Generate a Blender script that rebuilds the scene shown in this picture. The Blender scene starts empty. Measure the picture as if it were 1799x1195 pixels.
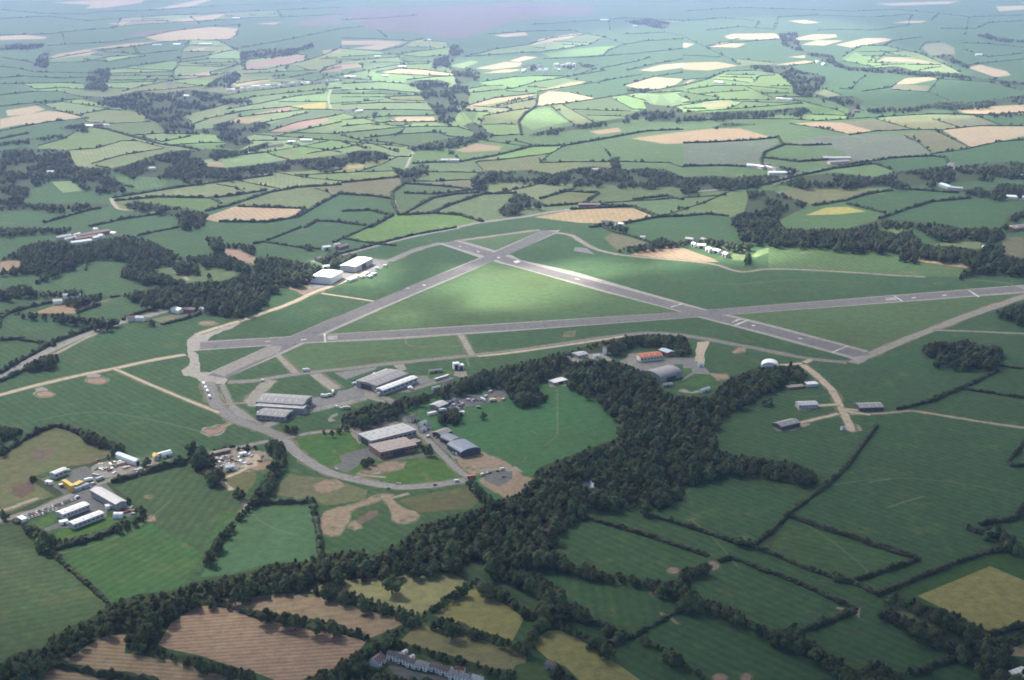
HEDGE="""f|0 16.7 67 23.4 140.6 25.1 187.5 20.1 267.8 18.4 334.8 13.4 418.5 8.4 502.2 6.7 599.9 0
f|0 33.5 83.7 28.5 154 36.8 214.3 31.8 301.3 26.8 385 23.4 468.7 18.4 599.9 13.4
f|0 61.9 80.3 60.3 140.6 53.6 187.5 50.2 241 43.5 301.3 40.2 368.3 36.8 435.2 31.8 535.7 28.5 599.9 25.1
f|83.7 80.3 140.6 77 200.9 73.7 254.4 65.3 301.3 55.2 368.3 46.9 421.8 43.5
f|87 103.8 174.1 88.7 234.3 82 287.9 73.7 334.8 71 401.7 70.3 415.1 61.9 421.8 43.5
f|83.7 110.5 150.7 108.8 187.5 100.4 247.7 95.4 311.3 88.7
f|147.3 103.8 187.5 108.8 254.4 98.8
f|301.3 147.3 304.7 127.2 318 97.1 321.4 87 334.8 71
f|187.5 123.9 234.3 115.5 301.3 107.1 368.3 97.1 428.5 83.7 502.2 70.3 552.4 60.3 599.9 50.2
f|214.3 160.7 254.4 150.7 298 142.3 368.3 133.9 401.7 127.2
f|311.3 133.9 371.6 133.9 368.3 127.2 415.1 115.5 428.5 110.5
f|415.1 147.3 445.3 142.3 502.2 137.3 549 128.9 599.9 117.2
f|311.3 110.5 368.3 103.8 421.8 103.8 431.9 122.2
f|425.2 117.2 435.2 105.5 522.3 95.4 539 97.1 535.7 107.1 468.7 122.2 428.5 123.2
f|535.7 107.1 569.1 97.1 599.9 83.7
f|562.4 128.9 569.1 120.5 599.9 110.5
f|385 170.7 435.2 160.7 502.2 154 569.1 145.6 599.9 142.3
f|351.5 195.8 401.7 182.5 441.9 170.7 502.2 164 569.1 157.3 599.9 154
f|398.4 192.5 462 180.8 518.9 169.1 569.1 164 575.8 147.3
f|395 200.9 435.2 194.2 508.9 187.5 535.7 192.5 569.1 192.5 599.9 194.2
f|421.8 205.9 462 200.9 512.2 195.8 535.7 192.5
f|341.5 217.6 368.3 207.6 421.8 197.5 421.8 205.9
f|462 215.9 502.2 207.6 542.4 197.5
f|472 231 522.3 214.3 575.8 205.9 599.9 200.9
f|478.7 241 535.7 227.7 599.9 214.3
f|0 100.4 20.1 103.8 60.3 110.5
f|0 117.2 33.5 120.5 60.3 127.2 110.5 127.2 164 128.9
f|0 137.3 43.5 133.9 100.4 137.3 167.4 135.6
f|0 147.3 36.8 147.3 110.5 145.6 144 147.3
f|33.5 145.6 63.6 157.3 110.5 154 144 157.3 167.4 155.7
f|0 167.4 63.6 160.7 107.1 160.7 117.2 164 144 170.7
f|0 187.5 43.5 182.5 117.2 175.8 144 174.1
f|70.3 180.8 100.4 194.2 140.6 204.2 154 214.3
f|0 231 30.1 224.3 87 214.3 157.3 207.6
f|63.6 184.1 110.5 179.1 190.8 190.8
f|140.6 200.9 187.5 192.5 214.3 194.2
f|154 214.3 187.5 217.6 264.5 214.3
f|234.3 237.7 284.6 234.3 351.5 236
f|247.7 241 284.6 249.4 334.8 239.4
f|67 256.1 110.5 244.4 133.9 231 157.3 231
f|120.5 264.5 167.4 261.1 214.3 247.7 241 247.7 287.9 259.5
f|160.7 287.9 214.3 272.8 287.9 261.1
f|167.4 291.3 194.2 296.3
f|375 277.9 468.7 267.8 478.7 272.8 508.9 281.2
f|502.2 252.8 599.9 267.8
f|334.8 30.1 351.5 41.8
f|485.4 18.4 495.5 31.8
f|214.3 31.8 200.9 50.2
f|100.4 23.4 87 30.1
f|385 72 418.5 90.4
f|234.3 82 241 95.4
f|110.5 60.3 113.8 78.7
t|147.3 221 187.5 227.7 234.3 241 284.6 254.4 318 257.8 351.5 264.5
t|157.3 398.4 217.6 385 277.9 376.6
t|77 391.7 160.7 368.3 177.4 366.6
t|361.6 371.6 401.7 361.6 475.4 338.1 522.3 329.8 599.9 324.7
t|522.3 381.7 569.1 354.9 599.9 338.1
t|418.5 363.2 535.7 366.6 522.3 381.7
t|371.6 348.2 415.1 343.2 468.7 334.8
t|569.1 303 599.9 298
t|197.5 348.2 301.3 331.4 401.7 318 478.7 308
t|200.9 353.2 277.9 346.5 371.6 348.2 388.3 358.2
t|385 390 468.7 391 522.3 381.7
t|535.7 400.1 555.7 388.3 599.9 391
t|200.9 321.4 234.3 329.8
t|0 244.4 50.2 234.3
f|600 35.2 667 31.8 733.9 26.8
f|600 67 667 68.6 723.9 72
f|600 85.4 667 90.4 707.1 82 723.9 72 744 68.6
f|693.7 95.4 733.9 90.4 787.5 83.7 784.1 73.7 744 72
f|600 100.4 646.9 97.1 690.4 95.4
f|600 132.2 640.2 123.9 700.4 113.8 754 112.2
f|600 147.3 667 144 710.5 147.3
f|660.3 127.2 700.4 120.5 740.6 122.2 797.5 128.9 797.5 133.9 744 132.2 667 128.9 660.3 127.2
f|713.8 140.6 760.7 135.6 794.2 133.9
f|600 159 667 157.3 744 164
f|600 170.7 670.3 170.7 740.6 167.4
f|673.7 170.7 690.4 175.8 747.3 177.4
f|600 184.1 667 180.8 747.3 180.8
f|600 194.2 700.4 192.5 760.7 194.2
f|600 210.9 683.7 204.2 767.4 202.5
f|683.7 205.9 697.1 214.3 770.7 214.3
f|600 222.6 683.7 214.3 697.1 214.3
f|600 234.3 700.4 224.3 740.6 222.6 800.9 222.6 831 231
f|693.7 239.4 710.5 226
f|640.2 242.7 700.4 236 760.7 232.7 784.1 234.3
f|760.7 231 787.5 239.4 807.6 241
f|636.8 246.1 683.7 251.1 720.5 257.8
f|600 237.7 643.5 249.4 700.4 267.8
f|600 249.4 643.5 261.1
f|821 164 901.3 155.7 941.5 144 995 135.6 1062 123.9
f|847.7 144 901.3 135.6 934.8 133.9 988.3 133.9
f|814.3 187.5 867.8 172.4 941.5 164
f|847.7 204.2 901.3 194.2 941.5 189.2
f|944.8 160.7 941.5 187.5
f|1001.7 162.4 1045.3 172.4
f|948.2 160.7 1041.9 145.6
f|944.8 187.5 1001.7 180.8 1068.7 170.7 1102.2 165.7 1199.9 150.7
f|968.3 187.5 1001.7 214.3 1015.1 221
f|988.3 184.1 1041.9 214.3
f|1072 170.7 1112.2 192.5 1135.7 192.5
f|1098.8 167.4 1135.7 177.4
f|847.7 207.6 841 227.7 867.8 239.4 914.7 236
f|847.7 246.1 877.9 251.1 928.1 257.8 941.5 257.8
f|787.5 264.5 800.9 274.5 807.6 284.6
f|787.5 261.1 834.3 247.7
f|904.7 247.7 934.8 254.4
f|834.3 284.6 877.9 281.2 958.2 271.2 964.9 270.5
f|948.2 286.2 964.9 271.2 991.7 256.1
f|834.3 284.6 847.7 298
f|948.2 286.2 1018.5 284.6 1102.2 284.6 1175.8 286.2 1199.9 294.6
f|1062 261.1 1075.4 281.2
f|814.3 100.4 867.8 87 928.1 78.7 968.3 67 1028.5 60.3
f|814.3 100.4 901.3 93.7 934.8 92.1 995 85.4 1035.2 78.7 1062 65.3
f|1058.7 98.8 1068.7 88.7 1095.5 78.7
f|1062 65.3 1095.5 77
f|954.9 103.8 1035.2 100.4 1058.7 98.8 1122.3 93.7
f|1102.2 123.9 1142.4 113.8 1199.9 103.8
f|1055.3 120.5 1122.3 107.1 1142.4 100.4
f|998.4 135.6 1048.6 120.5
f|1048.6 145.6 1068.7 140.6 1129 130.6
f|995 137.3 1055.3 147.3
f|1095.5 150.7 1149 134.9 1199.9 127.2
f|1129 164 1199.9 160.7
f|817.6 157.3 854.4 150.7 884.6 150.7
f|854.4 60.3 928.1 55.2 1001.7 53.6 1062 65.3
f|934.8 43.5 1035.2 36.8 1102.2 31.8 1199.9 36.8
f|1068.7 33.5 1072 53.6
f|1095.5 78.7 1135.7 72 1199.9 68.6
f|1095.5 60.3 1169.1 56.9 1199.9 63.6
f|1122.3 93.7 1199.9 85.4
f|667 55.2 680.3 67
f|600 50.2 640.2 46.9
f|787.5 97.1 740.6 100.4 693.7 95.4
t|911.3 214.3 921.4 200.9 941.5 187.5
t|911.3 214.3 916.4 237.7
t|723.9 287.9 754 286.2 807.6 284.6 867.8 274.5 901.3 266.2 934.8 257.8 991.7 256.1 1041.9 247.7 1135.7 231 1199.9 227.7
t|600 321.4 653.6 316.4 703.8 311.3
t|703.8 311.3 708.8 324.7 688.7 338.1 690.4 358.2 700.4 378.3
t|710.5 323.1 760.7 326.4 800.9 329.8 831 334.8
t|710.5 339.8 760.7 341.5 800.9 338.1 841 331.4
t|717.2 371.6 760.7 348.2 800.9 341.5 847.7 338.1
t|757.3 375 787.5 361.6 847.7 341.5 908 339.8
t|948.2 349.8 1005.1 333.1 1011.8 324.7
t|995 336.5 1052 339.8 1025.2 358.2
t|1112.2 351.5 1169.1 344.8 1199.9 351.5
t|700.4 378.3 760.7 375 807.6 378.3 847.7 390
t|650.2 400.1 690.4 378.3
t|600 391.7 643.5 396.7
t|1001.7 368.3 1095.5 363.2 1112.2 363.2 1155.7 381.7 1199.9 380
t|1035.2 400.1 1095.5 393.4 1155.7 381.7
t|600 341.5 653.6 344.8 688.7 349.8
t|600 371.6 650.2 369.9 683.7 378.3
t|954.9 363.2 1025.2 358.2 1095.5 363.2
f|1200 63.6 1243.5 85.4 1277 100.4 1297.1 113.8
f|1240.2 53.6 1300.4 46.9 1360.7 51.9
f|1327.2 46.9 1333.9 36.8
f|1434.3 53.6 1477.9 51.9 1534.8 53.6 1601.7 43.5
f|1554.9 78.7 1568.3 72 1618.5 65.3
f|1615.1 87 1625.2 75.3 1652 73.7
f|1481.2 100.4 1494.6 90.4 1514.7 80.3 1554.9 80.3 1615.1 93.7 1645.3 107.1 1688.8 127.2
f|1538.1 107.1 1551.5 95.4
f|1481.2 107.1 1534.8 117.2
f|1595 113.8 1652 113.8
f|1692.1 87 1735.7 100.4 1799.3 93.7
f|1702.2 113.8 1799.3 103.8
f|1246.9 137.3 1277 125.5 1327.2 123.9 1367.4 128.9
f|1323.9 144 1333.9 133.9 1360.7 132.2
f|1200 150.7 1250.2 137.3
f|1200 140.6 1243.5 137.3 1280.3 123.9
f|1206.7 157.3 1256.9 150.7 1310.5 150.7 1387.5 157.3
f|1310.5 152.3 1360.7 174.1 1407.6 177.4
f|1340.6 164 1387.5 164
f|1200 180.8 1263.6 175.8 1357.3 175.8
f|1240.2 190.8 1200 190.8
f|1474.5 155.7 1494.6 157.3 1508 140.6 1521.4 133.9
f|1441 154 1477.9 167.4
f|1514.7 160.7 1561.6 154 1575 147.3
f|1564.9 157.3 1631.9 162.4 1665.3 175.8
f|1631.9 160.7 1648.6 138.9 1735.7 144 1795.9 159
f|1407.6 177.4 1467.8 192.5 1487.9 200.9
f|1200 36.8 1267 31.8 1327.2 36.8
f|1240.2 82 1300.4 73.7 1374.1 68.6
f|1200 97.1 1267 100.4
f|1387.5 115.5 1434.3 110.5
f|1293.7 103.8 1360.7 110.5
f|1367.4 30.1 1434.3 26.8 1534.8 30.1 1601.7 25.1
f|1601.7 26.8 1595 43.5
f|1648.6 23.4 1635.2 36.8
f|1501.3 20.1 1568.3 16.7 1648.6 23.4 1702.2 30.1 1799.3 26.8
f|1200 20.1 1300.4 13.4 1400.9 16.7 1501.3 20.1
f|1695.5 60.3 1702.2 30.1
f|1367.4 30.1 1360.7 51.9
f|1300.4 67 1240.2 82
f|1652 50.2 1715.6 50.2 1735.7 40.2 1799.3 36.8
f|1688.8 75.3 1735.7 77 1799.3 83.7
f|1735.7 144 1752.4 137.3
f|1200 212.6 1300.4 209.2 1387.5 209.2 1434.3 212.6 1494.6 209.2 1568.3 204.2 1631.9 200.9 1685.4 200.9 1749 202.5 1799.3 197.5
f|1387.5 217.6 1434.3 224.3 1484.6 234.3
f|1491.3 237.7 1534.8 231 1608.4 227.7 1645.3 229.3 1722.3 221 1799.3 221
f|1538.1 209.2 1611.8 229.3
f|1638.6 209.2 1685.4 223.6
f|1722.3 205.9 1762.4 221
f|1641.9 229.3 1705.5 259.5
f|1635.2 271.2 1702.2 261.1 1752.4 249.4 1799.3 246.1
f|1588.3 237.7 1615.1 251.1 1635.2 267.8
t|1367.4 241 1374.1 256.1 1344 267.8 1337.3 281.2 1340.6 294.6
t|1344 277.9 1400.9 284.6 1454.4 281.2
t|1200 292.9 1267 291.3 1340.6 294.6
t|1374.1 254.4 1414.3 256.1 1461.1 254.4
t|1200 251.8 1250.2 250.4 1327.2 246.1 1367.4 241.7
t|1283.7 334.8 1350.7 323.1 1400.9 309.7 1434.3 303 1501.3 287.9 1568.3 277.9 1638.6 274.5
t|1467.8 296.3 1534.8 287.9 1541.5 289.6 1564.9 298
t|1638.6 274.5 1662 277.9 1665.3 287.9
t|1200 380 1240.2 376.6 1280.3 380
t|1427.7 361.6 1484.6 353.2 1521.4 341.5 1568.3 334.8
t|1487.9 358.2 1554.9 375
t|1544.8 385 1601.7 364.9 1635.2 354.9 1705.5 348.2
t|1571.6 331.4 1618.5 334.8 1685.4 339.8
t|0 560.7 15.1 550.7 50.2 540.6 92.9 530.6
t|0 598.4 30.1 595.9 57.8 600.9 95.4 608.4
t|0 671.2 40.2 652.4 100.5 631
t|216 563.2 251.1 548.2 281.3 540.6 296.3 540.6
t|0 656.2 45.2 628.5 95.4 600.9 165.7 575.8 200.9 563.2
t|65.3 499.2 75.3 490.4
t|283.8 570.8 321.4 562 351.6 551.9
m|135.6 550.7 155.7 543.1 175.8 536.9
m|0 530.6 15.1 524.3 25.1 520.5
m|241.1 415.1 266.2 408.8 313.9 400
m|150.7 475.3 150.7 454
m|193.4 523.1 210.9 520.5
m|0 482.9 37.7 475.3 77.9 480.4
m|0 553.2 15.1 550.7
m|0 575.8 0 560.7
m|445 428.9 462.6 425.6 527.9 400
m|462.6 425.1 525.3 435.2 568 438.9
m|585.6 426.4 645.9 400
m|605.7 420.1 666 430.1 696.1 432.1
m|565.5 454 610.7 443.2 676 425.6 726.2 413.1 801.6 400
m|1055.7 397.5 1075.8 407.5 1108.4 415.1 1141.1 426.4
m|1751.6 642.2 1776.7 646 1799 648.5
m|1641.2 699.9 1688.9 683.6 1719 668.6 1751.6 653.5
m|1688.9 683.6 1726.5 688.7 1799 699.9
t|0 800.5 37.7 775.4 70.3 757.9 97.9 749.1 118 752.8 140.6 762.9
t|195.9 848.3 238.6 837 311.4 815.6 329 810.6
t|97.9 966.3 163.2 946.2 205.9 931.1
m|25.1 914.8 32.6 921.1
m|376.7 793 411.9 784.2
m|92.5 975 130.1 1007.6 162.6 1035.1 190.1 1060.1
t|95 1170.1 140.1 1177.6 175.1 1187.6 215.1 1190.1 250.1 1194.9 275.1 1200.2
t|425 1075.1 450 1082.6 475 1085.1 532.5 1095.1 595.1 1107.6 645.1 1123.9
t|807.7 1100.1 825.2 1112.6
t|830.2 1022.6 850.2 1027.6 875.2 1042.6 900 1060.1
t|450 883.4 500.2 883.4 555.5 882.2
t|547.9 880.9 553 906 560.5 941.2 563 978.8
m|1023.1 909.8 1075.8 923.6 1151.1 946.2 1244 977.6
m|1131 903.5 1201.4 923.6 1276.7 948.7 1350 971.3
m|1110.1 1120.1 1140.1 1102.6 1167.6 1087.6 1190.1 1075.1
m|1262.7 987.5 1280.2 981.3 1300.2 985 1350 1007.6
m|1322.7 960 1350 937.5
t|1025.1 1087.6 1057.6 1100.1 1080.1 1115.1 1100.1 1120.1
t|1072.6 1135.1 1090.1 1125.1 1107.6 1120.1
m|1540.8 747.8 1510.6 787.9 1490.6 815.5 1455.4 850.7 1387.7 900.9 1350 939.8
m|1387.7 908.4 1435.3 926 1525.7 953.6 1608.5 978.7
m|1575.9 720.2 1638.7 705.1 1686.3 683.8
m|1799 777.9 1771.7 810.5 1776.7 819.3 1799 819.3
m|1701.4 931 1731.5 941 1761.6 948.6
t|1799 890.8 1786.7 910.9 1751.6 918.5 1721.5 923.5
m|1350 971.1 1399.9 992.3 1454.8 1012.3 1497.2 1024.8 1539.7 1044.7
m|1497.2 1022.3 1549.7 1004.8 1614.5 983.6 1574.6 972.4 1487.3 942.4 1437.3 925 1387.4 908.7
m|1350 1004.8 1424.9 1034.8 1469.8 1057.2 1504.7 1072.2
m|1539.7 1047.2 1574.6 1032.3 1637 1007.3 1686.9 987.3 1724.3 974.9 1774.3 959.9
t|1699.4 929.9 1739.3 942.4 1759.3 947.4
t|1407.4 1109.6 1449.8 1094.7 1499.7 1074.7
t|1599.6 1187 1637 1172 1676.9 1159.5
t|1739.3 1117.1 1799 1099.7"""
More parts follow.
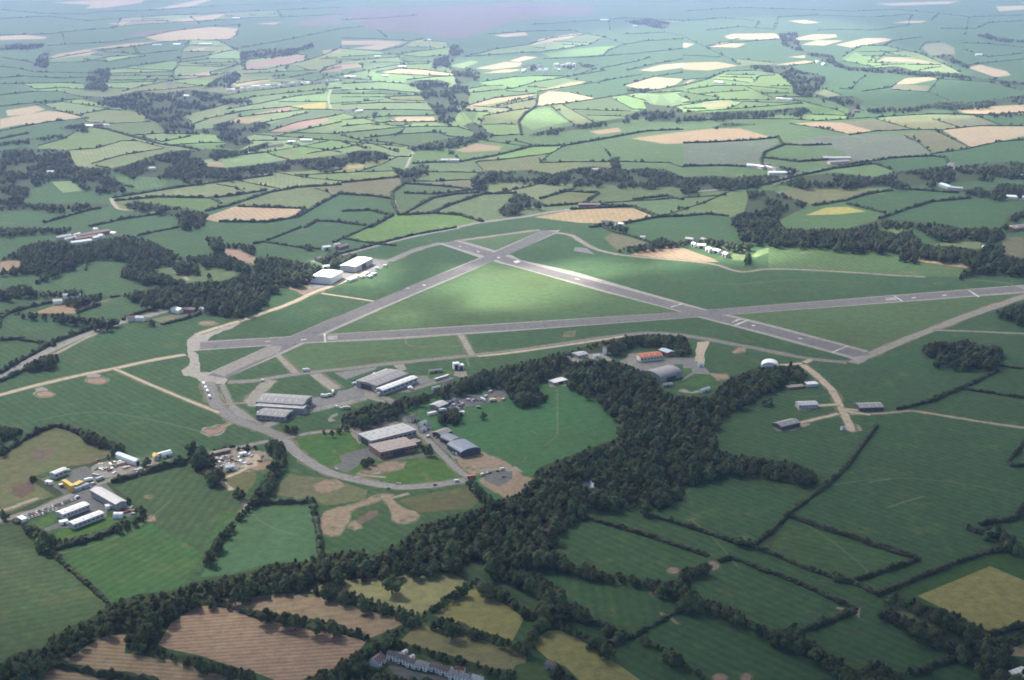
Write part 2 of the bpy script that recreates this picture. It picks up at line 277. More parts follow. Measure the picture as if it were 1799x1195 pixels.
WOOD="""f|60.3 110.5 67 97.1 80.3 90.4 93.7 83.7 83.7 100.4 83.7 117.2 56.9 120.5
f|147.3 150.7 157.3 123.9 190.8 117.2 194.2 130.6 187.5 147.3 190.8 160.7 147.3 160.7
f|144 167.4 187.5 170.7 241 160.7 287.9 164 328.1 157.3 398.4 164 388.3 172.4 435.2 172.4 445.3 179.1 385 182.5 361.6 192.5 321.4 204.2 338.1 214.3 341.5 231 378.3 217.6 418.5 207.6 475.4 217.6 472 231 431.9 241 445.3 251.1 418.5 264.5 378.3 257.8 398.4 251.1 378.3 237.7 351.5 234.3 287.9 231 274.5 214.3 251.1 200.9 200.9 187.5 144 175.8
f|425.2 103.8 421.8 90.4 468.7 85.4 522.3 83.7 549 73.7 552.4 83.7 522.3 93.7 435.2 105.5
f|375 140.6 415.1 123.9 425.2 133.9 405.1 150.7 351.5 157.3
f|0 80.3 40.2 75.3 80.3 77 67 85.4 0 87.7
v|0 264.5 36.8 257.8 67 261.1 120.5 264.5 133.9 291.3 160.7 294.6 187.5 294.6 207.6 321.4 221 331.4 214.3 338.1 180.8 329.8 144 328.1 127.2 316.4 100.4 311.3 80.3 321.4 50.2 334.8 40.2 354.9 20.1 361.6 0 359.9
v|174.1 298 217.6 291.3 254.4 277.9 301.3 264.5 334.8 264.5 378.3 261.1 418.5 264.5 468.7 249.4 482.1 252.8 418.5 271.8 378.3 278.5 344.8 284.6 391.7 294.6 435.2 291.3 502.2 281.2 549 277.9 599.9 271.2 599.9 291.3 535.7 301.3 478.7 303 401.7 314.7 328.1 324.7 318 311.3 294.6 311.3 234.3 311.3 214.3 301.3
v|0 361.6 50.2 357.5 110.5 358.9 160.7 356.5 192.5 358.2 190.8 364.9 133.9 367.6 50.2 368.9 0 370.6
v|210.9 359.9 241 353.2 301.3 361.6 351.5 369.9 368.3 378.3 354.9 400.1 321.4 400.1 308 378.3 274.5 371.6 234.3 364.9
v|0 249.4 50.2 242.7 110.5 236 113.8 239.4 50.2 249.4 0 254.4
v|144 321.4 174.1 321.4 207.6 334.8 200.9 338.1 147.3 334.8
v|100.4 224.3 147.3 215.9 157.3 231 117.2 231
f|737.3 160.7 757.3 147.3 787.5 154 800.9 147.3 821 150.7 824.3 167.4 821 184.1 807.6 197.5 794.2 214.3 770.7 217.6 767.4 197.5 754 187.5
f|790.8 80.3 800.9 77 814.3 87 800.9 103.8 787.5 113.8 800.9 123.9 817.6 117.2 841 123.9 844.4 133.9 821 147.3 800.9 147.3 797.5 130.6 787.5 117.2 757.3 120.5 760.7 103.8 787.5 97.1
f|814.3 221 831 214.3 847.7 221 854.4 231 874.5 237.7 834.3 244.4 831 231
f|928.1 237.7 961.6 227.7 1035.2 215.9 1095.5 207.6 1098.8 214.3 1035.2 224.3 968.3 234.3 934.8 241
f|1095.5 204.2 1135.7 190.8 1129 177.4 1149 184.1 1189.2 187.5 1199.9 194.2 1199.9 214.3 1165.8 214.3 1122.3 207.6 1098.8 214.3
f|918 115.5 951.5 110.5 954.9 118.8 921.4 125.5
f|975 117.2 1018.5 110.5 1055.3 115.5 1018.5 120.5
f|1098.8 157.3 1115.6 154 1142.4 154 1135.7 164 1102.2 164
f|710.5 147.3 740.6 140.6 774.1 140.6 794.2 147.3 787.5 150.7 740.6 157.3
f|1095.5 36.8 1142.4 31.8 1182.5 40.2 1169.1 50.2 1122.3 43.5
v|713.8 259.5 767.4 247.7 807.6 239.4 834.3 241 847.7 244.4 800.9 257.8 750.7 264.5 727.2 266.2
v|600 271.2 633.5 264.5 660.3 264.5 687 271.2 663.6 281.2 620.1 284.6 600 291.3
v|827.7 311.3 854.4 299.6 887.9 301.3 928.1 298 968.3 304.7 1018.5 294.6 1041.9 291.3 1068.7 294.6 1102.2 298 1135.7 294.6 1175.8 299.6 1199.9 311.3 1199.9 328.1 1165.8 328.1 1102.2 328.1 1041.9 323.1 985 323.1 921.4 318 861.1 318 857.8 334.8 831 334.8
v|1073.7 277.9 1087.1 274.5 1088.8 294.6 1075.4 298
v|683.7 291.3 710.5 298 740.6 287.9 754 291.3 750.7 304.7 707.1 311.3
v|891.3 354.9 901.3 341.5 921.4 339.8 944.8 351.5 964.9 361.6 921.4 363.2 901.3 378.3 884.6 378.3 887.9 371.6 871.2 371.6
f|1367.4 58.6 1400.9 55.2 1404.2 77 1414.3 90.4 1461.1 95.4 1467.8 107.1 1491.3 117.2 1534.8 118.8 1588.3 118.8 1601.7 123.9 1682.1 128.9 1722.3 137.3 1762.4 140.6 1799.3 144 1799.3 157.3 1749 144 1702.2 138.9 1635.2 133.9 1568.3 128.9 1501.3 123.9 1467.8 115.5 1434.3 100.4 1400.9 88.7 1377.4 80.3
f|1297.1 117.2 1327.2 113.8 1364 115.5 1387.5 115.5 1414.3 125.5 1447.7 133.9 1451.1 144 1434.3 157.3 1431 167.4 1407.6 169.1 1394.2 160.7 1390.8 147.3 1367.4 130.6 1333.9 120.5
f|1431 164 1454.4 170.7 1501.3 169.1 1518 177.4 1508 194.2 1498 207.6 1487.9 207.6 1491.3 190.8 1467.8 180.8 1441 174.1
f|1200 197.5 1250.2 197.5 1300.4 194.2 1347.3 194.2 1414.3 187.5 1431 200.9 1367.4 202.5 1300.4 207.6 1233.5 210.9 1200 210.9
f|1514.7 192.5 1551.5 187.5 1601.7 187.5 1645.3 180.8 1702.2 179.1 1752.4 174.1 1799.3 167.4 1799.3 180.8 1735.7 187.5 1682.1 192.5 1601.7 195.8 1534.8 197.5
f|1246.9 226 1273.7 215.9 1310.5 217.6 1333.9 219.3 1283.7 223.6
f|1638.6 98.8 1668.7 95.4 1678.7 103.8 1708.9 117.2 1695.5 118.8 1668.7 110.5
f|1712.2 61.9 1735.7 58.6 1752.4 65.3 1799.3 70.3 1799.3 75.3 1749 72
f|1662 200.9 1722.3 199.2 1799.3 197.5 1799.3 204.9 1702.2 202.9
v|1200 311.3 1250.2 308 1287 311.3 1340.6 308 1374.1 309.7 1347.3 321.4 1283.7 334.8 1233.5 338.1 1200 338.1
v|1367.4 291.3 1394.2 294.6 1407.6 301.3 1380.8 308
v|1400.9 311.3 1467.8 303 1534.8 311.3 1568.3 303 1618.5 296.3 1668.7 291.3 1685.4 291.3 1722.3 287.9 1775.8 282.9 1799.3 286.2 1799.3 311.3 1742.4 316.4 1668.7 321.4 1601.7 326.4 1534.8 329.8 1434.3 328.1 1367.4 326.4 1350.7 329.8
v|1310.5 334.8 1367.4 334.8 1387.5 344.8 1421 356.5 1414.3 364.9 1380.8 381.7 1367.4 388.3 1380.8 400.1 1293.7 400.1 1283.7 381.7 1307.1 371.6 1313.8 351.5
v|1685.4 336.5 1722.3 326.4 1735.7 334.8 1755.7 321.4 1799.3 324.7 1799.3 344.8 1782.5 349.8 1722.3 348.2
v|1494.6 400.1 1554.9 385 1601.7 388.3 1662 393.4 1685.4 400.1
v|1755.7 400.1 1769.1 381.7 1799.3 364.9 1799.3 378.3 1775.8 391.7 1769.1 400.1
m|0 457.8 15.1 447.7 42.7 430.1 77.9 422.6 110.5 423.9 135.6 431.4 165.7 423.9 190.9 418.8 226 412.6 266.2 422.6 296.3 437.7 313.9 449 308.9 457.8 296.3 462.8 276.2 467.8 266.2 477.9 301.4 482.9 306.4 490.4 326.5 492.9 329 500.5 296.3 500.5 263.7 497.9 233.6 490.4 208.4 480.4 216 470.3 228.5 457.8 205.9 454 170.8 454 140.6 460.3 113 472.8 87.9 486.6 75.3 489.2 77.9 480.4 50.2 474.1 0 480.4
m|210.9 520.5 238.6 510.5 266.2 508 296.3 500.5 329 500.5 339 495.4 391.8 492.9 421.9 482.9 450 477.9 450 548.2 411.9 553.2 376.7 548.2 361.6 540.6 326.5 540.6 301.4 540.6 283.8 536.9 251.1 533.1
m|359.1 447.7 391.8 442.7 426.9 457.8 450 472.8 450 477.9 424.4 475.3 391.8 465.3 356.6 462.8 326.5 462.8 311.4 452.7
m|361.6 415.1 386.7 415.1 391.8 427.6 426.9 427.6 450 432.6 450 457.8 411.9 447.7 371.7 437.7
m|0 508 25.1 503 45.2 497.9 62.8 510.5 100.5 513 128.1 508 148.2 511.8 150.7 515.5 140.6 518 100.5 520.5 62.8 518 25.1 520.5 0 521.8
m|160.7 515.5 175.8 516.8 193.4 523.1 175.8 526.8 158.2 530.6 135.6 535.6 108 535.6 115.5 525.6 140.6 523.1
m|15.1 550.7 62.8 550.7 105.5 549.4 133.1 555.7 160.7 558.2 195.9 559.5 216 563.2 195.9 573.3 170.8 575.8 160.7 568.3 125.6 563.2 75.3 558.2 37.7 557
m|303.9 460.3 326.5 457.8 349.1 465.3 346.6 482.9 334 482.9 306.4 472.8
m|40.2 641.1 62.8 631 95.4 621 103 626 92.9 636.1 50.2 653.6
m|0 400 75.3 400 130.6 400 110.5 410 62.8 407.5 0 412.6
m|447.5 452.7 480.1 450.2 527.9 460.3 558 465.3 575.6 472.8 555.5 477.9 545.4 492.9 482.6 497.9 447.5 505.5
m|570.5 470.3 590.6 450.2 623.3 445.2 625.8 452.7 598.2 465.3
m|447.5 505.5 465.1 500.5 487.7 503 485.2 510.5 470.1 515.5 447.5 545.7
m|560.5 454 575.6 445.2 590.6 442.7 600.7 446.5 590.6 452.7 570.5 460.3
m|532.9 430.1 542.9 427.6 550.5 436.4 535.4 437.2
m|1085.8 441.4 1100.9 432.6 1141.1 427.6 1143.6 422.6 1166.2 418.8 1188.8 423.9 1201.4 422.6 1216.4 422.6 1216.4 427.6 1176.2 432.6 1126 437.7
m|1213.9 422.6 1251.6 420.1 1281.7 425.1 1311.9 427.6 1326.9 430.1 1311.9 437.7 1291.8 437.7 1251.6 430.1
m|1296.8 400 1350 397.5 1350 427.6 1311.9 422.6 1296.8 415.1
m|1055.7 397.5 1090.9 397.5 1108.4 401.3 1095.9 405
m|1311.9 443.9 1316.9 445.2 1314.4 465.3 1308.1 467.8
m|1350 400 1450.4 402.5 1510.6 400 1525.7 400 1575.9 410 1601 405 1611 415.1 1621.1 427.6 1636.1 432.6 1676.3 432.6 1721.5 440.2 1731.5 427.6 1761.6 430.1 1761.6 450.2 1799 455.2 1799 482.8 1764.2 475.3 1721.5 477.8 1683.8 487.9 1691.4 475.3 1719 467.8 1676.3 457.7 1646.2 452.7 1608.5 447.7 1613.6 460.2 1585.9 455.2 1575.9 442.7 1535.7 437.7 1500.6 438.9 1470.5 435.1 1420.3 432.6 1382.6 428.9 1350 430.1
m|1601 400 1761.6 400 1761.6 415.1 1741.6 425.1 1701.4 415.1 1651.2 420.1 1626.1 407.5
m|1618.6 608.3 1638.7 600.8 1698.9 598.3 1726.5 605.8 1761.6 608.3 1759.1 620.9 1751.6 643.5 1721.5 646 1681.3 643.5 1663.8 633.4 1621.1 620.9
m|1744.1 550.6 1776.7 535.5 1799 530.5 1814.4 530.5 1814.4 573.2 1799 568.2 1764.2 555.6
m|1638.7 637.2 1653.7 635.9 1653.7 642.2 1638.7 643.5
n|135.6 755.3 155.7 755.3 190.9 772.9 218.5 780.5 218.5 790.5 200.9 790.5 160.7 772.9 140.6 766.6
n|0 747.8 35.2 752.8 37.7 760.4 0 762.9
n|118 820.6 150.7 813.1 198.4 798 203.4 803.1 160.7 819.4 120.5 826.9
n|50.2 840.7 70.3 840.7 100.5 858.3 110.5 868.3 100.5 873.4 65.3 850.8
n|0 896 20.1 903.5 67.8 878.4 95.4 873.4 92.9 878.4 30.1 907.3 0 914.8
n|183.3 848.3 195.9 850.8 223.5 873.4 228.5 883.4 218.5 878.4
n|200.9 918.6 226 913.6 256.2 903.5 258.7 908.5 241.1 918.6 210.9 931.1 200.9 926.1
n|32.6 921.1 62.8 921.1 75.3 933.6 97.9 941.2 100.5 953.7 92.9 966.3 65.3 946.2
n|97.9 950 140.6 943.7 200.9 927.4 205.9 931.1 150.7 948.7 97.9 956.2
n|326.5 805.6 339 795.5 366.6 798 376.7 800.5 376.7 815.6 334 813.1
n|366.6 825.7 386.7 823.1 396.8 835.7 376.7 843.2 364.1 838.2
n|416.9 788 450 781.7 450 786.7 426.9 793
n|450 865.8 434.5 888.4 401.8 918.6 369.2 958.8 359.1 980.1 371.7 980.1 391.8 951.2 426.9 906 450 880.9
n|0 762.9 10 765.4 7.5 800.5 0 803.1
n|0 1170.1 7.5 1160.1 25 1147.6 50 1140.1 77.5 1137.6 87.5 1122.6 125.1 1100.1 155.1 1087.6 180.1 1072.6 195.1 1060.1 220.1 1052.6 230.1 1047.6 250.1 1043.8 292.6 1040.1 322.7 1032.6 337.7 1022.6 362.7 1017.6 400.2 1010.1 425.2 1007.6 450 1000.1 450 1045.1 412.7 1050.1 375.2 1052.6 372.7 1062.6 350.2 1065.1 337.7 1062.6 312.7 1075.1 292.6 1090.1 262.6 1117.6 250.1 1127.6 255.1 1132.6 292.6 1140.1 292.6 1147.6 270.1 1152.6 240.1 1147.6 225.1 1140.1 222.6 1112.6 240.1 1090.1 217.6 1100.1 185.1 1112.6 150.1 1130.1 100.1 1162.6 50 1192.6 37.5 1215.2 -15 1215.2 -15 1177.6
n|262.6 1146.4 300.2 1150.1 325.2 1152.6 355.2 1155.1 390.2 1165.1 425.2 1175.1 450 1185.1 450 1194.9 410.2 1190.1 375.2 1177.6 335.2 1165.1 300.2 1157.6 262.6 1153.1
n|542.5 1035.1 562.6 1028.8 600.1 1032.6 640.1 1047.6 667.6 1057.6 700.1 1067.6 735.1 1072.6 732.6 1085.1 720.1 1086.3 675.1 1075.1 625.1 1060.1 575.1 1047.6 547.5 1042.6
n|745.1 1080.1 750.2 1067.6 782.7 1050.1 795.2 1037.6 812.7 1027.6 830.2 1022.6 825.2 1032.6 800.2 1047.6 765.2 1070.1 755.2 1081.3
n|655.1 1125.1 690.1 1107.6 720.1 1092.6 735.1 1075.1 750.2 1082.6 720.1 1100.1 695.1 1115.1 702.6 1125.1 717.6 1130.1 717.6 1145.1 695.1 1145.1 675.1 1147.6 650.1 1152.6 645.1 1165.1 655.1 1177.6 635.1 1182.6 605.1 1180.1 600.1 1207.7 520 1210.2 532.5 1194.9 562.6 1180.1 590.1 1172.6 597.6 1160.1 635.1 1140.1 652.6 1135.1
n|750.2 1085.1 772.7 1085.1 807.7 1095.1 810.2 1107.6 790.2 1110.1 762.7 1100.1
n|822.7 1105.1 845.2 1105.1 867.7 1115.1 900 1125.1 900 1137.6 870.2 1127.6 825.2 1115.1
n|717.6 1135.1 750.2 1140.1 782.7 1147.6 787.7 1152.6 805.2 1150.1 825.2 1162.6 850.2 1162.6 860.2 1175.1 890.2 1180.1 900 1180.1 900 1194.9 875.2 1187.6 825.2 1180.1 782.7 1165.1 750.2 1152.6 720.1 1147.6
n|450 1000.1 475 990 512.5 985 557.6 980 567.6 972.5 600.1 970 630.1 965 650.1 975 675.1 967.5 682.6 960 710.1 952.5 725.1 930 710.1 975 715.1 1006.3 705.1 1007.6 675.1 1012.6 637.6 1016.3 575.1 1020.1 545 1030.1 542.5 1040.1 475 1037.6 450 1042.6
n|840.2 1020.1 855.2 1020.1 885.2 1040.1 885.2 1050.1 860.2 1040.1 842.7 1030.1
n|610.1 1195.1 650.1 1180.1 675.1 1187.6 690.1 1210.2 610.1 1210.2
n|725.1 1197.6 762.7 1190.1 825.2 1210.2 725.1 1210.2
n|447.5 863.3 465.1 840.7 482.6 805.6 497.7 800.5 502.7 815.6 490.2 830.7 472.6 855.8 470.1 870.9 447.5 880.9
n|465.1 780.5 482.6 770.4 497.7 780.5 500.2 800.5 477.6 798
n|568 757.9 590.6 752.8 605.7 742.8 598.2 730.2 605.7 725.2 625.8 717.7 663.5 707.6 683.6 710.1 686.1 720.2 676 727.7 645.9 742.8 610.7 752.8 590.6 760.4 570.5 765.4
n|492.7 752.8 515.3 747.8 525.3 752.8 510.3 760.4
n|633.3 810.6 645.9 803.1 658.4 808.1 650.9 816.9 635.8 816.9
n|738.8 785.5 753.9 780.5 758.9 790.5 746.3 793
n|826.7 840.7 841.8 855.8 861.9 870.9 871.9 880.9 861.9 883.4 841.8 870.9 826.7 853.3
n|705 1012 700 960 710 945 740 920 790 905 835 893 870 880 905 868 930 845 945 822 990 805 1040 785 1085 770 1088 740 1050 702 1010 685 985 672 1000 650 990 636 1060 628 1100 640 1140 655 1165 685 1200 697 1245 697 1280 665 1330 645 1400 640 1420 660 1380 672 1350 682 1320 702 1275 725 1256 750 1258 790 1290 798 1350 805 1400 815 1442 835 1440 850 1370 838 1270 826 1235 838 1180 880 1135 897 1085 888 1040 886 1020 905 985 940 955 965 930 985 900 1015 880 1018 850 992 800 1000 720 1012
n|600 745 640 725 680 710 700 700 760 690 800 672 840 655 900 640 960 626 1000 618 1040 605 1100 590 1160 586 1205 590 1212 620 1170 622 1125 610 1065 622 1010 630 990 640 985 672 960 668 945 668 940 700 905 705 890 680 850 675 800 690 740 705 700 725 650 745 605 758
n|895 690 925 685 962 695 960 702 920 706 900 702
n|770 728 800 715 812 728 800 740 775 740
n|940 967.5 975 967.5 1000.1 982.5 1002.6 995 1020.1 992.5 1040.1 987.5 1047.6 1000.1 1070.1 1007.6 1115.1 1010.1 1125.1 1020.1 1150.1 1017.6 1165.1 1025.1 1175.1 1017.6 1195.1 1020.1 1207.7 1030.1 1225.2 1040.1 1230.2 1052.6 1255.2 1057.6 1280.2 1062.6 1297.7 1075.1 1312.7 1087.6 1350 1100.1 1350 1117.6 1310.2 1097.6 1275.2 1082.6 1232.7 1062.6 1210.2 1060.1 1190.1 1075.1 1187.6 1062.6 1197.6 1047.6 1167.6 1037.6 1137.6 1032.6 1100.1 1020.1 1050.1 1015.1 1012.6 1007.6 982.5 997.5 937.5 985
n|900 1000.1 915 1000.1 945 1007.6 967.5 1022.6 992.5 1040.1 995 1055.1 1025.1 1065.1 1037.6 1075.1 1025.1 1087.6 1000.1 1075.1 982.5 1080.1 950 1092.6 942.5 1080.1 950 1055.1 932.5 1035.1 900 1017.6
n|900 1055.1 907.5 1060.1 940 1075.1 962.5 1090.1 1000.1 1097.6 1030.1 1115.1 1070.1 1132.6 1082.6 1155.1 1060.1 1147.6 1025.1 1125.1 982.5 1102.6 955 1097.6 937.5 1117.6 930 1140.1 900 1142.6 900 1132.6 925 1125.1 945 1090.1 900 1065.1
n|1122.6 1120.1 1140.1 1120.1 1142.6 1132.6 1170.1 1137.6 1190.1 1145.1 1192.6 1155.1 1215.2 1172.6 1250.2 1194.9 1270.2 1210.2 1245.2 1210.2 1237.7 1194.9 1195.1 1167.6 1165.1 1147.6 1130.1 1132.6
n|1190.1 1007.6 1212.7 997.5 1240.2 987.5 1247.7 997.5 1222.7 1010.1 1205.2 1022.6
n|975 1170.1 990 1172.6 1010.1 1190.1 1030.1 1210.2 980 1210.2
n|895 1177.6 915 1175.1 920 1182.6 900 1187.6
n|1724.3 920 1744.3 922.5 1761.8 929.9 1784.2 944.9 1799 964.9 1814.2 974.9 1814.2 982.4 1799 972.4 1774.3 962.4 1749.3 967.4 1739.3 972.4 1771.8 952.4 1754.3 942.4
n|1549.7 1049.7 1574.6 1039.8 1612 1057.2 1639.5 1064.7 1674.4 1074.7 1699.4 1087.2 1724.3 1099.7 1749.3 1117.1 1774.3 1119.6 1799 1107.1 1814.2 1102.1 1814.2 1122.1 1799 1129.6 1761.8 1147.1 1774.3 1162 1799 1169.5 1814.2 1174.5 1814.2 1209.5 1749.3 1209.5 1736.8 1187 1699.4 1167 1674.4 1149.6 1649.5 1137.1 1599.6 1109.6 1574.6 1099.7 1537.2 1079.7 1542.2 1072.2 1562.1 1069.7 1599.6 1084.7 1637 1099.7 1669.4 1114.6 1699.4 1124.6 1681.9 1107.1 1649.5 1092.2 1599.6 1072.2 1562.1 1059.7
n|1350 1109.6 1375 1102.1 1399.9 1099.7 1412.4 1119.6 1442.3 1134.6 1447.3 1144.6 1479.8 1157.1 1489.8 1174.5 1509.7 1177 1529.7 1162 1552.1 1159.5 1559.6 1174.5 1594.6 1184.5 1574.6 1195 1564.6 1209.5 1489.8 1209.5 1469.8 1182 1449.8 1167 1412.4 1147.1 1375 1132.1 1350 1124.6"""
SEED="""gy|127.2 50.2
gy|200.9 281.2
gy|334.8 187.5
gy|83.7 190.8
gy|214.3 200.9
gy|334.8 217.6
gy|254.4 267.8
gy|364.9 221
gl|214.3 140.6
gl|301.3 123.9
gl|100.4 167.4
gl|100.4 284.6
gl|341.5 247.7
g|200.9 234.3
g|150.7 244.4
g|234.3 321.4
g|334.8 361.6
g|100.4 385
g|334.8 385
gd|234.3 321.4
gd|117.2 331.4
gl|800.9 207.6
gl|968.3 87
gl|867.8 217.6
gl|954.9 207.6
gl|1152.4 120.5
gl|700.4 185.8
gl|650.2 164
gd|1052 194.2
gd|733.9 247.7
gy|1001.7 200.9
gy|800.9 247.7
gy|934.8 321.4
gy|1018.5 348.2
gy|901.3 180.8
g|1035.2 264.5
g|834.3 361.6
g|650.2 354.9
g|787.5 375
g|1135.7 334.8
g|1102.2 267.8
g|767.4 267.8
gl|1534.8 87
gl|1417.6 117.2
gl|1300.4 93.7
gl|1417.6 200.9
gl|1300.4 133.9
gl|1534.8 184.1
gy|1628.5 200.9
gy|1434.3 150.7
gd|1735.7 261.1
gd|1735.7 154
gd|1501.3 341.5
g|1400.9 267.8
g|1501.3 298
g|1534.8 351.5
g|1300.4 298
g|1233.5 358.2
ol|1702.2 371.6
ol|1601.7 284.6
gy|75.3 575.8
gy|213.5 508
gy|200.9 540.6
gy|37.7 530.6
gy|37.7 492.9
ol|145.7 482.9
g|321.4 425.1
g|376.7 480.4
g|37.7 626
gl|401.8 415.1
af|150.7 730.2
gn|301.4 880.9
gm|150.7 931.1
gd|500 962.5
gd|862.7 1007.6
gm|650.1 950
gm|487.7 855.8
gm|525.3 788
gm|625.8 943.7
pf|900 760
af|800 520
af|560 540
af|600 610
af|1100 440
af|1150 520
af|1350 480
af|1450 580
af|1700 545
af|1250 590
af|420 620
af|460 640
af|420 690
af|430 730
af|700 640
af|550 690
af|650 660
af|250 560
af|180 640
af|300 690
gd|1050.7 913.6
gd|1176.2 931.1
gd|1276.7 880.9
gd|1251.6 755.3
gd|1075.1 962.5
gd|975 1015.1
dk|1125.1 1050.1
dk|1300.2 1020.1
dk|1175.1 1137.6
dk|1275.2 1150.1
dk|1125.1 1170.1
dk|912.5 1032.6
dk|1000.1 1080.1
gd3|1651.2 780.4
gd3|1601 880.8
gd3|1726.5 705.1
gd3|1751.6 943.6
gd3|1425.3 943.6
gd3|1400.2 868.3
dk|1425.3 800.5
gd3|1626.1 695.1
dk|1786.7 931
dk|1791.8 800.5
dk|1424.9 1054.7
dk|1524.7 1112.1
dk|1549.7 1024.8
dk|1424.9 1174.5
dk|1649.5 1174.5
dk|1424.9 1004.8"""
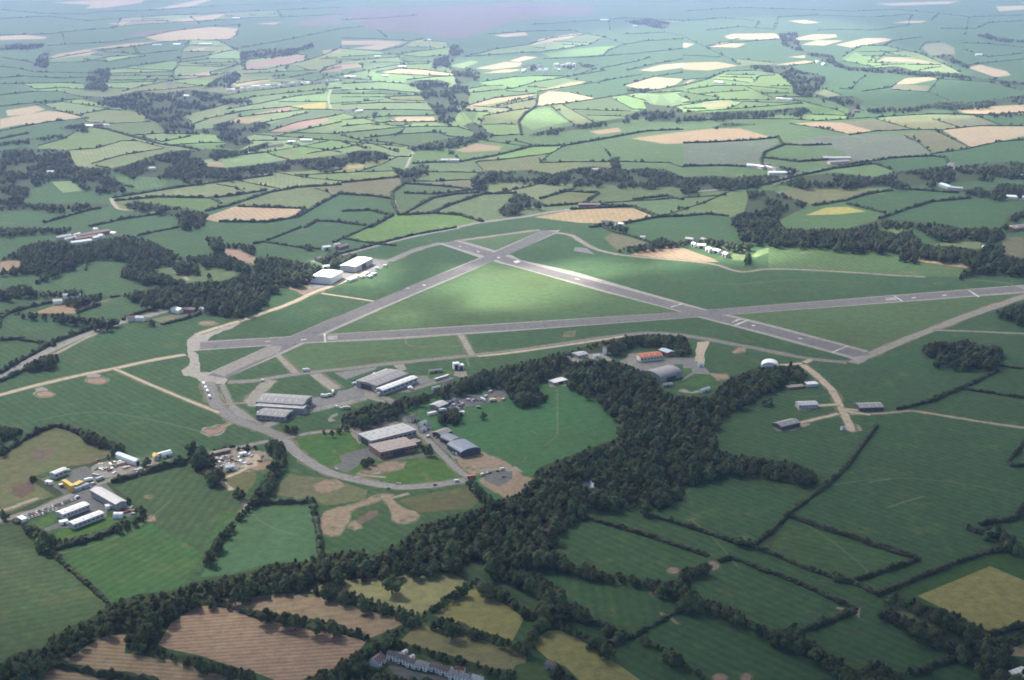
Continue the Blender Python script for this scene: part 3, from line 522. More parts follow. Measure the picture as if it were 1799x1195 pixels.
POLY="""pk|254.4 65.3 301.3 55.2 368.3 46.9 421.8 50.2 408.4 68.6 354.9 71.3 301.3 72 277.9 72
pk|87 100.4 100.4 95.4 150.7 87 174.1 88.7 157.3 97.1 87 103.8
pk|147.3 87 221 77 281.2 72 234.3 81.4
pk|321.4 90.4 354.9 83.7 371.6 80.3 351.5 88.7
pk|314.7 135.6 364.9 125.5 375 133.9 334.8 137.3
pk|408.4 147.3 445.3 141.3 485.4 138.9 418.5 152.3
pk|0 63.6 43.5 61.6 83.7 65.3 77 68.6 0 70.3
pk|187.5 41.8 227.7 38.5 214.3 43.5
pk|448.6 41.8 495.5 38.5 482.1 43.5
pk|90.4 5 174.1 0 254.4 0 247.7 5 187.5 13.4 150.7 15.1 160.7 8.4
pk|301.3 35.2 368.3 26.8 395 25.1 378.3 33.5 321.4 37.5
pk|565.8 88.7 599.9 85.4 599.9 93.7 569.1 95.4
pk|267.8 16.7 351.5 0 371.6 0 334.8 11.7
pk|351.5 385 411.8 363.2 535.7 367.3 521.6 381.7 468.7 390 385 390
pk|10 194.2 63.6 185.8 80.3 192.5 50.2 200.9 13.4 204.2
pk|0 209.2 83.7 194.8 110.5 197.5 147.3 205.9 110.5 212.6 33.5 219.3 0 226
pk|401.7 214.3 421.8 205.9 462 209.2 435.2 217.6
rb|431.9 122.2 435.2 110.5 522.3 97.1 539 97.8 532.3 107.1 468.7 117.2
rb|421.8 205.9 508.9 187.5 512.2 194.2 462 201.9
rb|472 231 525.6 214.3 575.8 206.6 577.5 212.6 535.7 224.3 495.5 231
rb|562.4 127.2 569.1 122.2 599.9 112.2 599.9 125.5
yl|502.2 187.5 572.5 179.1 572.5 190.8 535.7 191.8
tan|348.2 284.6 388.3 284.6 398.4 294.6 354.9 291.3
moor|508.9 43.5 549 33.5 599.9 20.1 599.9 43.5 555.7 46.9
moor|214.3 63.6 254.4 55.2 334.8 50.2 301.3 55.2 254.4 64.6
gl|90.4 319.7 127.2 318 144 334.8 110.5 338.8
gl|344.8 217.6 378.3 215.9 375 224.3 344.8 227.7
gd|184.1 311.3 234.3 309.7 294.6 313 287.9 328.1 241 333.1 207.6 323.1
moor|610 16.7 633.5 13.4 700.4 15.1 800.9 10 901.3 5 1001.7 6.7 1052 13.4 1035.2 26.8 968.3 30.1 901.3 36.8 867.8 50.2 814.3 68.6 787.5 67 727.2 57.6 667 55.2 640.2 46.9 610 33.5
st|667 128.9 700.4 121.2 740.6 122.9 796.9 129.6 795.8 133.2 744 131.6
st|944.8 187.5 948.2 167.4 964.9 160.7 998.4 162.4 1045.3 172.4 998.4 180.1 954.9 185.8
st|1095.5 150 1149 135.6 1199.9 138.9 1189.2 147.3 1155.7 157.3 1122.3 155.7
st|834.3 120.5 887.9 108.8 918 110.5 911.3 117.2 867.8 122.2
st|847.7 128.9 884.6 122.2 918 122.2 894.6 127.2
st|894.6 107.1 921.4 98.8 944.8 100.4 911.3 108.8
st|1122.3 123.9 1162.4 113.8 1199.9 110.5 1199.9 118.8 1149 125.5
pk|946.5 159 1001.7 144.6 1031.9 142.3 1018.5 147.3 951.5 160
pk|931.4 80.3 948.2 68.6 1001.7 60.3 1025.2 58.6 1001.7 67
pk|867.8 61.9 921.4 56.9 928.1 61.9 884.6 65.3
pk|683.7 210.9 700.4 205.6 760.7 205.6 767.4 212.6 697.1 214.3
pk|800.9 264.5 834.3 251.8 881.2 257.8 877.9 264.5 814.3 267.8
pk|938.1 381.7 1001.7 369.9 1052 366.6 1112.2 365.9 1151.7 381.7 1095.5 392.7 1018.5 391.7
pk|1035.2 231 1085.4 224.3 1092.1 231 1052 236
pk|600 72 667 71 717.2 73.7 667 78.7 600 78.7
pk|600 113.8 630.1 112.2 636.8 117.2 600 122.2
pk|814.3 184.1 867.8 173.1 938.1 165.7 934.8 169.1 834.3 187.5
pk|610 289.6 643.5 287.9 636.8 294.6 600 298
pk|613.4 85.4 663.6 78.7 710.5 75.3 667 87.7
gl|790.8 115.5 827.7 106.5 841 108.8 814.3 120.5
gl|951.5 93.7 1035.2 83.7 1082.1 80.3 1055.3 97.1 968.3 100.4
gl|908 214.3 934.8 194.2 961.6 189.2 998.4 214.3 934.8 227.7
st|1272 63.6 1287 59.6 1360.7 58.6 1374.1 67 1333.9 69.6 1280.3 68.6
st|1397.5 67 1427.7 60.3 1467.8 60.3 1471.2 65.3 1434.3 70.3 1400.9 70.3
st|1407.6 78.7 1434.3 71 1481.2 71 1447.7 80.3
st|1467.8 78.7 1521.4 67 1554.9 67 1568.3 70.3 1514.7 80.3 1494.6 83.7
st|1384.1 36.8 1414.3 35.2 1441 40.2 1414.3 41.8
st|1568.3 40.2 1595 36.8 1628.5 36.8 1618.5 40.2
st|1360.7 113.8 1414.3 106.5 1431 108.8 1400.9 113.8
st|1384.1 100.4 1414.3 97.1 1414.3 102.1
st|1200 110.5 1260.3 108.8 1297.1 115.5 1243.5 123.9 1200 122.2
st|1243.5 82 1267 75.3 1310.5 77 1293.7 83.7
st|1200 75.3 1220.1 77 1206.7 83.7 1200 83.7
pk|1541.5 107.1 1561.6 100.4 1618.5 105.5 1648.6 112.2 1595 108.8
pk|1200 147.3 1213.4 138.9 1223.4 138.9 1206.7 147.3
pk|1698.8 118.8 1722.3 113.8 1769.1 125.5 1775.8 132.2 1749 135.6
pk|1571.6 149 1591.7 137.3 1631.9 135.6 1648.6 138.9 1605.1 147.3
pk|1230.1 184.1 1277 179.1 1287 185.8 1240.2 189.2
pk|1108.9 243.4 1136.4 239.4 1200 231.7 1250.2 226 1300.4 226 1360.7 242.7 1327.2 246.1 1250.2 250.4 1200 252.1 1169.9 253.1
pk|1682.1 194.2 1735.7 187.5 1799.3 184.1 1799.3 200.9 1735.7 200.2 1695.5 199.2
pk|1655.3 228.3 1722.3 222.6 1799.3 222.6 1799.3 239.4 1752.4 249.4 1705.5 258.5
pk|1534.8 6.7 1635.2 3.3 1685.4 1.7 1668.7 6.7 1568.3 10
pk|1749 11.7 1799.3 10 1799.3 16.7 1755.7 20.1
pk|1387.5 217.6 1434.3 214.3 1487.9 215.9 1534.8 231 1484.6 234.3 1434.3 223.6
gr|1200 252.8 1300.4 248.4 1367.4 246.1 1347.3 264.5 1337.3 277.9 1340.6 289.6 1267 290.6 1200 291.3
gr|1374.1 254.4 1434.3 239.4 1568.3 234.3 1591.7 241 1635.2 267.8 1568.3 277.2 1491.3 284.6 1484.6 267.8 1434.3 254.4
ol|1474.5 214.3 1534.8 210.9 1605.1 227.7 1534.8 230.3
ol|1538.1 210.2 1585 208.2 1635.2 211.6 1678.7 222.6 1611.8 226
ol|1645.3 208.2 1722.3 206.9 1749 219.3 1685.4 222.6
ol|1581.7 235 1641.9 230.3 1698.8 257.8 1641.9 267.8 1611.8 247.7
ol|1360.7 336.5 1407.6 329.8 1518 329.8 1564.9 334.8 1551.5 341.5 1521.4 341.5 1427.7 359.9 1414.3 354.9 1380.8 344.8
ol|1618.5 83.7 1628.5 77 1658.7 75.3 1675.4 83.7 1678.7 95.4 1635.2 97.1
ol|1571.6 149 1564.9 157.3 1628.5 160 1635.2 150.7
yl|1414.3 378.3 1451.1 364.9 1487.9 363.2 1521.4 371.6 1474.5 376.6
tan|0 460.3 15.1 457.8 37.7 457.8 37.7 467.8 15.1 475.3 0 477.9
tan|56.5 550.7 95.4 536.9 150.7 535.6 195.9 525.6 160.7 536.9 135.6 550.7 100.5 550.7
dirtr|381.7 440.2 401.8 437.7 424.4 441.4 450 454 450 464 416.9 455.2
ol|266.2 560.7 301.4 553.2 351.6 548.7 366.6 548.2 326.5 560.7 291.3 570.3
dirt|507.8 508 537.9 504.2 568 505.5 570.5 510.5 550.5 518 537.9 520 525.3 513
tarmac|537.9 500.5 568 496.7 590.6 482.9 605.7 472.8 625.8 467.8 650.9 454 676 456.5 683.6 460.3 668.5 472.8 625.8 486.6 590.6 498.4 568 510.5 550.5 508
tan|1105.9 449 1121 442.7 1146.1 436.4 1176.2 432.6 1201.4 436.4 1251.6 454 1264.1 460.3 1226.5 460.3 1176.2 455.8 1126 454
ol|1060.7 417.6 1075.8 410 1108.4 417.6 1141.1 427.6 1126 437.7 1085.8 441.4 1073.3 430.1
gl|1284.2 450.2 1291.8 441.4 1311.9 443.9 1306.8 457.8 1286.7 456.5
gl|1319.4 450.2 1331.9 440.2 1350 435.2 1350 443.9 1326.9 452.7
ol|1251.6 428.9 1291.8 437.7 1311.9 437.7 1306.8 443.9 1284.2 442.7 1271.7 436.4
gy|1636.1 430.1 1663.8 426.4 1724 424.6 1721.5 437.7 1676.3 432.6
gy|1550.8 405 1575.9 401.3 1601 400 1601 405 1575.9 410
pk|1603.5 450.2 1651.2 454 1714 466.5 1706.4 472.8 1663.8 466.5 1616.1 460.2
ol|1761.6 417.6 1799 416.3 1799 452.7 1761.6 450.2
g|1350 435.1 1382.6 429.6 1420.3 433.1 1470.5 435.6 1500.6 439.7 1535.7 438.2 1575.9 443.2 1585.9 455.7 1616.1 461.5 1663.8 467.8 1701.4 472.8 1683.8 486.6 1626.1 485.3 1475.5 475.3 1350 470.3
rough|0 803.1 37.7 776.7 70.3 759.1 97.9 750.3 118 754.1 155.7 766.6 190.9 785.5 200.9 798 160.7 813.1 118 820.6 75.3 830.7 50.2 840.7 70.3 855.8 95.4 870.9 70.3 878.4 20.1 898.5 0 901
rough|386.7 830.7 401.8 820.6 426.9 828.2 450 810.6 450 843.2 431.9 870.9 411.9 860.8 396.8 840.7
gn|105.5 966.3 163.2 947.5 205.9 932.4 241.1 919.8 261.2 907.3 233.6 880.9 200.9 850.8 241.1 838.2 313.9 816.9 334 813.1 366.6 823.1 376.7 840.7 411.9 865.8 434.5 888.4 401.8 917.3 369.2 957.5 359.1 980.1 140.6 980.1
gn2|0 921.1 17.6 913.6 32.6 921.1 65.3 946.2 92.9 966.3 120.5 980.1 0 980.1
rough2|60.3 789.2 91.7 786.7 90.4 803.1 65.3 808.1
rough2|20.1 855.8 55.2 843.2 62.8 860.8 40.2 875.9 25.1 870.9
dirtr|354.1 828.2 366.6 820.6 376.7 826.9 361.6 833.2
dirtr|256.2 906 271.2 907.3 273.7 914.8 258.7 914.8
dirt|80.4 963.8 105.5 972.6 110.5 976.3 100.5 978.8 82.9 977.6
s2|45 1210.2 105.1 1163.9 185.1 1116.4 222.6 1113.9 218.9 1147.6 300.2 1160.1 375.2 1182.6 410.2 1192.6 450 1196.4 450 1210.2
gd|0 1225.2 0 1215.2 37.5 1215.2 40 1225.2
gn2|0 960 85 967.5 92.5 977.5 130.1 1010.1 162.6 1037.6 190.1 1062.6 155.1 1086.3 125.1 1098.8 87.5 1121.4 77.5 1136.4 25 1146.4 7.5 1158.9 0 1168.9
gn|100.1 975 135.1 960 200.1 940 255.1 915 357.7 972.5 390.2 900 425.2 905 410.2 925 367.7 965 330.2 1010.1 322.7 1031.3 250.1 1042.6 195.1 1058.8 162.6 1032.6
s3|380.2 1062.6 400.2 1052.6 450 1047.6 500 1042.6 542.5 1043.8 590.1 1055.1 650.1 1072.6 720.1 1090.1 690.1 1105.1 652.6 1120.1 600.1 1107.1 532.5 1094.6 450 1082.1 425 1072.6
s1|277.7 1132.6 300.2 1095.1 345.2 1065.6 375.2 1065.1 450 1078.1 450 1085.6 532.5 1098.1 645.1 1125.6 635.1 1137.6 595.1 1172.6 532.5 1193.9 500 1201.4 450 1182.1 390.2 1165.1 355.2 1152.6 295.2 1140.1
gg|542.5 1040.1 575.1 1021.3 637.6 1017.1 675.1 1013.1 705.1 1008.1 762.7 1003.1 795.2 1008.1 822.7 1022.6 795.2 1040.1 775.2 1055.1 747.6 1075.1 725.1 1086.3 665.1 1062.6 600.1 1038.8
gg|760.2 1080.1 832.7 1032.6 860.2 1045.1 900 1070.1 920.2 1087.6 900 1126.4 867.7 1115.1 825.2 1105.1 807.7 1097.6
ol2|705.1 1125.1 732.6 1097.6 762.7 1102.6 800.2 1112.6 850.2 1125.1 900 1140.1 917.7 1152.6 900 1177.6 860.2 1172.6 787.7 1150.1 720.1 1132.6
gm2|507.8 772.9 610.7 762.9 620.8 780.5 590.6 790.5 590.6 810.6 570.5 820.6 532.9 790.5
gm2|683.6 853.3 784 820.6 784 840.7 738.8 848.3 676 848.3 650.9 840.7
rough|475.1 868.3 507.8 833.2 575.6 840.7 645.9 860.8 640.9 878.4 575.6 888.4 555.5 880.9
rough|716.2 873.4 821.7 855.8 841.8 875.9 826.7 893.5 738.8 901 701.1 880.9
dirt|550.5 853.3 568 844.5 590.6 843.2 605.7 853.3 590.6 860.8 570.5 865.8 555.5 863.3
dirt|625.8 833.2 640.9 823.1 688.6 809.3 713.7 813.1 708.7 823.1 676 830.7 630.8 837
dirt|801.6 800.5 839.3 793 887 810.6 900 820.6 841.8 830.7 824.2 838.2 811.6 828.2
dirt|563 927.4 564.3 913.6 573.1 898.5 590.6 893.5 610.7 888.4 625.8 884.7 645.9 877.1 663.5 869.6 673.5 868.3 676 874.6 666 879.6 648.4 886.4 625.8 892.2 615.7 898.5 613.2 913.6 605.7 927.4 598.2 938.7 580.6 942.4 568 938.7
dirt|671 867.1 691.1 869.6 689.8 878.4 697.4 885.9 711.2 893.5 728.8 898.5 736.3 906 731.3 914.8 713.7 919.8 697.4 918.6 688.6 912.3 687.3 898.5 681 885.9 671 878.4
dirt|614.5 919.8 623.3 914.8 630.8 921.1 635.8 927.4 623.3 931.1 613.2 927.4
dirt|841.8 843.2 887 823.1 902 820.6 917.1 835.7 937.2 840.7 922.1 860.8 892 875.9 851.8 853.3
rough2|648.4 898.5 663.5 896 663.5 906 650.9 913.6 635.8 921.1 625.8 918.6 625.8 913.6
tarmac2|595.7 800.5 648.4 785.5 663.5 798 726.2 800.5 761.4 790.5 753.9 803.1 666 810.6 650.9 803.1 625.8 820.6 610.7 830.7 580.6 820.6 600.7 813.1
tarmac2|849.3 843.2 856.8 830.7 892 825.7 900 828.2 900 840.7 876.9 855.8
conc|610.7 755.3 676 730.2 701.1 742.8 632.1 760.4 640.9 776.7 630.8 780.5
tarmac2|789 702.6 806.6 692.6 841.8 695.1 861.9 685 887 677.5 892 692.6 887 703.9 841.8 710.1 784 727.7 753.9 725.2 758.9 710.1
dirtr|859.3 698.8 881.9 697.6 881.9 703.9 864.4 705.1
water|1022 845 1045 843 1045 856 1025 858
pf|443 891 549 890 557 965 545 985 470 990 400 1010 352 1014 395 945
edge|1222 912 1220.6 913.2 1219.2 914.1 1216.5 914.5 1213 914.9 1209.3 915 1206.9 913.9 1205 913.2 1203.9 912 1204.8 910.9 1206.1 909.9 1209.6 909.2 1213 909 1216.5 909 1219.1 910 1221.9 911
edge|1392.9 906 1391.8 907 1389.1 908.3 1387.2 908.7 1384 909.1 1380.6 909 1378.7 908 1377.5 907 1375.3 906 1377.1 904.8 1378.3 903.7 1381.1 903.1 1384 903 1386.8 903.2 1389.6 903.7 1390.6 904.9
edge|1548.9 1043 1548.3 1044.4 1546.3 1046.1 1543.6 1047 1540 1046.7 1535.8 1046.6 1533.8 1045.6 1531.5 1044.7 1528.8 1043 1531.4 1041.5 1532.6 1040.5 1536.1 1038.9 1540 1038.9 1544.2 1039.6 1546.5 1040.4 1548.2 1041.3
edge|1442.6 924 1442.7 925.2 1441.1 926.2 1439.2 926.7 1437 927 1434.7 926.5 1433.2 926.1 1431.2 925.2 1431 924 1431.8 922.9 1432.4 921.7 1434.6 921.5 1437 921 1439.1 921.4 1441.3 922 1442.2 922.8
edge|1323.2 945 1321.2 946.7 1319.2 948.4 1314.6 949.8 1310 949.9 1305.8 949.3 1300.6 948.8 1299.3 947 1299.2 945 1299.8 942.9 1300.9 941.1 1305.2 940.9 1310 939.7 1314.6 940.7 1318.9 941.7 1320.3 943
edge|1509.5 1072 1508.9 1073.5 1507.5 1075.1 1504.1 1075.9 1500 1076.4 1496.3 1075.4 1493.3 1074.5 1490.8 1073.4 1490.1 1072 1490.4 1070.6 1492.5 1069.3 1496.1 1068.5 1500 1068.4 1503.7 1068.7 1506.6 1069.5 1509.3 1070.5
edge|106.7 972 106 973.4 104.3 975 101.6 975.3 98 975.7 94.9 976.1 91.3 974.7 89.1 973.6 90.1 972 90.1 970.6 91.3 968.9 94.6 968 98 968.1 101.5 968 104 969.2 105.6 970.5
edge|270.6 873 270.2 874.5 268.1 875.6 265 876.8 262 877.3 258.8 876.5 255.6 875.6 252.8 874.6 253 873 252.7 871.5 256.3 869.9 258.1 869.5 262 869.1 265.6 868.9 268.8 870.1 271.1 871.6
edge|450.4 893 449.7 894.1 447.7 895 445.4 896 443 896.3 440.3 896 438.5 895 435.9 894.1 436.7 893 436.4 891.9 438.6 891 440.1 890.4 443 890 445.4 890.2 448.4 890.8 449.1 891.9
edge|566.4 974 565.9 975 564.7 976.3 562.5 976.6 560 976.7 557.9 976.6 555.8 975.9 554.2 975.1 554.6 974 554.1 972.9 555.4 971.6 557.5 971.5 560 970.8 562.4 971.2 564.4 971.8 565.2 972.9
edge|752.5 1082 752.2 1083.3 750 1084.1 748 1084.7 745 1085.1 741.6 1085.1 739 1084.2 738.3 1083.2 737 1082 737.6 1080.9 739.8 1079.6 741.7 1079.5 745 1079.3 747.8 1079.1 751.1 1079.8 752.3 1080.9
edge|648 1082 647.4 1083.2 646.9 1084 643.8 1084.8 640 1084.8 636.9 1084.6 633.8 1084 631.2 1083.2 631.7 1082 632.5 1080.8 634.3 1079.9 636.5 1079.6 640 1078.7 643.9 1079.4 645.8 1079.9 649.1 1080.8
edge|1068.4 880 1068.8 881.2 1066.4 882.1 1064.4 883 1062 882.7 1059.4 882.7 1056.6 882.1 1055.8 881.2 1054.5 880 1056.3 879 1056.7 877.9 1059.5 877 1062 876.9 1064.8 877.4 1066.9 878 1068 878.9
gg|937.5 1125.1 962.5 1107.6 982.5 1107.6 1012.6 1120.1 1050.1 1145.1 1090.1 1170.1 1125.1 1194.9 1145.1 1210.2 1030.1 1210.2 1017.6 1194.9 992.5 1170.1 962.5 1157.6 942.5 1140.1
dirtp|1192.2 1002.6 1191.4 1004.4 1189.9 1006 1186.1 1007.5 1182.6 1008.1 1178.6 1006.8 1176.4 1006.2 1173.7 1004.3 1173.3 1002.6 1173.1 1000.5 1175.6 999.4 1179.3 997.4 1182.6 997.9 1186.3 997.9 1189.9 999.4 1190.8 1000.6
dirtp|1264.2 993.8 1263 996.6 1260.4 999 1257.8 999.8 1253.9 1001.6 1250.5 1000.1 1247 998.5 1245.7 996.4 1244.2 993.8 1245.8 991 1246.8 988.4 1250.3 986.8 1253.9 987.1 1257.8 987.3 1261.1 988.6 1262 991.4
dirtp|1165.2 1043.1 1166.6 1045.2 1163.2 1047.2 1158.5 1048.1 1153.9 1048.3 1148.8 1048.3 1146.1 1047.3 1143.4 1045.1 1141.4 1043.1 1142.8 1040.9 1145.6 1039.4 1149.6 1037.9 1153.9 1037.4 1158.2 1038.1 1162.9 1038.8 1165.7 1041
dirtp|1160.1 1075.1 1172.6 1082.6 1182.6 1080.1 1182.6 1086.3 1195.1 1097.6 1182.6 1092.6 1167.6 1088.8
dirtr|1319.8 1190.1 1318.6 1192.8 1316.7 1195.2 1313.7 1195.9 1310.2 1197.4 1306.4 1196.5 1303.1 1195.3 1302.7 1192.3 1301.8 1190.1 1302.9 1187.5 1304.3 1185.6 1306.8 1184.4 1310.2 1183.2 1313.8 1183.8 1317.3 1185.3 1319.4 1187.7
dirtr|1279.5 1190.1 1277.3 1192.5 1274.4 1194.8 1269.9 1195.4 1265.2 1195.6 1259.8 1196.1 1255.8 1194 1252 1192.5 1252.9 1190.1 1253.8 1188 1255.9 1186.2 1259.8 1184.4 1265.2 1184.1 1270.1 1184.7 1274.9 1185.9 1277.1 1187.6
ol2|900 1145.1 915 1145.1 925 1155.1 922.5 1165.1 900 1170.1
gm|915 1165.1 962.5 1172.6 975 1187.6 962.5 1210.2 900 1210.2 900 1182.6
gd4|1574.6 1039.8 1649.5 1009.8 1724.3 979.9 1774.3 962.4 1799 969.9 1799 1099.7 1754.3 1119.6 1724.3 1099.7 1674.4 1074.7 1612 1054.7
gg2|1612 1047.2 1739.3 994.8 1799 1019.8 1814.2 1024.8 1814.2 1089.7 1799 1097.2 1749.3 1114.6 1681.9 1082.2
tan|1469.8 1066 1502.2 1071 1512.2 1066.7 1509.7 1085.9 1502.7 1079.2 1469.8 1069.7
tan|1534.7 1042.3 1547.2 1044.7 1544.7 1048.5 1537.2 1047.2
tan|1382.4 905 1392.4 906.2 1389.9 911.2 1377.5 910
tan|1432.4 923.7 1439.8 923.7 1439.8 927.5 1432.4 928
tan|1472.3 938.7 1482.3 939.9 1479.8 942.9 1472.3 941.9
pk|1766.8 1144.6 1794.2 1132.1 1814.2 1127.1 1814.2 1154.6 1774.3 1152.1
ol|1564.6 1062.2 1589.6 1072.2 1637 1092.2 1669.4 1112.1 1659.5 1112.1 1624.5 1097.2 1574.6 1079.7
gn|1352.5 968.6 1382.4 911.2 1437.3 926.2 1487.3 943.7 1574.6 973.6 1613.3 983.9 1549.7 1004.3 1496.7 1023.5 1454.8 1011.8 1399.9 991.3
runA|360 658 400 640 512.8 589.6 570.5 564.5 666 528 713.7 505.5 826.7 459 900 427.6 950 406 985 404 975 411 900 444 864 460 764 503 676 540.6 575.6 585.8 534 604.4 484 627 398.8 663.8 375 672
runB|770 428 800 424 815 424 900 449 915 457 1008 477 1121 510 1239 543 1350 569.4 1525 616 1508 637 1490 628.5 1350 590 1224 557 1176 543 1050 510.5 915 471.6 851.8 456
runC|350 600 568 587.5 900 567 1196 548 1500 524 1790 501 1830 498 1830 512 1799 515 1588 530.5 1224 557.5 900 582 701 596 534 603.5 350 616
apron|329.3 596.8 340.2 588.5 370.3 583.4 380.4 578.4 382 573.4 407.1 570 427.2 565 403.8 578.4 377 587.6 367 595.2 363.6 600.2 350.2 615.2 340.2 616.9 348.6 623.6 351.9 653.8 372 653.8 380.4 657.1 400.5 667.1 393.8 675.5 355.2 671.8 341.9 663.8 321.8 658.8 318.4 650.4 331.8 642 333.5 630.3 330.1 627 328.5 616.9
old|372 653.8 408.8 636.2 480.8 606.9 495.9 608.6 489.2 620.3 450.7 633.7 400.5 657.1 393.8 662.1
conc|384.8 568.4 381 570 378.8 571.2 371.3 572.7 364.5 572.4 357.8 572.7 351.7 571.1 349.4 570.1 346.3 568.4 348.8 566.6 352.7 565.1 358 564.8 364.5 564.4 371.1 564.7 378.6 565.5 381.6 566.8
dirtr|381.1 567.5 378 568.5 376.2 569.3 370.1 570.2 364.5 570 359 570.2 354 569.2 352.1 568.6 349.6 567.5 351.7 566.5 354.9 565.5 359.2 565.4 364.5 565.1 369.9 565.3 376.1 565.8 378.5 566.6
conc|351.9 760.1 355.2 752.5 375.3 747.5 395.4 744.2 400.5 739.1 410.5 741.7 415.5 740.8 400.5 749.2 393.8 759.2 380.4 765.9 367 767.6
dirtr|356.9 759.2 363.6 754.2 380.4 750.9 400.5 744.2 407.1 742.5 397.1 749.2 387.1 759.2 370.3 764.3
tarmac|543.9 697 587.4 698.7 594.1 687 607.5 685.3 627.6 678.6 657.7 683.6 667.8 693.7 637.6 702 625.9 705.4 559 720.5 537.2 727.1 513.8 735.5 507.1 735.5 535.5 718.8
tarmac|587.4 655.2 661.1 645.1 661.1 648.5 607.5 666.9
tarmac|627.6 670.2 651 668.6 659.4 680.3 664.4 692 637.6 690.3 617.6 685.3
conc|430 707.1 446.8 690.3 460.2 690.3 453.5 713.8 436.7 713.8
conc|691.2 641.8 709.6 638.4 714.7 648.5 702.9 651.8
tarmac|666.1 693.7 720 675.2 720 687 681.2 692
conc|580.7 730.5 592.4 725.5 594.1 728.8 582.4 735.5 590.8 738.9 579 742.2 575.7 737.2
tarmac|730.4 660 784 660 790.7 665 740.5 681.8 712 688.5 673.5 693.5 670.1 686.8 723.7 666.7
conc|640 683.4 660.1 685.1 671.8 693.5 681.9 705.2 695.2 708.6 690.2 710.2 665.1 705.2 640 700.2
tarmac|738.8 753.8 757.2 753.8 770.6 767.1 795.7 799 800.7 807.3 790.7 810.7 760.5 787.2 747.1 767.1
conc|784 800.6 800.7 802.3 837.6 793.9 832.5 799 800.7 805.7
tarmac|1010 434 1030 436 1045 447 1008 441
edge|992 583 1012 580 1010 592 988 592
conc|192.7 668.7 188.8 671.6 185.9 673.7 179.9 675.5 170.8 675.4 162 674.6 156.1 673.6 149.5 671.4 148.5 668.7 150.3 665.9 154.1 663.3 161.8 662.3 170.8 662.3 178.1 662.1 187.1 663.9 191.2 665.7
conc|178 659.9 174.7 661.6 172.3 662.6 168.7 663.8 164.5 663.8 159.3 664 156.5 662.8 151.9 661.5 151 659.9 152.8 658.4 155.5 657.4 159.3 655.8 164.5 655.5 169.1 656.5 172.3 657.4 175.9 658.3
conc|98.2 692.6 95.3 694.9 92.4 697.6 85.6 699 77.9 699 69.7 699.1 64.8 697 60.9 694.9 57.1 692.6 58.4 689.9 62.1 687.8 70 686.8 77.9 686.2 85.2 686.6 90.7 688.4 94.6 689.9
conc|84.2 685 83.2 686.6 80.3 688.3 76.8 688.8 72.8 689.7 68.5 689.1 64.9 687.9 63.3 686.8 62.1 685 62.2 683.3 64.1 682 68.7 681.1 72.8 680.2 77.3 680.6 80.2 682.2 83.1 683.2
dirtr|188.8 669.2 185.6 671.3 183.2 672.8 178.3 674.1 170.8 674 163.6 673.4 158.7 672.7 153.3 671.1 152.4 669.2 153.9 667.2 157.1 665.3 163.4 664.6 170.8 664.6 176.8 664.5 184.3 665.8 187.6 667.1
dirtr|93.8 692.6 91.4 694.3 88.6 695.5 84.5 696.9 79.1 696.6 73.9 696.4 68.4 696.1 66.5 694.4 63 692.6 65.5 691 68.6 689.3 73 688.8 79.1 688 84.3 688.7 88.5 689.5 91.8 691
conc|1477.2 750.8 1489.3 746.7 1501.3 744.7 1511.4 748.7 1515.4 756.8 1501.3 759.8 1481.2 756.8
conc|1356.7 750.8 1400.9 743.7 1424 743.7 1423 746.7 1390.8 756.8 1364.7 756.8
conc|1394.9 712.6 1400.9 710.6 1437 712.6 1435 718.6 1402.9 721.6
conc|1505.3 718.6 1541.5 717.6 1531.5 726.6 1513.4 724.6
dirtr|1286.4 619.2 1298.4 610.1 1310.5 612.1 1308.5 617.2 1290.4 621.2
sand|1225.1 601.1 1247.2 600.1 1238.2 620.2 1237.2 638.3 1222.1 638.3 1221.1 628.2
tarmac|1200 636.2 1224.1 634.2 1240.2 646.3 1248.2 658.3 1220.1 656.3 1200 668.4 1200 664.4 1216.1 654.3 1214.1 646.3 1200 648.3
dirtr|1246.2 656.3 1278.3 658.3 1280.4 664.4 1260.3 668.4
tarmac|1087.2 635.2 1110.7 625.2 1120.7 628.6 1122.4 638.6 1160.9 630.2 1184.3 628.6 1221.2 628.6 1221.2 638.6 1187.7 640.3 1144.2 653.7 1124.1 653.7 1110.7 643.6
conc|993.5 631.9 1010.2 626.9 1030.3 621.9 1053.8 620.2 1063.8 621.9 1075.5 631.9 1070.5 635.2 1053.8 633.6 1027 628.6 1016.9 636.9
conc|1104 621.9 1115.7 620.2 1117.4 638.6 1107.3 643.6 1100.6 630.2
gm2|1191 647 1214.5 647 1211.1 655.3 1194.4 660.4
gm2|1192.7 675.4 1221.2 663.7 1244.6 658.7 1251.3 670.4 1221.2 678.8
conc|1191 687.1 1201.1 683 1216.2 688.8 1241.3 680.5 1244.6 683.8 1224.5 690.5 1204.4 690.5
conc|963.3 673.8 993.5 670.4 996.8 677.1 966.7 680.5
conc|159 821.9 174.1 811.8 209.3 810.1 247.8 811.8 251.1 821.9 192.5 841.9 167.4 836.9
tarmac2|70.3 841.9 150.7 818.5 177.5 840.3 182.5 847 219.3 883.8 194.2 897.2 150.7 888.8 100.5 897.2 35.2 913.9 21.8 912.3 20.1 908.9 67 893.8 115.5 875.4 108.8 863.7
tarmac3|36.8 908.1 55.2 897.2 107.1 880.5 137.3 873.8 139 877.1 97.1 895.5 50.2 912.3
gm|78.7 841.9 93.8 835.2 117.2 830.2 130.6 831.9 110.5 841.9 100.5 850.3
tarmac2|72 930.7 107.1 917.3 120.5 917.3 107.1 925.7 77 935.7
tarmac2|197.6 897.2 217.6 887.1 237.7 897.2 227.7 907.2 207.6 908.9
tarmac2|93.8 895.5 147.3 880.5 187.5 897.2 187.5 907.2 127.2 925.7 107.1 929 103.8 907.2
gm|67 913.9 95.4 903.1 100.5 908.9 93.8 919 72 929
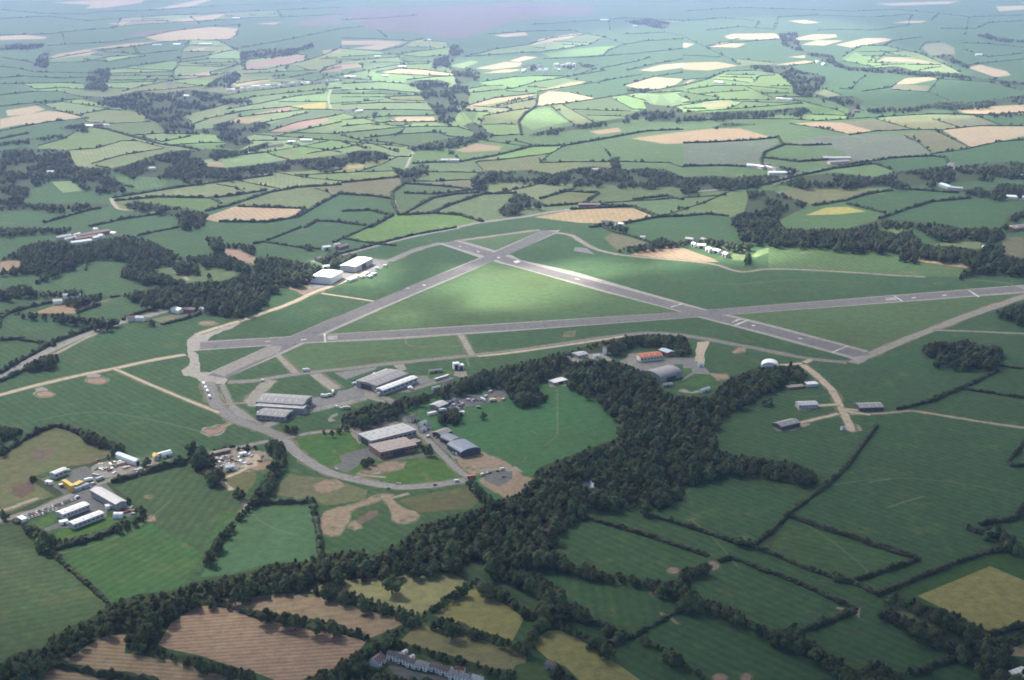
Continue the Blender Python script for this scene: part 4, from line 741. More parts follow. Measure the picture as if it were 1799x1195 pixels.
gm|108.8 930.7 127.2 927 182.5 909.8 200.9 908.9 197.6 922.3 150.7 939 103.8 950.8 98.8 937.4
conc|247.8 811.8 284.6 798.4 300 793.4 300 808.5 254.5 820.2
gm2|277.9 803.4 284.6 798.4 294.7 795.9 300 796.7 300 806.8 277.9 813.5
dirtr|184.2 818.5 195.9 820.2 182.5 826.9
scrap|377.2 794.9 401.8 786.2 423.4 789.1 466.8 793.5 481.2 809.4 479.8 820.9 437.9 829.6 394.5 826.7 375.7 820.9
dirtr|440.8 812.3 466.8 807.9 479.8 810.8 479.8 819.5 452.3 826.7 435 825.3
sand|429.2 803.6 452.3 797.8 458.1 805 452.3 818 432.1 825.3 420.5 820.9 430.7 812.3
conc|851.2 823.4 880.1 821.1 905.6 818.9 913.4 824.5 920.1 830 886.7 826.7 857.8 826.7
gm|752.2 651.1 776.7 648.9 801.2 653.3 763.4 666.7 752.2 665.6
conc|798.9 652.2 818.9 650 821.2 660 807.8 663.3 796.7 660
gd2|650 1160 683.4 1153.4 850.1 1190.1 866.8 1206.7 683.4 1206.7 650 1186.7
tarmac2|680 1168.4 706.7 1173.4 726.7 1180.1 766.8 1186.7 808.4 1195.1 833.5 1200.1 716.7 1200.1 693.4 1186.7"""
CLEAR="""c|90.4 319.7 127.2 318 144 334.8 110.5 338.8
c|53.6 338.1 83.7 328.1 93.7 351.5 60.3 354.9
c|144 316.4 174.1 323.1 187.5 329.8 150.7 328.1
c|0 460.3 15.1 457.8 37.7 457.8 37.7 467.8 15.1 475.3 0 477.9
c|381.7 440.2 401.8 437.7 424.4 441.4 450 454 450 464 416.9 455.2
c|1636.1 430.1 1663.8 426.4 1724 424.6 1721.5 437.7 1676.3 432.6
c|1022 845 1045 843 1045 856 1025 858
c|1191 687.1 1201.1 683 1216.2 688.8 1241.3 680.5 1244.6 683.8 1224.5 690.5 1204.4 690.5
c|1192.7 675.4 1221.2 663.7 1244.6 658.7 1251.3 670.4 1221.2 678.8
c|1221.2 628.6 1244.6 596.7 1227.9 596.7 1221.2 623.5
c|993.5 635.2 1010.2 620.2 1030.3 615.2 1063.8 610.1 1067.1 620.2 1077.2 633.6 1070.5 636.1 1027 635.2
c|960 667.1 988.5 660.4 1000.2 670.4 993.5 680.5 960 680.5
c|1087.2 636.9 1099 613.5 1160.9 606.8 1184.3 615.2 1184.3 626.9 1221.2 625.2 1244.6 647 1261.4 650.3 1251.3 673.8 1221.2 680.5 1184.3 673.8 1147.5 668.7 1127.4 653.7 1110.7 643.6
c|70.3 841.9 177.5 806.8 251.1 805.1 300 786.7 300 818.5 221 840.3 222.7 883.8 242.8 897.2 237.7 903.9 184.2 924 103.8 949.1 73.7 939 21.8 912.3
c|650 1163.4 680 1141.7 726.7 1143.4 766.8 1163.4 816.8 1170 860.1 1190.1 860.1 1210.1 766.8 1203.4 693.4 1176.7 650 1183.4
c|596.7 1076.7 600 1080"""
TREE="""9|367.9 485.4
9|165.7 535.6
10|266.2 568.3
16|337.8 790.5
16|354.6 798
10|248.6 898.5
10|258.7 813.1
10|316.4 808.1
10|416.9 865.8
10|424.4 870.9
10|196.3 1187.6
5|297.6 1200.2
5|220.1 1191.4
5|402.7 1067.6
5|440.2 1075.1
14|468.8 1083.8
14|501.3 1090.1
14|518.8 1095.1
14|555.1 1102.6
14|586.3 1106.4
16|688.9 1030.1
5|455 1078.8
5|531.3 1096.3
8|849.3 731.5
9|1299.3 951.2
9|1314.4 953.7
7|1352 710.1
8|1342 707.6
8|1352 705.1
9|1067.6 1107.6
9|1092.6 1115.1
6|905 1060.1
8|1471 1014.8
9|1629.5 1177
9|1734.3 942.4
6|655 1181.7
6|670 1178.4
6|678.4 1186.7
6|693.4 1193.4
6|706.7 1196.7
6|670 1193.4
6|726.7 1195.1
6|750.1 1196.7"""
ROAD="""lane:7|194.2 348.2 200.9 359.9 207.6 368.3 241 369.9 277.9 375
lane:6|582.5 157.3 575.8 170.7 580.9 190.8
lane:6|725.5 267.8 713.8 294.6
lane:5|692.1 351.5 695.4 363.2 702.1 376.6
road:11|797.5 400.1 847.7 390 921.4 381 968.3 372.3 1001.7 368.3
road:10|1200 338.8 1283.7 331.4 1350.7 319.7 1400.9 306.3 1434.3 299.6 1501.3 285.2 1568.3 275.9 1638.6 271.8
road:13|-15.1 668.7 0 661.2 50.2 634.8 100.5 608.4 175.8 578.3 213.5 565.7 241.1 559.5 276.2 550.7 296.3 543.6
lane:5|-15.1 673.7 0 666.7 50.2 646.1 97.9 621.5 150.7 593.9 190.9 575.8
lane:5|306.4 477.9 318.9 482.9 331.5 492.9
road:11|550.5 460.3 565.5 455.8 610.7 445.2 676 427.6 726.2 415.1 806.6 400
lane:5|472.6 496.7 485.2 499.2 510.3 506.7
road:12|367.1 685 450 748.3 500.2 771.7 512.8 788 532.9 805.6 570.5 828.2 613.2 840.7 676 853.8 716.2 856.3 763.9 852.5 806.6 845.7 826.7 840.7
road:7|826.7 840.7 806.6 828.2 776.5 798 751.4 772.9 728.8 752.8 713.7 736.5 693.6 722.7 691.1 705.1 666 695.1
road:6|502.7 770.4 532.9 762.9 568 757.9 590.6 757.9
road:11|465.1 749.1 500.2 734 560.5 717.7 610.7 707.6 640.9 700.1
road:6|668.5 830.7 615.7 840.7
lane:4|633.3 834.4 678.5 838.7
lane:4|718.7 867.1 691.1 874.6
worn:2|979 683 979 765
worn:2|979 766 957 783
worn:2|933 755 946 765
worn:2|918 811 926 801
worn:1.6|1388 909 1440 935 1500 980 1530 1010
worn:1.6|1216 915 1250 940 1300 1000
worn:1.6|440 900 470 925 520 940
worn:1.6|100 974 160 960 240 930 300 880
worn:1.6|1462 852 1560 838 1680 846 1790 870
worn:1.6|1540 1045 1500 1030 1440 1020
worn:2|690 560 760 545 850 548 960 540
worn:2|1300 500 1400 490 1520 497
worn:2|560 640 640 625 700 622
worn:2|1350 690 1420 700 1470 690
worn:2|60 740 160 720 260 735 360 760
lane:5|1490.6 727.2 1550.8 726.7 1591 722.2 1603.5 721.4 1663.8 731.5 1726.5 741.5 1814.4 754
worn:3|1558.3 892.1 1591 880.8 1623.6 872
worn:3|1525.7 846.9 1565.9 841.9
taxi:15|363.6 670.5 372 690.6 378.7 710.7 393.8 725.7 417.2 739.1 467.4 755.9
taxi:10|400.5 671.3 427.2 670.8 450.7 668.8 492.5 661.3 539.4 654.6 600 648.7
conc:8|487.5 623.6 519.3 655.4
conc:14|554.5 657.1 591.3 683.9
conc:15|475.8 668 455.7 687.2 439 705.7
taxi:6|390.4 675.5 403.8 707.3
conc:4|388.7 710.7 430.6 707.7
conc:5|604.2 747.2 605.8 757.3
taxi:7|712 688.5 747.1 676.7 794 663.3
taxi:10|600 649 701 637 826.7 624.8 900 617 1008 601 1113.5 586 1163.7 584.6 1226.5 593 1350 616 1420 631 1488 637
sand:6|840 626 905 619 1008 604.5 1100 590
conc:8|809 589 829 623.5
worn:3|711 593 716 611 814 607
worn:3|819 626 824 643.6
sand:5|565.5 515.5 610 522 666 530.6
taxi:13|683.6 459 726 440 774 427
conc:10|799 424 850 417 900 410 948 404
conc:9|975 409 1005.5 412.5 1025.6 427.6 1050.7 440 1088 447.7
conc:7|1088 447.7 1151 454 1251 461.5 1291 477 1314 478 1350 471 1475 477 1560 483 1626 486.6
conc:14|1498 638 1550.8 613 1651 573 1726.5 545.6 1789 524 1830 512
conc:5|1638.7 579.5 1799 586 1860 589
worn:5|1690 491 1730 493 1780 499
sand:9|345 588 376 577 430 562 461 550 491 540.7 525 527 553 512 583 503 610 491 640 476
sand:4|413 557 428 564
sand:9|0 694 75 674 150 657 208 646 271 632 326 623
sand:5|201 648 251 670 321 700 385 725
sand:9|-60 708 0 694
taxi:14|467 756 500 770
sand:9|1408.9 640.3 1431 656.3 1451.1 674.4 1467.2 692.5 1477.2 716.6 1489.3 740.7 1495.3 756.8
sand:7|1366.7 642.3 1388.8 640.3 1408.9 638.3
sand:7|1425 631.2 1412.9 637.3
sand:6|1473.2 710.6 1437 712.6
sand:6|1473.2 726.6 1449.1 732.7 1404.9 742.7
sand:6|1481.2 718.6 1511.4 720.6 1531.5 720.6
sand:6|1477.2 720.6 1529.4 728.7
road:7|-10 917.3 0 914.8 21.8 908.9 67 895.5 115.5 873.8 150.7 858.7 179.1 847 217.6 836.9 251.1 826.9 299.7 816.5 333.2 808.5
lane:5|0 897.2 16.7 893.8 50.2 880.5 67 875.4
road:6|299.1 815.9 315 812.3 336.7 806.5 359.8 800.7 375.7 794.9 401.8 789.1 430.7 783.4 475.5 774.4 487 771.8
sand:5|435 820.9 420.5 829.6 401.8 836.8 383 842.9 394.5 849.8 407.5 861.4
lane:4|423.4 877.3 435 886 423.4 903.3"""
import bpy, bmesh, math, random
import numpy as np
from mathutils import Vector
from mathutils.geometry import delaunay_2d_cdt
R = random.Random(7)
D = bpy.data
COL = bpy.context.scene.collection
# ------------------------------------------------------------------ camera model (photo pixels -> places on the ground)
FPX, CX, CY, YH, CAMH = 2499.0, 899.5, 597.5, -150.0, 520.0
TH = math.atan((CY - YH) / FPX)
ST, CT = math.sin(TH), math.cos(TH)
def ground(px, py, z=0.0):
    x = (px - CX) / FPX; y = (CY - py) / FPX
    t = (z - CAMH) / (-ST + y * CT)
    return (x * t, (CT + y * ST) * t, z)
def pix(x, y, z=0.0):
    z = z - CAMH
    d = y * CT - z * ST; u = y * ST + z * CT
    return (CX + FPX * x / d, CY - FPX * u / d)
def mpp(px, py):                                   # metres per photo pixel at that place
    g = ground(px, py)
    return math.sqrt(g[0] ** 2 + g[1] ** 2 + CAMH ** 2) / FPX
def rd(s):
    out = []
    for l in s.strip().split('\n'):
        k, p = l.split('|'); v = [float(a) for a in p.split()]
        out.append((k, list(zip(v[::2], v[1::2]))))
    return out
HEDGES, WOODS, SEEDS, POLYS, CLEARS, TREES, ROADS = map(rd, (HEDGE, WOOD, SEED, POLY, CLEAR, TREE, ROAD))
# ------------------------------------------------------------------ object helpers
def tag(o, label=None, cat=None, group=None, kind=None):
    if label: o['label'] = label
    if cat: o['category'] = cat
    if group: o['group'] = group
    if kind: o['kind'] = kind
    return o
def mobj(name, verts, faces, mats, parent=None, mi=None, smooth=False):
    m = D.meshes.new(name); m.from_pydata([tuple(v) for v in verts], [], faces)
    for a in (mats if isinstance(mats, (list, tuple)) else [mats]): m.materials.append(a)
    if mi is not None: m.polygons.foreach_set('material_index', mi)
    if smooth: m.polygons.foreach_set('use_smooth', [True] * len(m.polygons))
    o = D.objects.new(name, m); COL.objects.link(o)
    if parent: o.parent = parent
    return o
def empty(name, loc, rz=0.0):
    o = D.objects.new(name, None); o.location = loc; o.rotation_euler = (0, 0, rz); o.empty_display_size = 1; COL.objects.link(o); return o
# ------------------------------------------------------------------ materials
def nt(name):
    m = D.materials.new(name); m.use_nodes = True; t = m.node_tree; t.nodes.clear(); return m, t
def N(t, ty, **kw):
    n = t.nodes.new(ty)
    for k, v in kw.items():
        if k in ('blend_type', 'data_type', 'operation', 'feature', 'distance', 'wave_type', 'bands_direction', 'vector_type', 'rotation_type', 'noise_dimensions'): setattr(n, k, v)
        else: n.inputs[k.replace('_', ' ')].default_value = v
    return n
def mix(t, a, b, fac, mode='MIX'):
    n = t.nodes.new('ShaderNodeMix'); n.data_type = 'RGBA'; n.blend_type = mode
    for s, v in ((6, a), (7, b), (0, fac)):
        if isinstance(v, (int, float)): n.inputs[s].default_value = v
        elif isinstance(v, (tuple, list)): n.inputs[s].default_value = (*v[:3], 1)
        else: t.links.new(v, n.inputs[s])
    return n.outputs[2]
def mathn(t, op, a, b=0.0, c=None):
    n = t.nodes.new('ShaderNodeMath'); n.operation = op
    for i, v in enumerate((a, b) if c is None else (a, b, c)):
        if isinstance(v, (int, float)): n.inputs[i].default_value = v
        else: t.links.new(v, n.inputs[i])
    return n.outputs[0]
def rng(t, v, a, b, c, d):
    n = t.nodes.new('ShaderNodeMapRange'); t.links.new(v, n.inputs[0])
    for i, x in enumerate((a, b, c, d)): n.inputs[i + 1].default_value = x
    return n.outputs[0]
def finish(m, t, col, rough=0.9, spec=0.2, bump=None, metal=0.0):
    b = N(t, 'ShaderNodeBsdfPrincipled', Roughness=rough, Metallic=metal); b.inputs['Specular IOR Level'].default_value = spec
    if isinstance(col, (tuple, list)): b.inputs['Base Color'].default_value = (*col[:3], 1)
    else: t.links.new(col, b.inputs['Base Color'])
    if bump is not None: t.links.new(bump, b.inputs['Normal'])
    o = t.nodes.new('ShaderNodeOutputMaterial'); t.links.new(b.outputs[0], o.inputs[0]); return m
def land(name, c1, c2, big=90.0, small=9.0, rand=0.12, stripe=0.0, period=9.0, angle=None, c3=None, patch=0.55, fine=0.35, rough=0.95):
    """soil, grass or paving: two colours in broad drifts, fine grain, optional working lines, each piece of land a little different"""
    m, t = nt(name)
    geo = t.nodes.new('ShaderNodeNewGeometry'); oi = t.nodes.new('ShaderNodeObjectInfo')
    pos = geo.outputs['Position']
    off = N(t, 'ShaderNodeVectorMath', operation='ADD'); t.links.new(pos, off.inputs[0])
    sc = N(t, 'ShaderNodeVectorMath', operation='SCALE'); sc.inputs[0].default_value = (731, 517, 0); t.links.new(oi.outputs['Random'], sc.inputs[3]); t.links.new(sc.outputs[0], off.inputs[1])
    n1 = N(t, 'ShaderNodeTexNoise', Scale=1 / big, Detail=5.0, Roughness=0.62); t.links.new(off.outputs[0], n1.inputs['Vector'])
    n2 = N(t, 'ShaderNodeTexNoise', Scale=1 / small, Detail=6.0, Roughness=0.7); t.links.new(off.outputs[0], n2.inputs['Vector'])
    f = rng(t, n1.outputs[0], 0.36, 0.64, 0, 1)
    col = mix(t, c1, c2, f)
    if c3 is not None:
        n3 = N(t, 'ShaderNodeTexNoise', Scale=1 / (big * 0.37), Detail=7.0, Roughness=0.7); t.links.new(off.outputs[0], n3.inputs['Vector'])
        col = mix(t, col, c3, rng(t, n3.outputs[0], patch, patch + 0.12, 0, 1))
    g = mathn(t, 'MULTIPLY', rng(t, n2.outputs[0], 0.25, 0.75, 1 - fine, 1 + fine), rng(t, n1.outputs[0], .3, .7, 1.16, .84))
    if stripe:
        rot = N(t, 'ShaderNodeVectorRotate', rotation_type='Z_AXIS'); t.links.new(pos, rot.inputs['Vector'])
        if angle is None: t.links.new(mathn(t, 'MULTIPLY', oi.outputs['Random'], 6.28), rot.inputs['Angle'])
        else: rot.inputs['Angle'].default_value = angle
        w = N(t, 'ShaderNodeTexWave', wave_type='BANDS', bands_direction='X', Scale=0.314 / period, Distortion=0.25, Detail=2.0); w.inputs['Detail Scale'].default_value = 0.3
        t.links.new(rot.outputs[0], w.inputs['Vector'])
        g = mathn(t, 'MULTIPLY', g, rng(t, w.outputs[1], 0, 1, 1 - stripe, 1 + stripe))
    g = mathn(t, 'MULTIPLY', g, rng(t, oi.outputs['Random'], 0, 1, 1 - rand, 1 + rand))
    hs = N(t, 'ShaderNodeHueSaturation'); t.links.new(col, hs.inputs['Color']); t.links.new(g, hs.inputs['Value'])
    r2 = mathn(t, 'FRACT', mathn(t, 'MULTIPLY', oi.outputs['Random'], 37.7)); t.links.new(rng(t, r2, 0, 1, 0.5 - rand * 0.10, 0.5 + rand * 0.10), hs.inputs['Hue'])
    r3 = mathn(t, 'FRACT', mathn(t, 'MULTIPLY', oi.outputs['Random'], 91.3)); t.links.new(rng(t, r3, 0, 1, 1 - rand * .8, 1 + rand * .8), hs.inputs['Saturation'])
    return finish(m, t, hs.outputs[0], rough, 0.1)
LAND = dict(
 g=((.066, .104, .046), (.082, .118, .050), 'mid green field'), gl=((.098, .150, .064), (.115, .165, .068), 'pale green field'), gd=((.050, .088, .034), (.060, .098, .038), 'rich green field'),
 gd2=((.058, .080, .034), (.070, .088, .036), 'dull green pasture'), gd3=((.046, .074, .036), (.058, .082, .038), 'dark green meadow'), gd4=((.034, .070, .022), (.044, .080, .026), 'green headland'), dk=((.031, .062, .033), (.040, .070, .036), 'deep green pasture'),
 gy=((.105, .140, .056), (.126, .150, .062), 'yellowish green field'), gg=((.185, .182, .076), (.215, .205, .086), 'straw green hayfield'), gg2=((.190, .185, .072), (.225, .210, .080), 'yellow mown field'),
 gn=((.050, .096, .038), (.062, .106, .042), 'lush green pasture'), gn2=((.054, .085, .038), (.066, .095, .042), 'dull olive green pasture'),
 ol=((.115, .125, .066), (.135, .140, .075), 'olive field'), ol2=((.165, .158, .070), (.190, .172, .080), 'olive brown grass'), gm=((.050, .094, .030), (.070, .108, .034), 'mown grass'), gm2=((.042, .092, .026), (.055, .104, .030), 'tended grass'),
 rough=((.088, .105, .040), (.120, .110, .058), 'rough brownish pasture'), rough2=((.110, .085, .060), (.130, .100, .070), 'scrubby brown patch'), af=((.054, .096, .046), (.070, .108, .046), 'airfield grass'), pf=((.042, .100, .050), (.052, .108, .050), 'green playing field'),
 pk=((.250, .198, .122), (.285, .220, .135), 'pinkish stubble'), rb=((.225, .150, .112), (.255, .168, .122), 'reddish ploughed strip'), st=((.290, .220, .130), (.330, .250, .150), 'bright straw field'), tan=((.240, .190, .120), (.280, .205, .130), 'tan field'), yl=((.250, .230, .060), (.270, .240, .070), 'yellow flowering strip'),
 gr=((.088, .110, .078), (.100, .120, .084), 'grey ploughland'), moor=((.082, .068, .058), (.100, .085, .066), 'purple moor'),
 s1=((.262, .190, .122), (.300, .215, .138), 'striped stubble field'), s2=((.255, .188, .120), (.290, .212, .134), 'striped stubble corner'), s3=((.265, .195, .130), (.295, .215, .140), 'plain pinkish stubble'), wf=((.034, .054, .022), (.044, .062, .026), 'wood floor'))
for k in ('g', 'gl', 'gd', 'gd3', 'dk', 'af', 'pf', 'gm', 'gm2', 'gd4'): LAND[k] = tuple(tuple(v * q for v, q in zip(LAND[k][i], (1.10, 1.16, 1.0))) for i in (0, 1)) + (LAND[k][2],)
MAT = {}
for k, (a, b, _) in LAND.items():
    kw = {}
    if k in ('s1', 's2'): kw = dict(stripe=.17, period=5.2, angle=math.radians(82 if k == 's1' else 97), c3=(.16, .15, .075), patch=.60)
    elif k in ('pk', 'rb', 'st', 'tan', 's3'): kw = dict(stripe=.07, period=10, c3=tuple(v * .8 for v in a), patch=.6, rand=.1)
    elif k in ('gn', 'gn2', 'g', 'gl', 'gy', 'gd', 'ol', 'gr', 'dk', 'gd3'): kw = dict(stripe=.10, period=9, c3=(b[0] * 1.5, b[1] * 1.14, b[2] * 1.1), patch=.54, rand=.16)
    elif k == 'af': kw = dict(rand=.04, c3=(.066, .102, .042), patch=.52, big=160, stripe=.03, period=22, angle=1.9)
    elif k in ('rough', 'gm', 'gm2'): kw = dict(c3=(.14, .115, .065), patch=.56, big=50)
    elif k == 'moor': kw = dict(big=400, small=60, c3=(.06, .09, .06), patch=.55)
    MAT[k] = land('land_' + LAND[k][2].replace(' ', '_'), a, b, **kw)
SURF = dict(runedge=('runway', (.235, .222, .21), (.28, .262, .24)), rundark=('runway_surface', (.118, .113, .117), (.165, .158, .158)), old=('runway_surface', (.21, .195, .185), (.25, .23, .21)), apron=('concrete_apron', (.24, .225, .20), (.32, .30, .265)), conc=('concrete_hardstand', (.20, .188, .165), (.26, .24, .205)), taxi=('taxiway', (.165, .16, .158), (.20, .192, .18)),
 tarmac=('tarmac_yard', (.145, .145, .145), (.19, .185, .18)), tarmac2=('tarmac_yard', (.095, .10, .10), (.14, .14, .135)), tarmac3=('car_park', (.06, .065, .07), (.085, .085, .09)), road=('road', (.20, .20, .195), (.235, .23, .22)), lane=('lane', (.24, .22, .17), (.29, .26, .20)), sand=('gravel_track', (.36, .30, .22), (.42, .36, .27)), worn=('worn_path', (.085, .125, .068), (.11, .145, .08)),
 dirt=('bare_ground', (.205, .155, .105), (.265, .200, .14)), dirtr=('bare_ground', (.23, .15, .11), (.29, .20, .15)), dirtp=('bare_ground', (.20, .155, .125), (.25, .19, .15)), edge=('worn_verge', (.12, .115, .062), (.165, .14, .085)), scrap=('yard_ground', (.20, .18, .155), (.27, .235, .19)))
for k, (_, a, b) in SURF.items():
    MAT[k] = land('surface_' + k, a, b, big=45, small=5, rand=.05, fine=.38, c3=(.066, .098, .042) if k.startswith('dirt') or k in ('worn', 'apron', 'old', 'edge') else tuple(v * .72 for v in a), patch=.47 if k == 'edge' else .54 if k.startswith('dirt') else .60 if k in ('apron', 'old') else .56, rough=.8)
mw, tw = nt('pond_water'); MAT['water'] = finish(mw, tw, (.09, .13, .16), .15, .5)
# far country beyond the traced fields: a patchwork of pasture and stubble
m, t = nt('land_patchwork'); geo = t.nodes.new('ShaderNodeNewGeometry')
mp = N(t, 'ShaderNodeVectorMath', operation='MULTIPLY'); mp.inputs[1].default_value = (1, 1, 0); t.links.new(geo.outputs['Position'], mp.inputs[0])
vo = N(t, 'ShaderNodeTexVoronoi', Scale=1 / 150); t.links.new(mp.outputs[0], vo.inputs['Vector'])
sep = t.nodes.new('ShaderNodeSeparateColor'); t.links.new(vo.outputs['Color'], sep.inputs[0])
ve = N(t, 'ShaderNodeTexVoronoi', feature='DISTANCE_TO_EDGE', Scale=1 / 150); t.links.new(mp.outputs[0], ve.inputs['Vector'])
c = mix(t, LAND['gd3'][0], LAND['g'][0], sep.outputs[0]); c = mix(t, c, LAND['pk'][0], rng(t, sep.outputs[1], .92, .93, 0, 1)); c = mix(t, c, (.02, .04, .02), rng(t, ve.outputs[0], .014, .022, 1, 0))
MAT['out'] = finish(m, t, c, .95, .1)
# ------------------------------------------------------------------ rasters in plan of the trace (2 photo pixels a cell)
GX0, GY0, GC = -100, -140, 2.0
GW, GH = 1000, 720
def cell(x, y): return int((x - GX0) / GC), int((y - GY0) / GC)
def fill(pts, arr, val):
    P = [((x - GX0) / GC, (y - GY0) / GC) for x, y in pts]
    y0 = max(0, int(min(p[1] for p in P))); y1 = min(GH - 1, int(max(p[1] for p in P)) + 1)
    for yy in range(y0, y1 + 1):
        xs = []; yc = yy + .5
        for (xa, ya), (xb, yb) in zip(P, P[1:] + P[:1]):
            if (ya <= yc) != (yb <= yc): xs.append(xa + (yc - ya) * (xb - xa) / (yb - ya))
        xs.sort()
        for a, b in zip(xs[::2], xs[1::2]):
            a = max(0, int(math.ceil(a - .5))); b = min(GW - 1, int(math.floor(b - .5)))
            if b >= a: arr[yy, a:b + 1] = val
def line(pts, arr, val, r=0):
    for (xa, ya), (xb, yb) in zip(pts, pts[1:]):
        n = int(max(abs(xb - xa), abs(yb - ya)) / GC * 2) + 2
        for i in range(n + 1):
            cx, cy = cell(xa + (xb - xa) * i / n, ya + (yb - ya) * i / n)
            arr[max(0, cy - r):max(0, cy + r + 1), max(0, cx - r):max(0, cx + r + 1)] = val
WOODR = np.zeros((GH, GW), np.int16)
for i, (k, p) in enumerate(WOODS): fill(p, WOODR, i + 1)
BAR = np.zeros((GH, GW), np.uint8)
for k, p in HEDGES: line(p, BAR, 1, 1)
for k, p in ROADS:
    if not k.startswith('worn'): line(p, BAR, 1, 0)
for k, p in POLYS:
    if k.startswith('run'): line(p + p[:1], BAR, 1, 1)
BAR[WOODR > 0] = 1
LAB = np.zeros((GH, GW), np.int32); nlab = 0; size = [0]; cen = [(0, 0)]
for y in range(GH):
    for x in range(GW):
        if BAR[y, x] or LAB[y, x]: continue
        nlab += 1; st = [(y, x)]; LAB[y, x] = nlab; n = 0; sx = sy = 0
        while st:
            a, b = st.pop(); n += 1; sx += b; sy += a
            for c_, d_ in ((a + 1, b), (a - 1, b), (a, b + 1), (a, b - 1)):
                if 0 <= c_ < GH and 0 <= d_ < GW and not BAR[c_, d_] and not LAB[c_, d_]: LAB[c_, d_] = nlab; st.append((c_, d_))
        size.append(n); cen.append((GX0 + GC * sx / n, GY0 + GC * sy / n))
PR = np.zeros((GH, GW), np.int16)
for i, (k, p) in enumerate(POLYS): fill(p, PR, i + 1)
AIRZ = [(0, 660), (210, 600), (330, 560), (480, 520), (560, 490), (650, 440), (800, 400), (1000, 395), (1090, 440), (1300, 470), (1620, 480), (1799, 490), (1799, 520), (1500, 650), (1220, 620), (1100, 600), (830, 660), (700, 700), (560, 770), (480, 790), (300, 780), (0, 750)]
AIR = np.zeros((GH, GW), np.uint8); fill(AIRZ, AIR, 1)
CLR = np.zeros((GH, GW), np.uint8)
for k, p in CLEARS: fill(p, CLR, 1)
regcol = [None] * (nlab + 1)
for i in range(1, nlab + 1):
    x, y = cen[i]; cx, cy = cell(x, y)
    if 0 <= cx < GW and 0 <= cy < GH and AIR[cy, cx]: regcol[i] = 'af'
    else:
        r = random.Random(int(x * 7 + y * 131)).random()
        far = y < 420
        for k, w in ((('g', .40), ('gl', .26), ('gy', .15), ('ol', .06), ('gd', .08), ('tan', .05)) if far else (('g', .5), ('gd', .2), ('gd2', .3))):
            r -= w
            if r <= 0: regcol[i] = k; break
        else: regcol[i] = 'g'
for k, p in SEEDS:
    cx, cy = cell(*p[0])
    for rr in range(0, 4):
        s = LAB[max(0, cy - rr):cy + rr + 1, max(0, cx - rr):cx + rr + 1]; s = s[s > 0]
        if len(s): regcol[int(s[0])] = k; break
# the far country is cut finer than its main hedges: each big far field is split again across its length
EXTRA = []
wgt = np.zeros(GH)
for j in range(GH):
    py = GY0 + GC * (j + .5); wgt[j] = (mpp(CX, py) * GC) ** 2 / (CAMH / (mpp(CX, py) * FPX))
gxx, gyy = np.meshgrid(np.arange(GW), np.arange(GH))
GXW = np.zeros((GH, GW)); GYW = np.zeros((GH, GW))
for j in range(GH):
    py = GY0 + GC * (j + .5); g0 = ground(0, py); g1 = ground(1000, py); GYW[j] = g0[1]; GXW[j] = g0[0] + (g1[0] - g0[0]) * (GX0 + GC * (np.arange(GW) + .5)) / 1000
work = [i for i in range(1, nlab + 1) if regcol[i] != 'af' and -20 < cen[i][1] < 372]
rs = random.Random(21)
while work:
    l = work.pop(); js, is_ = np.nonzero(LAB[:440] == l)
    if len(js) < 30: continue
    A = wgt[js].sum(); px0, py0 = GX0 + GC * is_.mean(), GY0 + GC * js.mean()
    if A < (27000 if py0 > 90 else 42000) * rs.uniform(.6, 1.5) or py0 > 372: continue
    X, Y = GXW[js, is_], GYW[js, is_]; mx, my = X.mean(), Y.mean()
    cxx, cyy, cxy = ((X - mx) ** 2).mean(), ((Y - my) ** 2).mean(), ((X - mx) * (Y - my)).mean()
    an0 = .5 * math.atan2(2 * cxy, cxx - cyy); good = False
    for tr in range(16):
        an = an0 + rs.uniform(-.3, .3) + (math.pi / 2 if tr > 11 else 0)          # the long axis: cut across it
        d = (X - mx) * math.cos(an) + (Y - my) * math.sin(an); d = d - np.quantile(d, rs.uniform(.28, .72)); s = d > 0
        if s.sum() < 12 or (~s).sum() < 12: continue
        near_ = np.abs(d) < 16; e = -(X - mx) * math.sin(an) + (Y - my) * math.cos(an)
        if near_.sum() < 2: continue
        ee = np.sort(e[near_]); gaps = np.nonzero(np.diff(ee) > 70)[0]
        e0, e1 = ee[0], (ee[gaps[0]] if len(gaps) else ee[-1])
        if e1 - e0 < 40: continue
        shift = X[near_][0] * math.cos(an) + Y[near_][0] * math.sin(an) - (mx * math.cos(an) + my * math.sin(an)) - d[near_][0]
        bx0, by0 = mx + shift * math.cos(an), my + shift * math.sin(an)
        pm_ = [(bx0 - math.sin(an) * q, by0 + math.cos(an) * q) for q in (e0, (e0 + e1) / 2, e1)]
        pm_[1] = (pm_[1][0] + rs.uniform(-9, 9), pm_[1][1] + rs.uniform(-9, 9))
        hp = [pix(*q) for q in pm_]; bad = False
        for q in range(11):
            u = q / 5; i0 = min(1, int(u)); u -= i0; xx = hp[i0][0] * (1 - u) + hp[i0 + 1][0] * u; yy = hp[i0][1] * (1 - u) + hp[i0 + 1][1] * u; ci, cj = cell(xx, yy)
            if 0 <= ci < GW and 0 <= cj < GH and (PR[cj, ci] > 0 or WOODR[cj, ci] > 0): bad = True
        if not bad: good = True; break
    if not good: continue
    nlab += 1; LAB[js[s], is_[s]] = nlab; cen.append((px0, py0)); size.append(int(s.sum()))
    regcol.append(regcol[l] if rs.random() < .45 else rs.choice(('g', 'gl', 'gy', 'g', 'gl', 'ol', 'gd', 'g')))
    EXTRA.append(('f', hp))
    work += [l, nlab]
